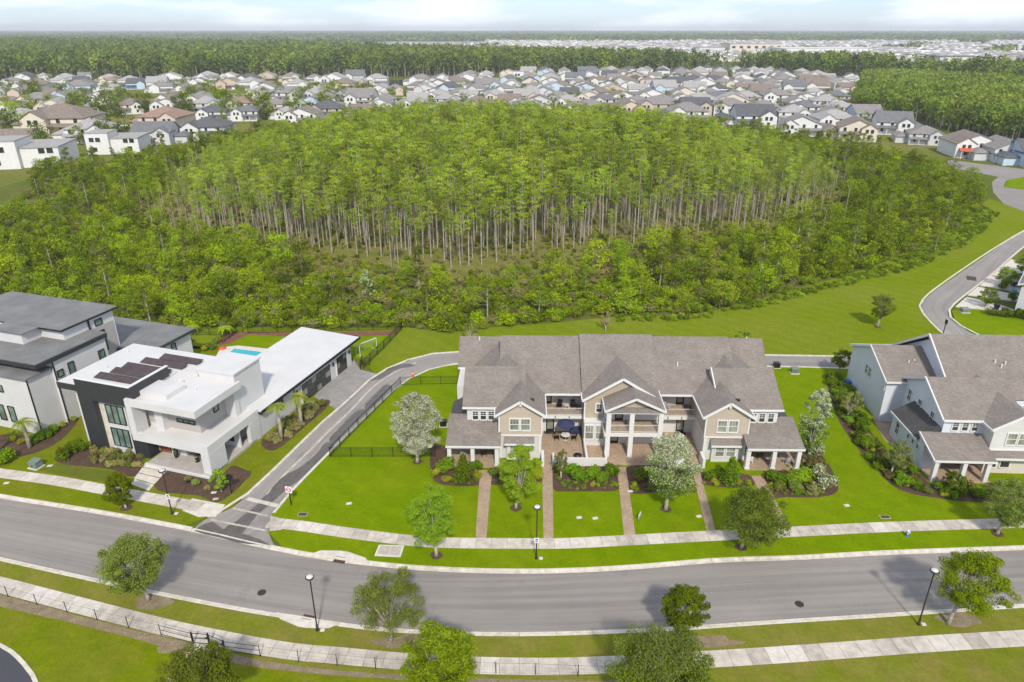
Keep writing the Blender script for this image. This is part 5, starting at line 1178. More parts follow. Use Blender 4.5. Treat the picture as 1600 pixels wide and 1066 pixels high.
def front_gap(x, y):   # low brown belt just before the cypress
    q = dome(x, y); return not (1.0 < q < 1.2 and y < 190 and -60 < x < 62) and not (x < -70 and 168 < y < 215 and (int(x * 7.3 + y) % 5))
def kind_at(x, y, r):
    u = r.random()
    if x > 62: return 'dark' if u < .56 else 'pine' if u < .66 else 'brush' if u < .88 else 'yellow' if u < .94 else 'cone'
    if x < -60 and y > 165: return 'dark' if u < .4 else 'pine' if u < .46 else 'dry' if u < .78 else 'brush'
    if y > 260: return 'dark' if u < .7 else 'pine'
    return 'brush' if u < .5 else 'dark' if u < .63 else 'yellow' if u < .79 else 'cone' if u < .9 else 'pine' if u < .96 else 'dry'
LBL = {'brush': ('broadleaf_tree', 'bushy green tree in the wild belt between the cypress wood and the lawns'), 'dark': ('broadleaf_tree', 'dark green rounded tree in the wild belt around the cypress wood'), 'pine': ('pine_tree', 'slender pine with bare lower trunk standing in the wild belt'),
       'yellow': ('small_tree', 'yellow-green low tree in the wild belt'), 'cone': ('young_pine', 'cone-shaped young pine in the wild belt'), 'dry': ('dry_bush', 'brownish half-dry bush in the wild belt'), 'pale': ('silver_tree', 'pale silvery pointed tree standing out of the green brush')}
r = random.Random(5); spots = brush_spots(560, 4.3, 9, front_gap); spots.sort(key=lambda p: math.hypot(*p))
extra = []
for i, (x, y) in enumerate(spots):
    k = kind_at(x, y, r); j = r.randrange(len(BL[k])); s = r.uniform(.6, 1.12)
    s *= (1.1 if r.random() < .3 else 1) * (.82 if y < 128 else 1)
    if i < 280: place_tree(LBL[k][0], BL[k][j], x, y, s, r.uniform(0, 6.28), LBL[k][1], 'tree', k + ' trees of the wild belt')
    else: extra.append((x, y, ZB, r.uniform(0, 6.28), s, list(BLJ).index(k) * 0 + sum(len(BLJ[q]) for q in list(BLJ)[:list(BLJ).index(k)]) + j))
ALLJ = [m for k in BLJ for m in BLJ[k]]
r2 = random.Random(15)
for x, y in brush_spots(900, 3.2, 19, lambda x, y: y > 150 or abs(x) > 50):
    k = kind_at(x, y, r2); extra.append((x, y, ZB, r2.uniform(0, 6.28), r2.uniform(.5, .95), sum(len(BLJ[q]) for q in list(BLJ)[:list(BLJ).index(k)]) + r2.randrange(len(BLJ[k]))))
scatter('mixed_wood', extra, ALLJ, 'mixed dark and bright trees filling the wild belt around the cypresses', 'wood')
x, y = G(574, 470); place_tree('silver_tree', BL['pale'][0], x, y, .9, 1, 'pale silvery pointed tree standing out of the green brush', 'tree', None)
for px, py, s, l in ((655, 452, .9, 'pine with dark round head left of the meadow edge in the brush'), (762, 500, .85, 'thin pine with visible pale trunk at the brush front, centre'), (237, 512, .8, 'pine with tall pale trunk behind the dark-roofed house'), (1030, 452, .8, 'tall young pine standing above the brush right of centre'), (1000, 458, .7, 'young pine leaning on its taller neighbour right of centre'), (170, 395, .95, 'open-crowned pine above the left brush'), (95, 365, .8, 'pale-trunked pine in the left dry patch'), (1385, 348, .9, 'tall pine near the curve of the rear road'), (1460, 395, .75, 'bushy pine at the brush edge near the rear road'), (110, 320, .7, 'small pine in the left background brush')):
    x, y = G(px, py); place_tree('pine_tree', BL['pine'][int(px) % 4], x, y, s, px, l, 'tree', None)
_dg = grass('dry_grass', (.30, .26, .08), (.38, .31, .14), (.22, .25, .04), .45, .15)
sheet('dry_grass', [(DX + DRX * 1.17 * math.cos(a), DY + DRY * 1.17 * math.sin(a)) for a in [math.pi * (1.0 + i / 16) for i in range(17)]] + [(60, 190), (-60, 190)], ZB + .06, _dg, True, world=True, step=3) if 0 else sheet('dry_grass', [(DX + DRX * 1.17 * math.cos(a), DY + DRY * 1.17 * math.sin(a)) for a in [math.pi * (1.06 + .88 * i / 16) for i in range(17)]], ZB + .06, _dg, False, world=True)
# undergrowth: shrubs and tall grass, too many to count
UG = [bush_mesh(400 + i, 1.5, 1.7, 42, .34, mats=(a, b), n=8, p2=.35) for i, (a, b) in enumerate((('lf_brush', 'lf_lime'), ('lf_dark', 'lf_brush'), ('lf_dry', 'lf_olive'), ('lf_olive', 'lf_dry'), ('lf_brush', 'lf_olive')))]
ug = []; r3 = random.Random(25)
for x, y in brush_spots(9000, 1.45, 29):
    q = dome(x, y); belt = 1.0 < q < 1.4 and y < 200
    w = r3.choice([2, 3, 2, 4, 0]) if (belt and r3.random() < .8) or (x < -50 and y > 165 and r3.random() < .6) else r3.choice([0, 1, 4, 0, 3])
    ug.append((x, y, ZB, r3.uniform(0, 6.28), r3.uniform(.45, 1.15) * (.85 if belt else 1), w))
for _ in range(2600):   # under the cypress edge
    a = r3.uniform(0, 6.28); q = r3.uniform(.82, 1.04) ; x = DX + DRX * q * math.cos(a); y = DY + DRY * q * math.sin(a)
    if y < 270: ug.append((x, y, ZB, r3.uniform(0, 6.28), r3.uniform(.3, .7), r3.choice([2, 3, 1])))
scatter('undergrowth', ug, UG, 'wild undergrowth of green and tawny bushes between the trees', 'undergrowth')
# tall grass hump along the brush edge, right of centre
tg = []; TG = [leaves_mesh('grass', [(0, 0, .35, .6, .6, .4)], 90, .3, [M['tallgrass']], 500, up=-.2), leaves_mesh('grass', [(0, 0, .3, .7, .5, .35)], 90, .28, [M['lf_lime']], 501, up=-.2)]
TP = GP([(960, 497), (1090, 494), (1280, 446), (1370, 418), (1500, 356), (1545, 312), (1570, 325), (1520, 378), (1430, 420), (1300, 452), (1200, 478), (1090, 500), (960, 503)])
for _ in range(14000):
    x, y = r3.uniform(15, 130), r3.uniform(110, 230)
    if inpoly(x, y, TP): tg.append((x, y, 0, r3.uniform(0, 6.28), r3.uniform(.6, 1.3), int(r3.random() < .45)))
scatter('tall_grass', tg, TG, 'strip of tall bright grass along the brush edge', 'grass')
# right-hand wood and the far forest belts
FT_ = [leaves_mesh('far_tree', [(random.Random(i * 9 + k).uniform(-2.6, 2.6), random.Random(i * 5 + k).uniform(-2.6, 2.6), 5 + k * 1.1, 2.2, 2.2, 2.0) for k in range(9)], 13, 1.7, [M['lf_far'] if i < 3 else M['lf_farlight']], 600 + i) for i in range(6)]
TRK = MB().tube([(0, 0, 0), (0, 0, 8)], [.3, .2], 4, False).mesh('t', M['palebark']); FT_ = [join_mesh('far_tree', a, TRK) for a in FT_]
def wood(name, P, spacing, seed, label, kinds=(0, 1, 2), sc=(.8, 1.25), lim=40000):
    rr = random.Random(seed); pts = []; ys = [p[1] for p in P]; xs = [p[0] for p in P]; y = min(ys)
    while y < max(ys) and len(pts) < lim:
        s = spacing * (1 + max(0, y - 1100) / 1100); x = max(min(xs), -y * .86)
        while x < min(max(xs), y * .86):
            a, b = x + rr.uniform(-.45, .45) * s, y + rr.uniform(-.45, .45) * s
            if inpoly(a, b, P): pts.append((a, b, ZB, rr.uniform(0, 6.28), rr.uniform(*sc) * (1 + max(0, y - 1100) / 2600), rr.choice(kinds)))
            x += s
        y += s * .9
    return scatter(name, pts, FT_, label, 'wood')
RW = GP([(1335, 178), (1340, 160), (1345, 140)]) + GP([(1350, 131), (1450, 128), (1600, 133), (1760, 140)]) + GP([(1800, 240), (1600, 222), (1480, 205), (1440, 190), (1380, 183)])
wood('right_wood', RW, 4.0, 3, 'dense light green wood beyond the houses at the right', (3, 4, 5, 3, 0), (.62, .95))
FW = [G(-150, 125), G(0, 125), G(400, 124), G(800, 117), G(1000, 113), G(1200, 113), G(1345, 116), G(1400, 128), G(1600, 131), G(1760, 135), G(1760, 105, 20), G(1600, 101, 20), G(1400, 93, 20), G(1200, 86, 20), G(1000, 80, 20), G(800, 76, 20), G(600, 72, 20), G(300, 67, 20), G(-150, 63, 20)]
wood('far_forest', FW, 7.5, 4, 'broad dark forest belt across the whole background', (0, 1, 2, 0, 1, 4, 2, 0, 5), (1.1, 1.7))
CLM = [leaves_mesh('clump', [(random.Random(i * 3 + k).uniform(-28, 28), random.Random(i + k * 4).uniform(-28, 28), 5, 9, 9, 5) for k in range(14)], 9, 7, [M['lf_far']], 700 + i) for i in range(3)]
rr = random.Random(8); hz_ = []
from mathutils import noise as mn
for _ in range(26000):
    y = 1500 * (1 + rr.random() ** 1.3 * 7.5); x = rr.uniform(-.85, .85) * y
    px = 800 + x / y * 1109 * 1.09
    if inpoly(x, y, FW): continue
    sub = mn.noise(Vector((x * .0011, y * .0006, 3.3)))
    if 1250 < y < 3300 and px > 540 and rr.random() > .003: continue
    if sub < -.05 and rr.random() > .15: continue
    hz_.append((x, y, ZB, rr.uniform(0, 6.28), rr.uniform(.8, 1.6) * (1 + y / 9000), rr.randrange(3)))
scatter('horizon_woods', hz_, CLM, 'dark woodland fading to the horizon', 'wood')

# ================================================================== THE NEIGHBOURHOOD BEHIND
NB = [(-300, 118), (-300, 300), (0, 292), (120, 262), (250, 240), (330, 222), (470, 200), (650, 188), (900, 192), (1100, 200), (1200, 206), (1300, 224), (1440, 248), (1478, 260), (1478, 226), (1440, 200), (1330, 182), (1335, 150), (1348, 122), (1200, 113), (900, 114), (800, 118), (640, 125), (300, 125)]
sheet('far_lawn', NB, ZB + .05, M['farlawn'], False)
WALLC = {'white': (.72, .705, .68), 'cream': (.68, .60, .48), 'pale grey': (.58, .585, .58), 'tan': (.55, .45, .34), 'pale blue': (.50, .60, .68), 'teal': (.12, .33, .40), 'peach': (.62, .51, .41)}
ROOFC = {'grey': (.27, .245, .225), 'dark grey': (.12, .12, .125), 'brown': (.25, .20, .16), 'pale grey': (.40, .375, .35), 'terracotta': (.34, .22, .16), 'slate': (.18, .18, .18)}
WM = {k: plain('far_wall_' + k.replace(' ', '_'), v, .8, var=.04) for k, v in WALLC.items()}
RM = {k: plain('far_roof_' + k.replace(' ', '_'), v, .9, var=.16, scale=1.2) for k, v in ROOFC.items()}
def hip(m, x0, x1, y0, y1, z, p, oh=.45):
    x0 -= oh; x1 += oh; y0 -= oh; y1 += oh; w, d = x1 - x0, y1 - y0; h = min(w, d) / 2; zr = z + h * p; t = .18
    if w >= d: a, b = (x0 + h, (y0 + y1) / 2, zr), (x1 - h, (y0 + y1) / 2, zr)
    else: a, b = ((x0 + x1) / 2, y0 + h, zr), ((x0 + x1) / 2, y1 - h, zr)
    c = [(x0, y0, z), (x1, y0, z), (x1, y1, z), (x0, y1, z)]
    if w >= d: m.face([c[0], c[1], b, a]).face([c[1], c[2], b]).face([c[2], c[3], a, b]).face([c[3], c[0], a])
    else: m.face([c[0], c[1], a]).face([c[1], c[2], b, a]).face([c[2], c[3], b]).face([c[3], c[0], a, b])
    m.b(x0, x1, y0, y1, z - t, z - .002)
def gab(m, wl, x0, x1, y0, y1, z, p, axis, oh=.4):
    t = .16
    if axis == 'y':
        xm = (x0 + x1) / 2; zr = z + (x1 - x0) / 2 * p; e = z - oh * p
        m.slab([(x0 - oh, y0 - oh, e), (xm, y0 - oh, zr), (xm, y1 + oh, zr), (x0 - oh, y1 + oh, e)], t).slab([(xm, y0 - oh, zr), (x1 + oh, y0 - oh, e), (x1 + oh, y1 + oh, e), (xm, y1 + oh, zr)], t)
        gtri(wl, x0, x1, y0, z, zr - t); gtri(wl, x0, x1, y1 - .1, z, zr - t)
    else:
        ym = (y0 + y1) / 2; zr = z + (y1 - y0) / 2 * p; e = z - oh * p
        m.slab([(x0 - oh, y0 - oh, e), (x1 + oh, y0 - oh, e), (x1 + oh, ym, zr), (x0 - oh, ym, zr)], t).slab([(x0 - oh, ym, zr), (x1 + oh, ym, zr), (x1 + oh, y1 + oh, e), (x0 - oh, y1 + oh, e)], t)
        gtrix(wl, y0, y1, x0, z, zr - t); gtrix(wl, y0, y1, x1 - .1, z, zr - t)
def house_kit(seed, kind):
    """wall, roof and window meshes of one far house type; front towards -y"""
    r = random.Random(seed); W_, D_ = r.uniform(13, 17), r.uniform(13, 16.5); h = 5.0; wl, rf, wn, tr = MB(), MB(), [], MB()
    p = r.uniform(.36, .47); x0, x1 = -W_ / 2, W_ / 2
    wl.b(x0, x1, 0, D_, 0, h)
    if kind == 'hip': hip(rf, x0, x1, 0, D_, h, p)
    elif kind == 'gable': gab(rf, wl, x0, x1, 0, D_, h, p + .05, 'x')
    elif kind == 'front gable': gab(rf, wl, x0, x1, 0, D_, h, p, 'y')
    elif kind == 'flat':
        wl.b(x0, x0 + W_ * .45, -1.5, D_ * .6, 0, h + 2.0); rf.b(x0 - .2, x1 + .2, -.2, D_ + .2, h, h + .3).b(x0 - .1, x0 + W_ * .45 + .1, -1.6, D_ * .6 + .1, h + 2.0, h + 2.25)
    if kind != 'flat':
        # cross gable and low wing
        s = r.choice([-1, 1]); gx0, gx1 = (x0, x0 + W_ * .42) if s < 0 else (x1 - W_ * .42, x1)
        wl.b(gx0, gx1, -2.2, .3, 0, h); gab(rf, wl, gx0, gx1, -2.2, D_ * .45, h, .62, 'y', .35)
        a, b = (gx1, x1) if s < 0 else (x0, gx0)
        tr.v = [a + .25, b - .25, (a + b) / 2]
        rf.slab([(a - .1, -2.4, 2.75), (b + .2, -2.4, 2.75), (b + .2, .1, 3.5), (a - .1, .1, 3.5)], .14)
        wl.b(a - s * 0, b, -2.1, 0, 0, .15)
        q0, q1 = (x1, x1 + 5.2) if r.random() < .5 else (x0 - 5.2, x0)
        wl.b(q0, q1, 3, D_ + 5, 0, 3); hip(rf, q0, q1, 3, D_ + 5, 3, p)
        wins = [((gx0 + gx1) / 2 - .9, 3.2, -2.2), ((gx0 + gx1) / 2 + .9, 3.2, -2.2), ((gx0 + gx1) / 2, 1.1, -2.2), (a + (b - a) * .25, 3.5, 0), (a + (b - a) * .75, 3.5, 0), (a + (b - a) * .3, 1.1, 0)]
        ws = 1.1
    else:
        wins = [(x0 + 2, 4.3, -1.5), (x0 + 4, 4.3, -1.5), (x0 + 2.5, 1.1, -1.5), (x1 - 2, 3.6, 0), (x1 - 4, 3.6, 0), (x1 - 3, 1.0, 0)]; ws = 1.5
    for x, z, y in wins:
        m = MB(); m.k = 0; m.b(x - ws / 2 - .12, x + ws / 2 + .12, y - .06, y, z - .12, z + 1.52); m.k = 1; m.b(x - ws / 2, x + ws / 2, y - .09, y - .061, z, z + 1.4); wn.append(m.mesh('window', [M['trim'], M['glass']]))
    base = [wl.mesh('wall', WM['white']), rf.mesh('roof', RM['grey']), [MB().b(q - .15, q + .15, -2.1, -1.8, 0, 2.6).mesh('porch_post', M['trim']) for q in tr.v]]
    return base, wn
KITS = {k: [house_kit(900 + 10 * i + j, k) for j in range(n)] for i, (k, n) in enumerate((('hip', 4), ('gable', 4), ('front gable', 3), ('flat', 2)))}
def set_mat(o, m): o.material_slots[0].link = 'OBJECT'; o.material_slots[0].material = m
def far_house(x, y, rz, kind, j, wc, rc, label, group, wins=True, s=1.0, name='house'):
    (bw, br, bt), wn = KITS[kind][j % len(KITS[kind])]
    r = empty(name, (x, y, ZB), rz); r.scale = (s, s, s); tag(r, label, 'house', group)
    set_mat(link('wall', bw, r), WM[wc]); set_mat(link('roof', br, r), RM[rc])
    if wins:
        for q in bt: link('porch_post', q, r)
        for w in wn: link('window', w, r)
    return r
hr = random.Random(31); cand = []
NBW = GP(NB)
TAKEN = []
def special(px, py, rz, kind, j, wc, rc, label, s=1.0):
    x, y = G(px, py); far_house(x, y, R(rz), kind, j, wc, rc, label, None, True, s); TAKEN.append((x, y, 13 * s))
special(42, 262, 14, 'flat', 0, 'white', 'pale grey', 'white boxy two-storey house with flat grey roofs at the left, beside the brush', 1.35)
special(180, 240, 10, 'flat', 1, 'white', 'pale grey', 'white boxy house with flat roof and dark porch, second from the left', 1.15)
special(90, 212, 4, 'hip', 0, 'cream', 'brown', 'large cream house with tiered brown roofs at the left', 1.6)
special(250, 205, -2, 'hip', 1, 'peach', 'terracotta', 'peach house with terracotta roof left of the cypress wood', 1.35)
special(238, 226, 8, 'gable', 0, 'pale grey', 'slate', 'pale grey house with slate gable roof just left of the cypress wood', 1.05)
special(320, 218, 3, 'hip', 2, 'white', 'dark grey', 'white house with dark hip roof touching the left corner of the cypress wood', 1.1)
special(470, 196, 0, 'front gable', 0, 'white', 'brown', 'white house with brown front gable above the left of the cypress wood', 1.1)
special(558, 196, 3, 'hip', 3, 'white', 'terracotta', 'white house with reddish hip roof half hidden by the cypress crowns', 1.0)
special(520, 135, 0, 'front gable', 1, 'white', 'pale grey', 'tall white house with pale gable by the pond in the back row', 1.3)
special(918, 123, 0, 'gable', 1, 'teal', 'slate', 'teal house standing out in the back row right of centre', 1.25)
special(820, 128, 0, 'flat', 0, 'white', 'pale grey', 'white flat-roofed house in the back row, centre', 1.3)
special(985, 186, 3, 'front gable', 2, 'peach', 'brown', 'peach house with brown front gable directly behind the cypress wood', 1.2)
special(820, 176, 2, 'front gable', 0, 'pale blue', 'pale grey', 'pale blue gabled house directly behind the cypress crowns, centre', 1.0)
special(1075, 192, -3, 'hip', 0, 'white', 'grey', 'white house with grey hip roof behind the right part of the cypress wood', 1.2)
special(1180, 200, -6, 'gable', 2, 'white', 'dark grey', 'white house with large dark gable roof above the dark pines', 1.25)
special(1250, 212, -14, 'front gable', 1, 'white', 'grey', 'white gabled house nearest the dark pines at the right', 1.05)
special(1338, 220, -18, 'front gable', 2, 'cream', 'brown', 'cream house with brown front gable at the right end of the neighbourhood', 1.15)
special(1395, 210, -18, 'gable', 3, 'white', 'slate', 'white house with slate roof beside the light green wood', 1.15)
special(1445, 226, -20, 'hip', 1, 'pale grey', 'grey', 'low pale house with grey hip roof, last before the right-hand street', .9)
special(1524, 246, -10, 'front gable', 0, 'white', 'brown', 'white gabled townhouse with brown roof and red porch awning at the far right', 1.1)
special(1580, 254, -8, 'front gable', 2, 'pale grey', 'grey', 'grey gabled townhouse right of the one with the red awning', 1.0)
special(1632, 262, -8, 'gable', 1, 'pale blue', 'dark grey', 'pale blue house cut by the right edge near the street junction', 1.0)
_h = [o for o in bpy.data.objects if o.get('label', '').endswith('red porch awning at the far right')][0]
MB().slab([(-6.9, -4.6, 2.7), (-.6, -4.6, 2.7), (-.6, -2.25, 3.5), (-6.9, -2.25, 3.5)], .1).build('awning', M['redroof'], _h)
for q in (-6.6, -4, -1): MB().b(q, q + .2, -4.4, -4.2, 0, 2.6).build('porch_post', M['trim'], _h)
row = 0; y = 262.0; rows = []
while y < 880:
    x = -y * .80; cells = []
    off = 14 * math.sin(row * 1.7)
    while x < y * .62:
        a, b = x + hr.uniform(-2, 2), y + hr.uniform(-3, 3) + 12 * math.sin(x / 90 + row * .5) + off * 0
        if inpoly(a, b, NBW) and inpoly(a, b + 14, NBW) and all((a - t[0]) ** 2 + (b - t[1]) ** 2 > (t[2] * 1.35) ** 2 for t in TAKEN) and dome(a, b) > 1.35 and not (a > .5 * b and b < 430) and hr.random() > (.42 if a < -90 else .08): cells.append((a, b))
        x += 20.5 if row % 2 else 19.5
    rows.append(cells); row += 1; y += 34 if y < 520 else 38
rows = [c for c in rows if c]; total = 0; treespots = []; overflow = []
for ri, cells in enumerate(rows):
    for ci, (a, b) in enumerate(cells):
        kind = hr.choices(['hip', 'gable', 'front gable', 'flat'], [7, 2.2, 2.4, .35])[0]; wc = hr.choices(['white', 'cream', 'pale grey', 'tan', 'pale blue', 'peach'], [7, 2.2, 2, .8, 1.2, .5])[0]
        rc = hr.choices(['grey', 'dark grey', 'brown', 'pale grey', 'terracotta', 'slate'], [6, 1.0, 2.4, 4.5, .15 if a > -100 else 1.0, 1.3])[0]
        lab = '%s house with %s %s roof, %s from left in %s row' % (wc, rc, kind if kind != 'front gable' else 'gabled', ordinal(ci), ordinal(ri))
        if total < 276:
            far_house(a, b, hr.choice([0, 0, 0, math.pi]) * 0 + hr.uniform(-.12, .12) - (a / 1400), kind, hr.randrange(4), wc, rc, lab, 'houses of the neighbourhood behind the wood', b < 520, hr.uniform(.82, 1.2))
        else: overflow.append((a, b, kind, hr.randrange(4)))
        total += 1
        for k in range(3):
            if hr.random() < (1 if a < -100 else .72): treespots.append((a + hr.uniform(7, 13), b + hr.uniform(-10, 12), hr.uniform(.6, 1.4)))
if overflow:   # past the limit: the rest as one object each side of nothing
    m = MB()
    for a, b, k, j in overflow:
        s = 6.3; m.k = 0; m.b(a - s, a + s, b, b + 13, ZB, 5.6); m.k = hr.choice([1, 2, 3])
        w0, w1, d0, d1 = a - s - .4, a + s + .4, b - .4, b + 13.4; z = 5.61; q = 3.4; pk = ((w0 + w1) / 2, (d0 + d1) / 2, z + q)
        for u, v in (((w0, d0), (w1, d0)), ((w1, d0), (w1, d1)), ((w1, d1), (w0, d1)), ((w0, d1), (w0, d0))): m.face([(u[0], u[1], z), (v[0], v[1], z), pk])
    o = m.build('distant_houses', [WM['white'], RM['grey'], RM['dark grey'], RM['pale grey']]); tag(o, 'last rows of houses before the far forest', 'houses', kind='stuff')
treespots = [t for t in treespots if inpoly(t[0], t[1], NBW)]; treespots.sort(key=lambda t: t[1])
for k, (a, b, s) in enumerate(treespots[:295]):
    kd = hr.choice(['dark', 'dark', 'dark', 'dark', 'brush', 'dark']); place_tree('garden_tree', hr.choice(BL[kd]), a, b, s * (1.5 if a < -100 else .95), hr.uniform(0, 6.28), 'garden tree standing between the houses of the neighbourhood behind', 'tree', 'garden trees among the far houses')
if len(treespots) > 295: scatter('distant_trees', [(a, b, ZB, 0, s * .8, 0) for a, b, s in treespots[295:]], [BLJ['dark'][0]], 'small trees among the last rows of houses', 'trees')
for px, py, s, l in ((160, 198, 2.2, 'huge spreading dark oak between the brown-roofed and the peach house'), (125, 226, 1.3, 'round tree in front of the cream house at the left'), (15, 180, 1.6, 'large dark tree at the left edge of the neighbourhood'), (320, 165, 1.7, 'large dark tree group left of centre among the houses'), (300, 160, 1.4, 'dark tree among the houses left of the largest group'), (20, 215, 1.6, 'bushy tree at the left edge behind the flat-roofed house')):
    x, y = G(px, py); place_tree('garden_tree', BL['dark'][int(px) % 4], x, y, s, px, l, 'tree', None)
# streets between the rows
for k, (a, b, w) in enumerate((((-150, 176), (520, 168), 5), ((330, 150), (1340, 158), 5), ((560, 137), (1330, 133), 6), ((-100, 200), (200, 196), 5), ((1210, 182), (1400, 200), 5))):
    p, q = Vector(G(*a)), Vector(G(*b)); t = (q - p).normalized(); n_ = Vector((-t.y, t.x)) * w / 2
    MB().prism([p - n_, q - n_, q + n_, p + n_], ZB, ZB + .09 + .01 * k).build('street', M['conc3'])['kind'] = 'structure'
# ------------------------------------------------------------------ far suburbs and large buildings
m = MB(); rr = random.Random(12)
for i in range(9500):
    y = rr.uniform(1180, 3300) if i % 3 else rr.uniform(1180, 2200); x = rr.uniform(-.25, .92) * y; px = 800 + x / y * 1109 * 1.09
    if inpoly(x, y, FW) or inpoly(x, y - 30, FW): continue
    if px < 560 + (3300 - y) * 0 or (px < 760 and (y > 2600)): continue
    if mn.noise(Vector((x * .004, y * .0022, 1.7))) > .38: continue
    w, d, h = rr.uniform(10, 17), rr.uniform(9, 14), rr.choice([4, 6.5, 6.5]); m.k = rr.choice([0, 0, 0, 1, 1, 2]); m.b(x - w / 2, x + w / 2, y, y + d, ZB, h)
    m.k = rr.choice([3, 3, 3, 3, 4, 5, 0, 0]); pk = (x, y + d / 2, h + 2); c = [(x - w / 2 - .5, y - .5, h + .01), (x + w / 2 + .5, y - .5, h + .01), (x + w / 2 + .5, y + d + .5, h + .01), (x - w / 2 - .5, y + d + .5, h + .01)]
    for j in range(4): m.face([c[j], c[(j + 1) % 4], pk])
o = m.build('far_suburb', [WM['white'], WM['cream'], WM['pale grey'], RM['pale grey'], RM['grey'], RM['brown'], RM['slate']]); tag(o, 'pale far suburb of countless small houses below the horizon', 'houses', kind='stuff')
sheet('bare_field', [G(600, 84), G(1000, 84), G(1700, 98), G(1700, 66), G(1000, 60), G(600, 62)], ZB + .4, plain('far_ground', (.36, .34, .27), 1, var=.3, scale=.01), False, world=True)
def big(px0, px1, py, top, depth, wall, roof, label, nwin=0):
    y = G((px0 + px1) / 2, py)[1]; x0, x1 = WF.y(px0, py, y)[0], WF.y(px1, py, y)[0]; z = max(7, WF.y(px0, top, y)[1])
    r = empty('large_building', ((x0 + x1) / 2, y, 0)); tag(r, label, 'building'); w = (x1 - x0) / 2
    MB().b(-w, w, 0, depth, -.2, z).build('wall', WM[wall], r); MB().b(-w - .6, w + .6, -.6, depth + .6, z, z + 1).build('roof', RM[roof], r)
    k = max(3, int(w / 8))
    for i in range(k): xx = -w + (i + .5) * 2 * w / k; MB().b(xx - w / k * .45, xx + w / k * .45, -.2, -.02, z * .45, z * .75).build('window_band', M['glass'] if nwin else WM['pale grey'], r)
for a in ((1222, 1355, 87, 76, 90, 'white', 'white', 'long white flat warehouse, the brightest building below the horizon at the right'), (1140, 1222, 81, 69, 80, 'cream', 'pale grey', 'cream multi-storey building left of the long white warehouse', 1), (1092, 1132, 81, 75, 60, 'white', 'pale grey', 'white building left of the cream multi-storey one'),
          (1430, 1465, 94, 89, 40, 'pale blue', 'slate', 'small dark-roofed hall right of the long warehouse'), (1468, 1530, 97, 89, 45, 'white', 'slate', 'larger dark-roofed hall with white end at the far right'), (310, 336, 64, 60, 80, 'white', 'pale grey', 'small white block on the left horizon'),
          (432, 487, 65, 60, 90, 'pale grey', 'pale grey', 'long pale building on the horizon left of centre'), (230, 258, 63, 58, 80, 'peach', 'terracotta', 'reddish building cluster on the left horizon'), (768, 802, 62, 57, 90, 'white', 'pale grey', 'white building on the horizon at the centre'), (1345, 1378, 56, 53, 200, 'white', 'pale grey', 'distant white hall close to the horizon at the right'), (640, 720, 70, 67, 60, 'pale grey', 'pale grey', 'low pale hall left of the central suburb')):
    RM.setdefault('white', M['whiteroof']); big(*a[:8], *a[8:])
x, y = G(1390, 56); t = tag(empty('radio_mast', (x, y, 0)), 'thin radio mast sticking up above the right horizon', 'mast')
MB().cyl(0, 0, 0, 95, 1.6, .6, 6).build('mast', RM['grey'], t)
for k in range(3): MB().cyl(0, 0, 30 + k * 25, 31 + k * 25, 2.6, 2.6, 6).build('platform', RM['grey'], t)

# ================================================================== FENCES
def picket_fence(px, h, label, gap_post=2.4, mat='blackmetal', z=0.0, gap=.14, world=False, cat='fence'):
    P = [Vector(p) for p in (px if world else GP(px))]; r = tag(empty('fence', (P[0].x, P[0].y, z)), label, cat); O = P[0]
    for a, b in zip(P[:-1], P[1:]):
        n = max(1, round((b - a).length / gap_post))
        for i in range(n + 1):
            if i == n and b is not P[-1]: continue
            c = a.lerp(b, i / n) - O; MB().b(c.x - .035, c.x + .035, c.y - .035, c.y + .035, -.02, h + .06).build('post', M[mat], r)
        for i in range(n):
            p, q = a.lerp(b, i / n) - O, a.lerp(b, (i + 1) / n) - O; m = MB(); L = (q - p).length; k = int(L / gap)
            for zz in (.12, h - .18, h): m.bar((p.x, p.y, zz), (q.x, q.y, zz), .03, .035)
            for j in range(1, k): c = p.lerp(q, j / k); m.b(c.x - .009, c.x + .009, c.y - .009, c.y + .009, .06, h)
            o = m.build('picket_panel', M[mat], r); o['kind'] = 'stuff'
    return r
picket_fence([(516, 714), (680, 714)], 1.25, 'black picket fence across the front of the green yard')
picket_fence([(516, 714), (560, 668), (598, 630), (626, 602)], 1.25, 'black picket fence along the lane side of the green yard')
picket_fence([(626, 602), (720, 600)], 1.25, 'black picket fence at the rear of the green yard')
picket_fence([(388, 521), (480, 519), (560, 517), (628, 515)], 1.3, 'black picket fence behind the pool yard')
picket_fence([(628, 515), (600, 545), (568, 576)], 1.4, 'black picket fence on the right side of the pool yard')
picket_fence([(287, 524), (348, 524), (370, 520), (380, 519)], 1.3, 'black picket fence corner left of the pool yard')
picket_fence([(348, 536), (370, 520)], 1.2, 'short black picket fence between terrace and back lawn')
picket_fence([(-20, 464), (14, 472), (45, 486)], 1.6, 'dark fence at the far left edge below the brush')
picket_fence([(563, 577), (566, 569), (578, 571)], 1.2, 'short black fence return at the end of the driveway')
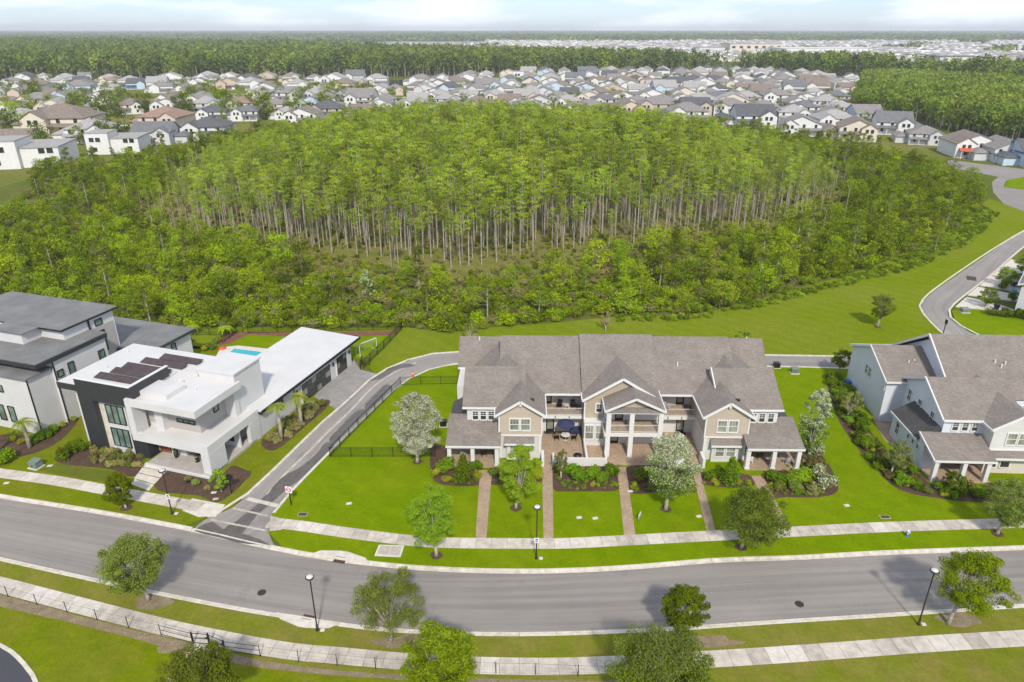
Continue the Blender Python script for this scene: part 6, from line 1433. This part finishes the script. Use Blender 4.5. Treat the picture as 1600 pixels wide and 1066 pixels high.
# open wire fence with gate along the near pavement
def wire_fence(px, h, label):
    P = GP(px, ZL); r = tag(empty('wire_fence', (P[0][0], P[0][1], 0)), label, 'fence'); O = Vector(P[0]); Q_ = [Vector(p) - O for p in P]
    for c in Q_: MB().cyl(c.x, c.y, -.02, h, .032, .032, 8).lathe(c.x, c.y, [(.032, h), (.04, h + .02), (.001, h + .05)], 8).build('post', M['blackmetal'], r)
    for a, b in zip(Q_[:-1], Q_[1:]):
        MB().bar((a.x, a.y, h - .04), (b.x, b.y, h - .04), .012, .012).build('top_rail', M['blackmetal'], r)
        m = MB(); n = int((b - a).length / .22)
        for zz in (.1, .4, .7): m.bar((a.x, a.y, zz), (b.x, b.y, zz), .004, .004)
        for j in range(1, n): c = a.lerp(b, j / n); m.b(c.x - .002, c.x + .002, c.y - .002, c.y + .002, .05, h - .05)
        o = m.build('wire_mesh', M['blackmetal'], r); o['kind'] = 'stuff'
wire_fence([(-30, 920), (13, 933), (58, 945), (105, 957), (152, 969), (201, 981), (252, 993)], 1.15, 'black wire fence along the near pavement, left of the gate')
wire_fence([(407, 1026), (467, 1034), (527, 1040), (587, 1045), (650, 1049), (712, 1051), (775, 1053), (837, 1054), (903, 1057), (960, 1058), (1010, 1056)], 1.15, 'black wire fence along the near pavement, right of the gate')
P = GP([(252, 993), (302, 1006), (328, 1008), (352, 1019), (407, 1026)]); g = tag(empty('gate', (P[1][0], P[1][1], 0)), 'black metal double gate in the wire fence, one leaf standing open', 'gate'); O = Vector(P[1]); W5 = [Vector(p) - O for p in P]
for c in W5[1:4]: MB().b(c.x - .05, c.x + .05, c.y - .05, c.y + .05, -.02, 1.25).build('post', M['blackmetal'], g)
for a, b in ((W5[1], W5[2]), (W5[2], W5[3])):
    m = MB(); a, b = a.lerp(b, .06), b.lerp(a, .06)
    for zz in (.12, .62, 1.12): m.bar((a.x, a.y, zz), (b.x, b.y, zz), .04, .04)
    for c in (a, b): m.b(c.x - .02, c.x + .02, c.y - .02, c.y + .02, .1, 1.14)
    lf = m.build('gate_leaf', M['blackmetal'], g); c = a.lerp(b, .9); MB().b(c.x - .05, c.x + .05, c.y - .06, c.y + .06, .66, .78).build('latch', M['blackmetal'], lf)
for a, b in ((W5[0], W5[1]), (W5[3], W5[4])):
    m = MB()
    for zz in (.12, .62, 1.1): m.bar((a.x, a.y, zz), (b.x, b.y, zz), .03, .03)
    m.build('side_rail', M['blackmetal'], g)

# ================================================================== STREET FURNITURE
def lamp(px, py, top, label, sign=None):
    x, y = G(px, py); z = WF.y(px, top, y)[1]; r = tag(empty('street_lamp', (x, y, 0)), label, 'street lamp', 'street lamps')
    MB().lathe(0, 0, [(.14, -.02), (.14, .12), (.09, .2), (.085, .6), (.06, .7), (.052, z - .55), (.06, z - .45)], 12).build('pole', M['bronze'], r, True)
    MB().lathe(0, 0, [(.05, z - .5), (.12, z - .38), (.30, z - .3), (.32, z - .26)], 16).build('lamp_arm', M['bronze'], r, True)
    MB().lathe(0, 0, [(.30, z - .26), (.31, z - .18), (.24, z - .06), (.0, z - .02)], 18).build('lamp_head', M['lampglass'], r, True)
    MB().lathe(0, 0, [(.36, z - .2), (.36, z - .16), (.30, z - .13)], 18).build('ring', M['bronze'], r, True)
    if sign:
        c = MB().b(-.2, .2, -.1, -.07, sign, sign + .55).build('sign_panel', M['signwhite'], r)
        MB().b(-.14, .14, -.106, -.101, sign + .12, sign + .2).b(-.12, .12, -.106, -.101, sign + .3, sign + .44).build('sign_print', M['blackmetal'], c)
    MB().b(.25, .6, -.15, .15, -.01, .07).build('base_block', M['conc3'], r); return r
lamp(496, 985, 899, 'street lamp on the near verge left of the lopsided oak')
lamp(1435, 976, 889, 'street lamp on the near verge beside the fresh green oak')
lamp(838, 873, 790, 'street lamp on the far verge below the second brick path', 1.9)
lamp(269, 803, 733, 'street lamp on the far verge in front of the white modern house', 1.9)
def round_text(r, txt, size, y, z, mat, x=0, name='lettering'):
    c = bpy.data.curves.new(name, 'FONT'); c.body = txt; c.size = size; c.align_x = 'CENTER'; c.align_y = 'CENTER'; c.extrude = .002
    o = bpy.data.objects.new(name, c); C.objects.link(o); dg = bpy.context.evaluated_depsgraph_get(); me = bpy.data.meshes.new_from_object(o.evaluated_get(dg)); bpy.data.objects.remove(o)
    me.materials.clear(); me.materials.append(mat); q = link(name, me, r, (x, y, z)); q.rotation_euler = (R(90), 0, 0); return q
x, y = G(455, 789); s = tag(empty('street_sign', (x, y, 0), R(-12)), 'square white traffic sign with red ring on a dark post beside the alley mouth', 'sign')
MB().b(-.045, .045, -.045, .045, -.02, 1.75).build('post', M['blackmetal'], s); MB().b(-.36, .36, -.08, -.05, 1.55, 2.3).build('sign_panel', M['signwhite'], s)
m = MB(); ring = []
for i in range(24):
    a, b = i * math.pi / 12, (i + 1) * math.pi / 12
    m.face([(.29 * math.cos(a), -.084, 1.93 + .29 * math.sin(a)), (.29 * math.cos(b), -.084, 1.93 + .29 * math.sin(b)), (.20 * math.cos(b), -.084, 1.93 + .20 * math.sin(b)), (.20 * math.cos(a), -.084, 1.93 + .20 * math.sin(a))][::-1])
m.b(-.24, .24, -.088, -.085, 1.88, 1.98); m.build('red_ring', M['signred'], s)
x, y = G(362, 771); s = tag(empty('street_sign', (x, y, 0), R(10)), 'dark sign seen from behind on a post by the corner of the modern house', 'sign')
MB().b(-.05, .05, -.05, .05, -.02, 2.3).build('post', M['blackmetal'], s)
m = MB(); m.tube([(0, .06, 2.0), (0, .09, 2.0)], [.38, .38], 8); m.build('sign_panel', M['blackmetal'], s)
x, y = G(1473, 524); s = tag(empty('street_sign', (x, y, 0)), 'thin dark sign post at the bend of the rear lane', 'sign')
MB().b(-.05, .05, -.05, .05, -.02, 2.4).build('post', M['blackmetal'], s); MB().b(-.05, .05, -.35, .25, 2.0, 2.7).build('sign_panel', M['blackmetal'], s)
x, y = G(999, 812); s = tag(empty('yard_sign', (x, y, 0), R(60)), 'small white and blue yard sign stuck in the lawn left of the white-flowering tree', 'sign')
MB().b(-.35, .35, -.015, .015, .25, .8).build('sign_panel', M['signwhite'], s); MB().b(-.3, .3, -.02, .02, .3, .45).build('sign_stripe', M['skybin'], s)
for q in (-.25, .25): MB().b(q - .012, q + .012, -.012, .012, -.02, .25).build('stake', M['blackmetal'], s)
def hydrant(px, py, label):
    x, y = G(px, py); r = tag(empty('fire_hydrant', (x, y, 0)), label, 'fire hydrant')
    MB().lathe(0, 0, [(.17, -.02), (.17, .05), (.11, .06), (.11, .5), (.15, .52), (.15, .56)], 12).build('barrel', M['bluebin'], r, True)
    MB().lathe(0, 0, [(.14, .56), (.12, .68), (.05, .74), (.04, .8), (.001, .8)], 12).build('cap', M['signwhite'], r, True)
    for a in (0, 2.1, 4.2): MB().tube([(0, 0, .42), (.24 * math.cos(a), .24 * math.sin(a), .42)], .06, 8).build('outlet', M['signwhite'], r)
hydrant(1417, 838, 'small blue and white fire hydrant on the far verge at the right')
def manhole(px, py, rr_, label, g_='manhole covers on the road'):
    x, y = G(px, py, ZR); r = tag(empty('manhole_cover', (x, y, ZR)), label, 'manhole cover', g_)
    MB().cyl(0, 0, 0, .018, rr_, rr_, 20).build('frame', M['rust'], r); MB().cyl(0, 0, .018, .026, rr_ * .84, rr_ * .84, 20).build('cover', M['bronze'], r)
manhole(187, 854, .38, 'round manhole cover on the road left of the broad oak'); manhole(409, 926, .38, 'round manhole cover on the road left of the street lamp'); manhole(1249, 944, .38, 'round manhole cover on the road at the right')
def inlet(px0, px1, py0, py1, label, up):
    a, b = Vector(G(px0, py0, 0)), Vector(G(px1, py1, 0)); t = (b - a).normalized(); n_ = Vector((-t.y, t.x)) * up; r = tag(empty('storm_drain', (a.x, a.y, 0)), label, 'drain', 'storm drains at the kerbs'); L = (b - a).length
    def q(u, v): p = t * u + n_ * v; return (p.x, p.y)
    MB().prism([q(-2.2, .2), q(0, .1), q(L, .1), q(L + 2.2, .2), q(L + 1.6, .75), q(L * .8, 1.15), q(L * .2, 1.15), q(-1.6, .75)], -.08, .075).build('apron', M['conc3'], r)
    MB().prism([q(.1, -.28), q(L - .1, -.28), q(L - .1, .12), q(.1, .12)], -.09, -.075 + .0).build('grate', M['rust'], r)
    MB().prism([q(.2, .30), q(L - .2, .30), q(L - .2, .34), q(.2, .34)], .06, .09).build('throat', M['rust'], r)
inlet(520, 541, 873.5, 877, 'kerb storm drain on the far side of the road left of the paved pad', 1)
inlet(492, 471, 966, 962, 'kerb storm drain beside the near street lamp', 1)
def slab_thing(name, cat, px, py, w, d, mat, label, z=.04, rz=0, grp=None, lid=None):
    x, y = G(px, py); r = tag(empty(name, (x, y, 0), rz), label, cat, grp); MB().b(-w / 2, w / 2, -d / 2, d / 2, -.02, z).build('frame', M[mat], r)
    MB().b(-w / 2 + .06, w / 2 - .06, -d / 2 + .06, d / 2 - .06, z, z + .012).build('lid', M[lid or mat], r); return r
for px, py, mat, l in ((545, 787, 'conc3', 'small pale utility lid in the left lawn'), (905, 809, 'conc3', 'left one of two pale utility lids in the lawn between the second and third paths'), (930, 810, 'conc3', 'right one of two pale utility lids in the lawn between the second and third paths'), (1092, 807, 'conc3', 'pale utility lid beside the fourth brick path'), (1323, 790, 'conc3', 'white utility lid in the right lawn'), (1417, 758, 'conc3', 'white utility lid in the long shrub bed'),
                        (78, 728, 'conc3', 'pale lid beside the green utility box'), (334, 770, 'conc3', 'pale lid in the mulch bed before the modern porch'), (337, 780, 'conc2', 'grey utility lid on the grass beside the pavement at the alley'), (10, 755, 'conc3', 'pale lid in the verge at the left edge'), (985, 768, 'conc3', 'small pale lid at the edge of the entrance bed')):
    slab_thing('utility_hatch', 'utility hatch', px, py, .55, .38, mat, l, .03, .2, 'utility hatches in the lawns')
slab_thing('drain_grate', 'drain', 473, 804, .95, .6, 'conc2', 'dark drain grate in the lawn beside the alley sign', .02, 0, None, 'rust'); slab_thing('drain_grate', 'drain', 1383, 808, 1.0, .55, 'conc2', 'dark drain grate in the right lawn above the pavement', .02, 0, None, 'rust')
slab_thing('drain_grate', 'drain', 1518, 434.5, 1.6, 2.6, 'rust', 'dark rectangular grate in the rear lane', ZR + .03, -.5, None, 'bronze')
# paved utility pad
p = tag(empty('utility_pad', (*G(608, 861), 0)), 'framed concrete utility pad in the verge left of the light green tree', 'utility pad')
cs = [Vector(q) - Vector(G(608, 861)) for q in GP([(592, 852), (632, 853), (626, 871), (585, 869)])]
MB().prism([(q.x, q.y) for q in cs], -.02, .06).build('frame', M['conc3'], p); cc = sum(cs, Vector((0, 0))) / 4
for i in range(2): MB().prism([(lambda q: (q.x, q.y))(cs[j].lerp(cc, .16) if 1 else 0) for j in range(4)] if 0 else [tuple(cs[0].lerp(cs[1], .08 + .44 * i).lerp(cs[3].lerp(cs[2], .08 + .44 * i), .12)), tuple(cs[0].lerp(cs[1], .48 + .44 * i).lerp(cs[3].lerp(cs[2], .48 + .44 * i), .12)), tuple(cs[0].lerp(cs[1], .48 + .44 * i).lerp(cs[3].lerp(cs[2], .48 + .44 * i), .88)), tuple(cs[0].lerp(cs[1], .08 + .44 * i).lerp(cs[3].lerp(cs[2], .08 + .44 * i), .88))], .06, .075).build('cover', M['conc2'], p)
def cabinet(px, py, w, d, h, label, rz=0, mat='green_box'):
    x, y = G(px, py); r = tag(empty('utility_box', (x, y, 0), rz), label, 'utility box')
    MB().b(-w / 2 - .1, w / 2 + .1, -d / 2 - .1, d / 2 + .1, -.02, .1).build('base', M['conc3'], r)
    MB().slab([(-w / 2, -d / 2, h * .85), (w / 2, -d / 2, h * .85), (w / 2, d / 2, h), (-w / 2, d / 2, h)], .08).build('lid', M[mat], r); MB().b(-w / 2 + .02, w / 2 - .02, -d / 2 + .03, d / 2 - .02, .1, h * .85 - .08).build('cabinet', M[mat], r)
    MB().b(-.05, .05, -d / 2 - .02, -d / 2 + .03, h * .35, h * .5).build('lock', M['blackmetal'], r)
cabinet(57, 730, 1.1, .95, .95, 'green utility box on the lawn left of the modern house', -.3); cabinet(1241, 583, 1.0, .8, .85, 'green utility box by the lane right of the long townhouse')
cabinet(1507, 488, 1.3, 1.0, .8, 'grey-green utility box on the lawn inside the rear bend')
x, y = G(645, 588); c = tag(empty('traffic_cone', (x, y, 0)), 'orange traffic cone at the bend of the alley', 'traffic cone')
MB().b(-.22, .22, -.22, .22, -.02, .04).build('base', M['redplastic'], c); MB().cyl(0, 0, .04, .75, .17, .03, 12).build('cone', M['redplastic'], c); MB().cyl(0, 0, .4, .52, .108, .088, 12).build('band', M['signwhite'], c)
# goal
a, b = Vector(G(563, 557)), Vector(G(589, 547)); g = tag(empty('football_goal', (a.x, a.y, 0)), 'white football goal frame standing behind the garage driveway', 'goal'); t = b - a; n_ = Vector((-t.y, t.x)).normalized() * 1.3
pts = [Vector((0, 0, 0)), Vector((0, 0, 2.0)), Vector((t.x, t.y, 2.0)), Vector((t.x, t.y, 0))]
MB().tube([pts[0], pts[1]], .05, 8).build('post', M['trim'], g); MB().tube([pts[3], pts[2]], .05, 8).build('post', M['trim'], g); MB().tube([pts[1], pts[2]], .05, 8).build('crossbar', M['trim'], g)
for q in (pts[0], pts[3]): MB().tube([q + Vector((0, 0, 2)), q + Vector((n_.x * .4, n_.y * .4, 1.9)), q + Vector((n_.x, n_.y, .03)), q], .03, 6).build('side_frame', M['trim'], g)
m = MB()
for i in range(1, 13):
    for s_ in (0,): p0 = pts[1].lerp(pts[2], i / 13); m.tube([p0, p0 + Vector((n_.x * .4, n_.y * .4, -.1)), Vector((p0.x + n_.x, p0.y + n_.y, .05))], .006, 3, False)
for i in range(1, 9): f = i / 9; v = Vector((n_.x * (.4 + .6 * f), n_.y * (.4 + .6 * f), 1.9 * (1 - f))); m.tube([v, v + Vector((t.x, t.y, 0))], .006, 3, False)
m.build('net', M['trim'], g)['kind'] = 'stuff'
# cars and bins by the rear garages
def car(px, py, rz, col, label):
    x, y = G(px, py); r = tag(empty('parked_car', (x, y, .014), rz), label, 'car', 'cars parked by the rear garages'); pm = plain('car_paint_' + col[0], col[1], .25, .3)
    prof = [(-2.2, .35), (-2.25, .75), (-1.9, .95), (-1.25, 1.0), (-.6, 1.42), (.8, 1.45), (1.5, 1.05), (2.15, .95), (2.25, .6), (2.2, .35)]
    m = MB(); n = len(prof); w = .88
    for s in (-1, 1): m.v += [(p[0], s * (w if p[1] < 1.1 else w * .78), p[1]) for p in prof]
    m.f.append(tuple(range(n))); m.f.append(tuple(range(2 * n - 1, n - 1, -1))); m.m += [0, 0]
    for i in range(n): j = (i + 1) % n; m.f.append((j, i, n + i, n + j)); m.m.append(0)
    m.build('body', pm, r)
    MB().slab([(-1.2, -.7, 1.03), (-.62, -.62, 1.43), (-.62, .62, 1.43), (-1.2, .7, 1.03)], .02).build('windscreen', M['glass'], r)
    for s in (-1, 1): MB().face([(-1.1, s * .895, 1.0), (1.4, s * .895, 1.03), (.8, s * .72, 1.4), (-.55, s * .72, 1.38)]).build('side_window', M['glass'], r)
    for a_ in (-1.4, 1.4):
        for s in (-1, 1): wv = MB().tube([(a_, s * .72, .33), (a_, s * .92, .33)], .33, 14).build('wheel', M['blackmetal'], r); MB().tube([(a_, s * .92, .33), (a_, s * .93, .33)], .2, 10).build('rim', M['trim'], wv)
    for s in (-.6, .6): MB().b(-2.26, -2.2, s - .15, s + .15, .62, .75).build('headlight', M['lampglass'], r)
car(1590, 436, R(-12), ('white', (.75, .75, .75)), 'white car parked at the rear garages, right edge'); car(1597, 447, R(-12), ('dark', (.03, .035, .05)), 'dark car parked next to the white one at the rear garages')
def bin_(px, py, mat, label, rz=0):
    x, y = G(px, py); r = tag(empty('wheelie_bin', (x, y, 0), rz), label, 'bin', 'wheeled bins'); m = MB(); n = 0
    m.v += [(-.26, -.3, .08), (.26, -.3, .08), (.26, .25, .08), (-.26, .25, .08), (-.31, -.36, 1.0), (.31, -.36, 1.0), (.31, .36, 1.0), (-.31, .36, 1.0)]
    m.f += [(0, 3, 2, 1), (4, 5, 6, 7), (0, 1, 5, 4), (1, 2, 6, 5), (2, 3, 7, 6), (3, 0, 4, 7)]; m.m += [0] * 6; m.build('body', M[mat], r)
    MB().slab([(-.33, -.4, 1.03), (.33, -.4, 1.03), (.33, .38, 1.1), (-.33, .38, 1.1)], .05).build('lid', M[mat], r)
    for s in (-.28, .28): MB().tube([(s - .03, .3, .12), (s + .03, .3, .12)], .12, 10).build('wheel', M['blackmetal'], r)
    MB().bar((-.2, .42, 1.0), (.2, .42, 1.0), .03, .03).build('handle', M['blackmetal'], r)
bin_(1583, 461, 'skybin', 'light blue bin by the rear garages'); bin_(1323, 606, 'bluebin', 'dark blue bin at the rear corner of the right-hand townhouse'); bin_(1329, 603, 'bluebin', 'second dark blue bin, right against the townhouse wall')
bin_(1556, 484, 'blackmetal', 'black bin behind the shrubs by the rear garages')
# the light grey end wall of the rear garage row
_a, _b = Vector(G(1583, 492)), Vector(G(1612, 430)); gr = tag(empty('garage_row', (*G(1583, 492), 0), math.atan2(-(_b - _a).x, (_b - _a).y)), 'pale grey garage row cut off by the right edge beside the rear driveways', 'building')
MB().b(0, 14, 0, 26, 0, 5.6).build('wall', WM['pale grey'], gr); gable(gr, -.5, 14.5, -.6, 26.5, 5.6, .45, 'y', ends='front')
for k in range(4): MB().b(-.05, 0, 2 + k * 6, 6.2 + k * 6, 0, 2.4).build('garage_door', M['trim'], gr)
# AC units and meters
def ac(px, py, label, w=.8):
    x, y = G(px, py); r = tag(empty('air_conditioner', (x, y, 0)), label, 'air conditioner', 'air conditioners')
    m = MB(); m.b(-w / 2, w / 2, -w / 2, w / 2, .05, .75); m.build('casing', M['blackmetal'], r); MB().cyl(0, 0, .75, .78, w * .42, w * .42, 16).build('fan_grille', M['bronze'], r); MB().b(-w / 2 - .1, w / 2 + .1, -w / 2 - .1, w / 2 + .1, -.02, .05).build('pad', M['conc3'], r)
ac(1213, 574, 'air conditioner at the rear right corner of the long townhouse'); ac(693, 665, 'air conditioner beside the left porch of the long townhouse'); ac(108, 655, 'air conditioner by the wall of the dark-roofed house'); ac(1570, 488, 'air conditioner beside the rear garage row')

# ================================================================== PATIO THINGS
def chair(loc, rz, label, mat='blackmetal', grp=None, cushion=None, s=1.0):
    r = tag(empty('patio_chair', loc, rz), label, 'chair', grp); r.scale = (s, s, s)
    MB().b(-.28, .28, -.28, .26, .38, .44).build('seat', M[cushion or mat], r); MB().slab([(-.28, .24, .44), (.28, .24, .44), (.28, .38, 1.0), (-.28, .38, 1.0)], .08).build('backrest', M[mat], r)
    for a in (-.26, .26):
        for b in (-.25, .25): MB().b(a - .025, a + .025, b - .025, b + .025, 0, .38).build('leg', M[mat], r)
        MB().b(a - .03, a + .03, -.26, .28, .6, .65).build('armrest', M[mat], r)
    return r
def tw(x, y, z): # townhouse-local to world
    a, b = X(x), Yy(y); return FT.o + Vector((a * FT.c - b * FT.s, a * FT.s + b * FT.c, z))
def table(loc, w, d, h, mat, label, rnd_=False):
    r = tag(empty('patio_table', loc), label, 'table')
    (MB().cyl(0, 0, h - .04, h, w / 2, w / 2, 20) if rnd_ else MB().b(-w / 2, w / 2, -d / 2, d / 2, h - .04, h)).build('tabletop', M[mat], r)
    if rnd_: MB().cyl(0, 0, .02, h - .04, .04, .04, 8).cyl(0, 0, 0, .03, .25, .25, 12).build('base', M[mat], r)
    else:
        for a in (-1, 1):
            for b in (-1, 1): MB().b(a * (w / 2 - .05) - .02, a * (w / 2 - .05) + .02, b * (d / 2 - .05) - .02, b * (d / 2 - .05) + .02, 0, h - .04).build('leg', M[mat], r)
    return r
chair(tw(5.6, 75.4, 3.05), R(-15), 'dark armchair on the left balcony, left of the little white table'); chair(tw(7.3, 75.4, 3.05), R(15), 'dark armchair on the left balcony, right of the little white table'); table(tw(6.45, 75.3, 3.05), .5, .4, .45, 'trim', 'little white table between the two dark balcony armchairs')
chair(tw(18.6, 75.2, 3.05), R(60), 'cushioned lounge chair on the right balcony', 'grayfab', None, 'grayfab', 1.15)
u = tag(empty('parasol', tw(6.3, 73.2, .06)), 'open navy blue parasol over the left courtyard', 'parasol'); MB().cyl(0, 0, 0, 2.55, .025, .025, 8).build('pole', M['blackmetal'], u)
m = MB(); n = 8
for i in range(n): a, b = i * 2 * math.pi / n, (i + 1) * 2 * math.pi / n; m.face([(1.08 * math.cos(a), 1.08 * math.sin(a), 2.1), (1.08 * math.cos(b), 1.08 * math.sin(b), 2.1), (0, 0, 2.55)]).face([(1.08 * math.cos(b), 1.08 * math.sin(b), 2.1), (1.08 * math.cos(a), 1.08 * math.sin(a), 2.1), (1.08 * math.cos(a), 1.08 * math.sin(a), 2.0), (1.08 * math.cos(b), 1.08 * math.sin(b), 2.0)])
m.build('canopy', M['bluefab'], u)
for i in range(n): a = i * 2 * math.pi / n; MB().bar((0, 0, 2.5), (1.06 * math.cos(a), 1.06 * math.sin(a), 2.07), .02, .02).build('rib', M['blackmetal'], u)
MB().cyl(0, 0, 0, .1, .3, .25, 12).build('base', M['blackmetal'], u)
table(tw(6.3, 73.0, .06), 1.1, 1.1, .72, 'trim', 'white round table under the navy parasol', True)
for a, rz, l in ((5.25, 90, 'left chair at the table under the parasol'), (7.3, -90, 'right chair at the table under the parasol')): chair(tw(a, 73.0, .06), R(rz), 'dark ' + l)
b_ = tag(empty('bench', tw(7.55, 74.3, .06)), 'navy cushioned bench against the left courtyard wall', 'bench'); MB().b(-.65, .65, -.3, .3, .35, .47).build('seat', M['bluefab'], b_); MB().b(-.65, .65, .22, .32, .47, .95).build('backrest', M['bluefab'], b_)
for a in (-.6, .6): MB().b(a - .04, a + .04, -.28, .3, 0, .35).build('leg', M['blackmetal'], b_)
f = tag(empty('fire_pit', tw(7.5, 69.2, .06)), 'low round dark fire pit in the left courtyard', 'fire pit'); MB().lathe(0, 0, [(.3, 0), (.45, .25), (.48, .32)], 18).build('bowl', M['bronze'], f, True); MB().cyl(0, 0, .25, .29, .42, .42, 16).build('coals', M['blackmetal'], f)
for x_, y_, rz, l, c in ((-5.6, 69.0, 160, 'wicker chair on the left porch', 'grayfab'), (-3.3, 69.2, 200, 'dark chair beside the door on the left porch', 'blackmetal'), (26.9, 68.4, 170, 'white rocking chair at the left end of the right porch', 'trim'), (28.2, 69.2, 180, 'dark chair near the middle of the right porch', 'blackmetal'), (29.4, 68.3, 190, 'cushioned armchair in the middle of the right porch', 'grayfab'), (31.0, 68.3, 200, 'cushioned armchair at the right end of the right porch', 'grayfab')): chair(tw(x_, y_, .12), R(rz), l, c)
def mw(x, y, z): return FM.o + Vector((x * FM.c - y * FM.s, x * FM.s + y * FM.c, z))
for x_, rz, l in ((-3.6, 150, 'left wire lounge chair on the modern porch'), (-2.5, 180, 'middle wire lounge chair on the modern porch'), (-1.6, 205, 'right wire lounge chair on the modern porch')): chair(mw(x_, 2.4, .28), R(rz), l, 'bronze')
table(mw(-3.0, 1.6, .28), .5, .5, .4, 'bronze', 'small round table between the wire lounge chairs', True)
pp = tag(empty('planter', mw(-5.9, 1.6, .28)), 'tall dark planter with clipped bush on the modern porch', 'planter'); MB().lathe(0, 0, [(.2, 0), (.28, .7), (.24, .7)], 12).build('pot', M['blackmetal'], pp, True)
q = link('bush', SH['green'][0], pp, (0, 0, .65)); q.scale = (.55, .55, .9)
sb = tag(empty('toy_boat', (*G(347, 545), 0)), 'small orange and white float lying by the pool terrace', 'toy'); MB().lathe(0, 0, [(.5, .02), (.62, .14), (.5, .26), (.38, .14), (.5, .02)], 16).build('ring', M['redplastic'], sb, True); MB().cyl(0, 0, .05, .1, .4, .4, 12).build('seat', M['signwhite'], sb)

# ================================================================== AIR
hz = MB().b(-23000, 23000, -200, 15000, -2.5, 100).build('haze', None if 0 else bpy.data.materials.new('haze')); hz['kind'] = 'stuff'
mh = hz.data.materials[0]; mh.use_nodes = True; n = mh.node_tree; n.nodes.clear(); ho = n.nodes.new('ShaderNodeOutputMaterial'); hv = n.nodes.new('ShaderNodeVolumePrincipled')
hv.inputs['Color'].default_value = (.93, .965, 1.0, 1); hv.inputs['Density'].default_value = 1.15e-4; hv.inputs['Anisotropy'].default_value = 0; n.links.new(hv.outputs['Volume'], ho.inputs['Volume'])
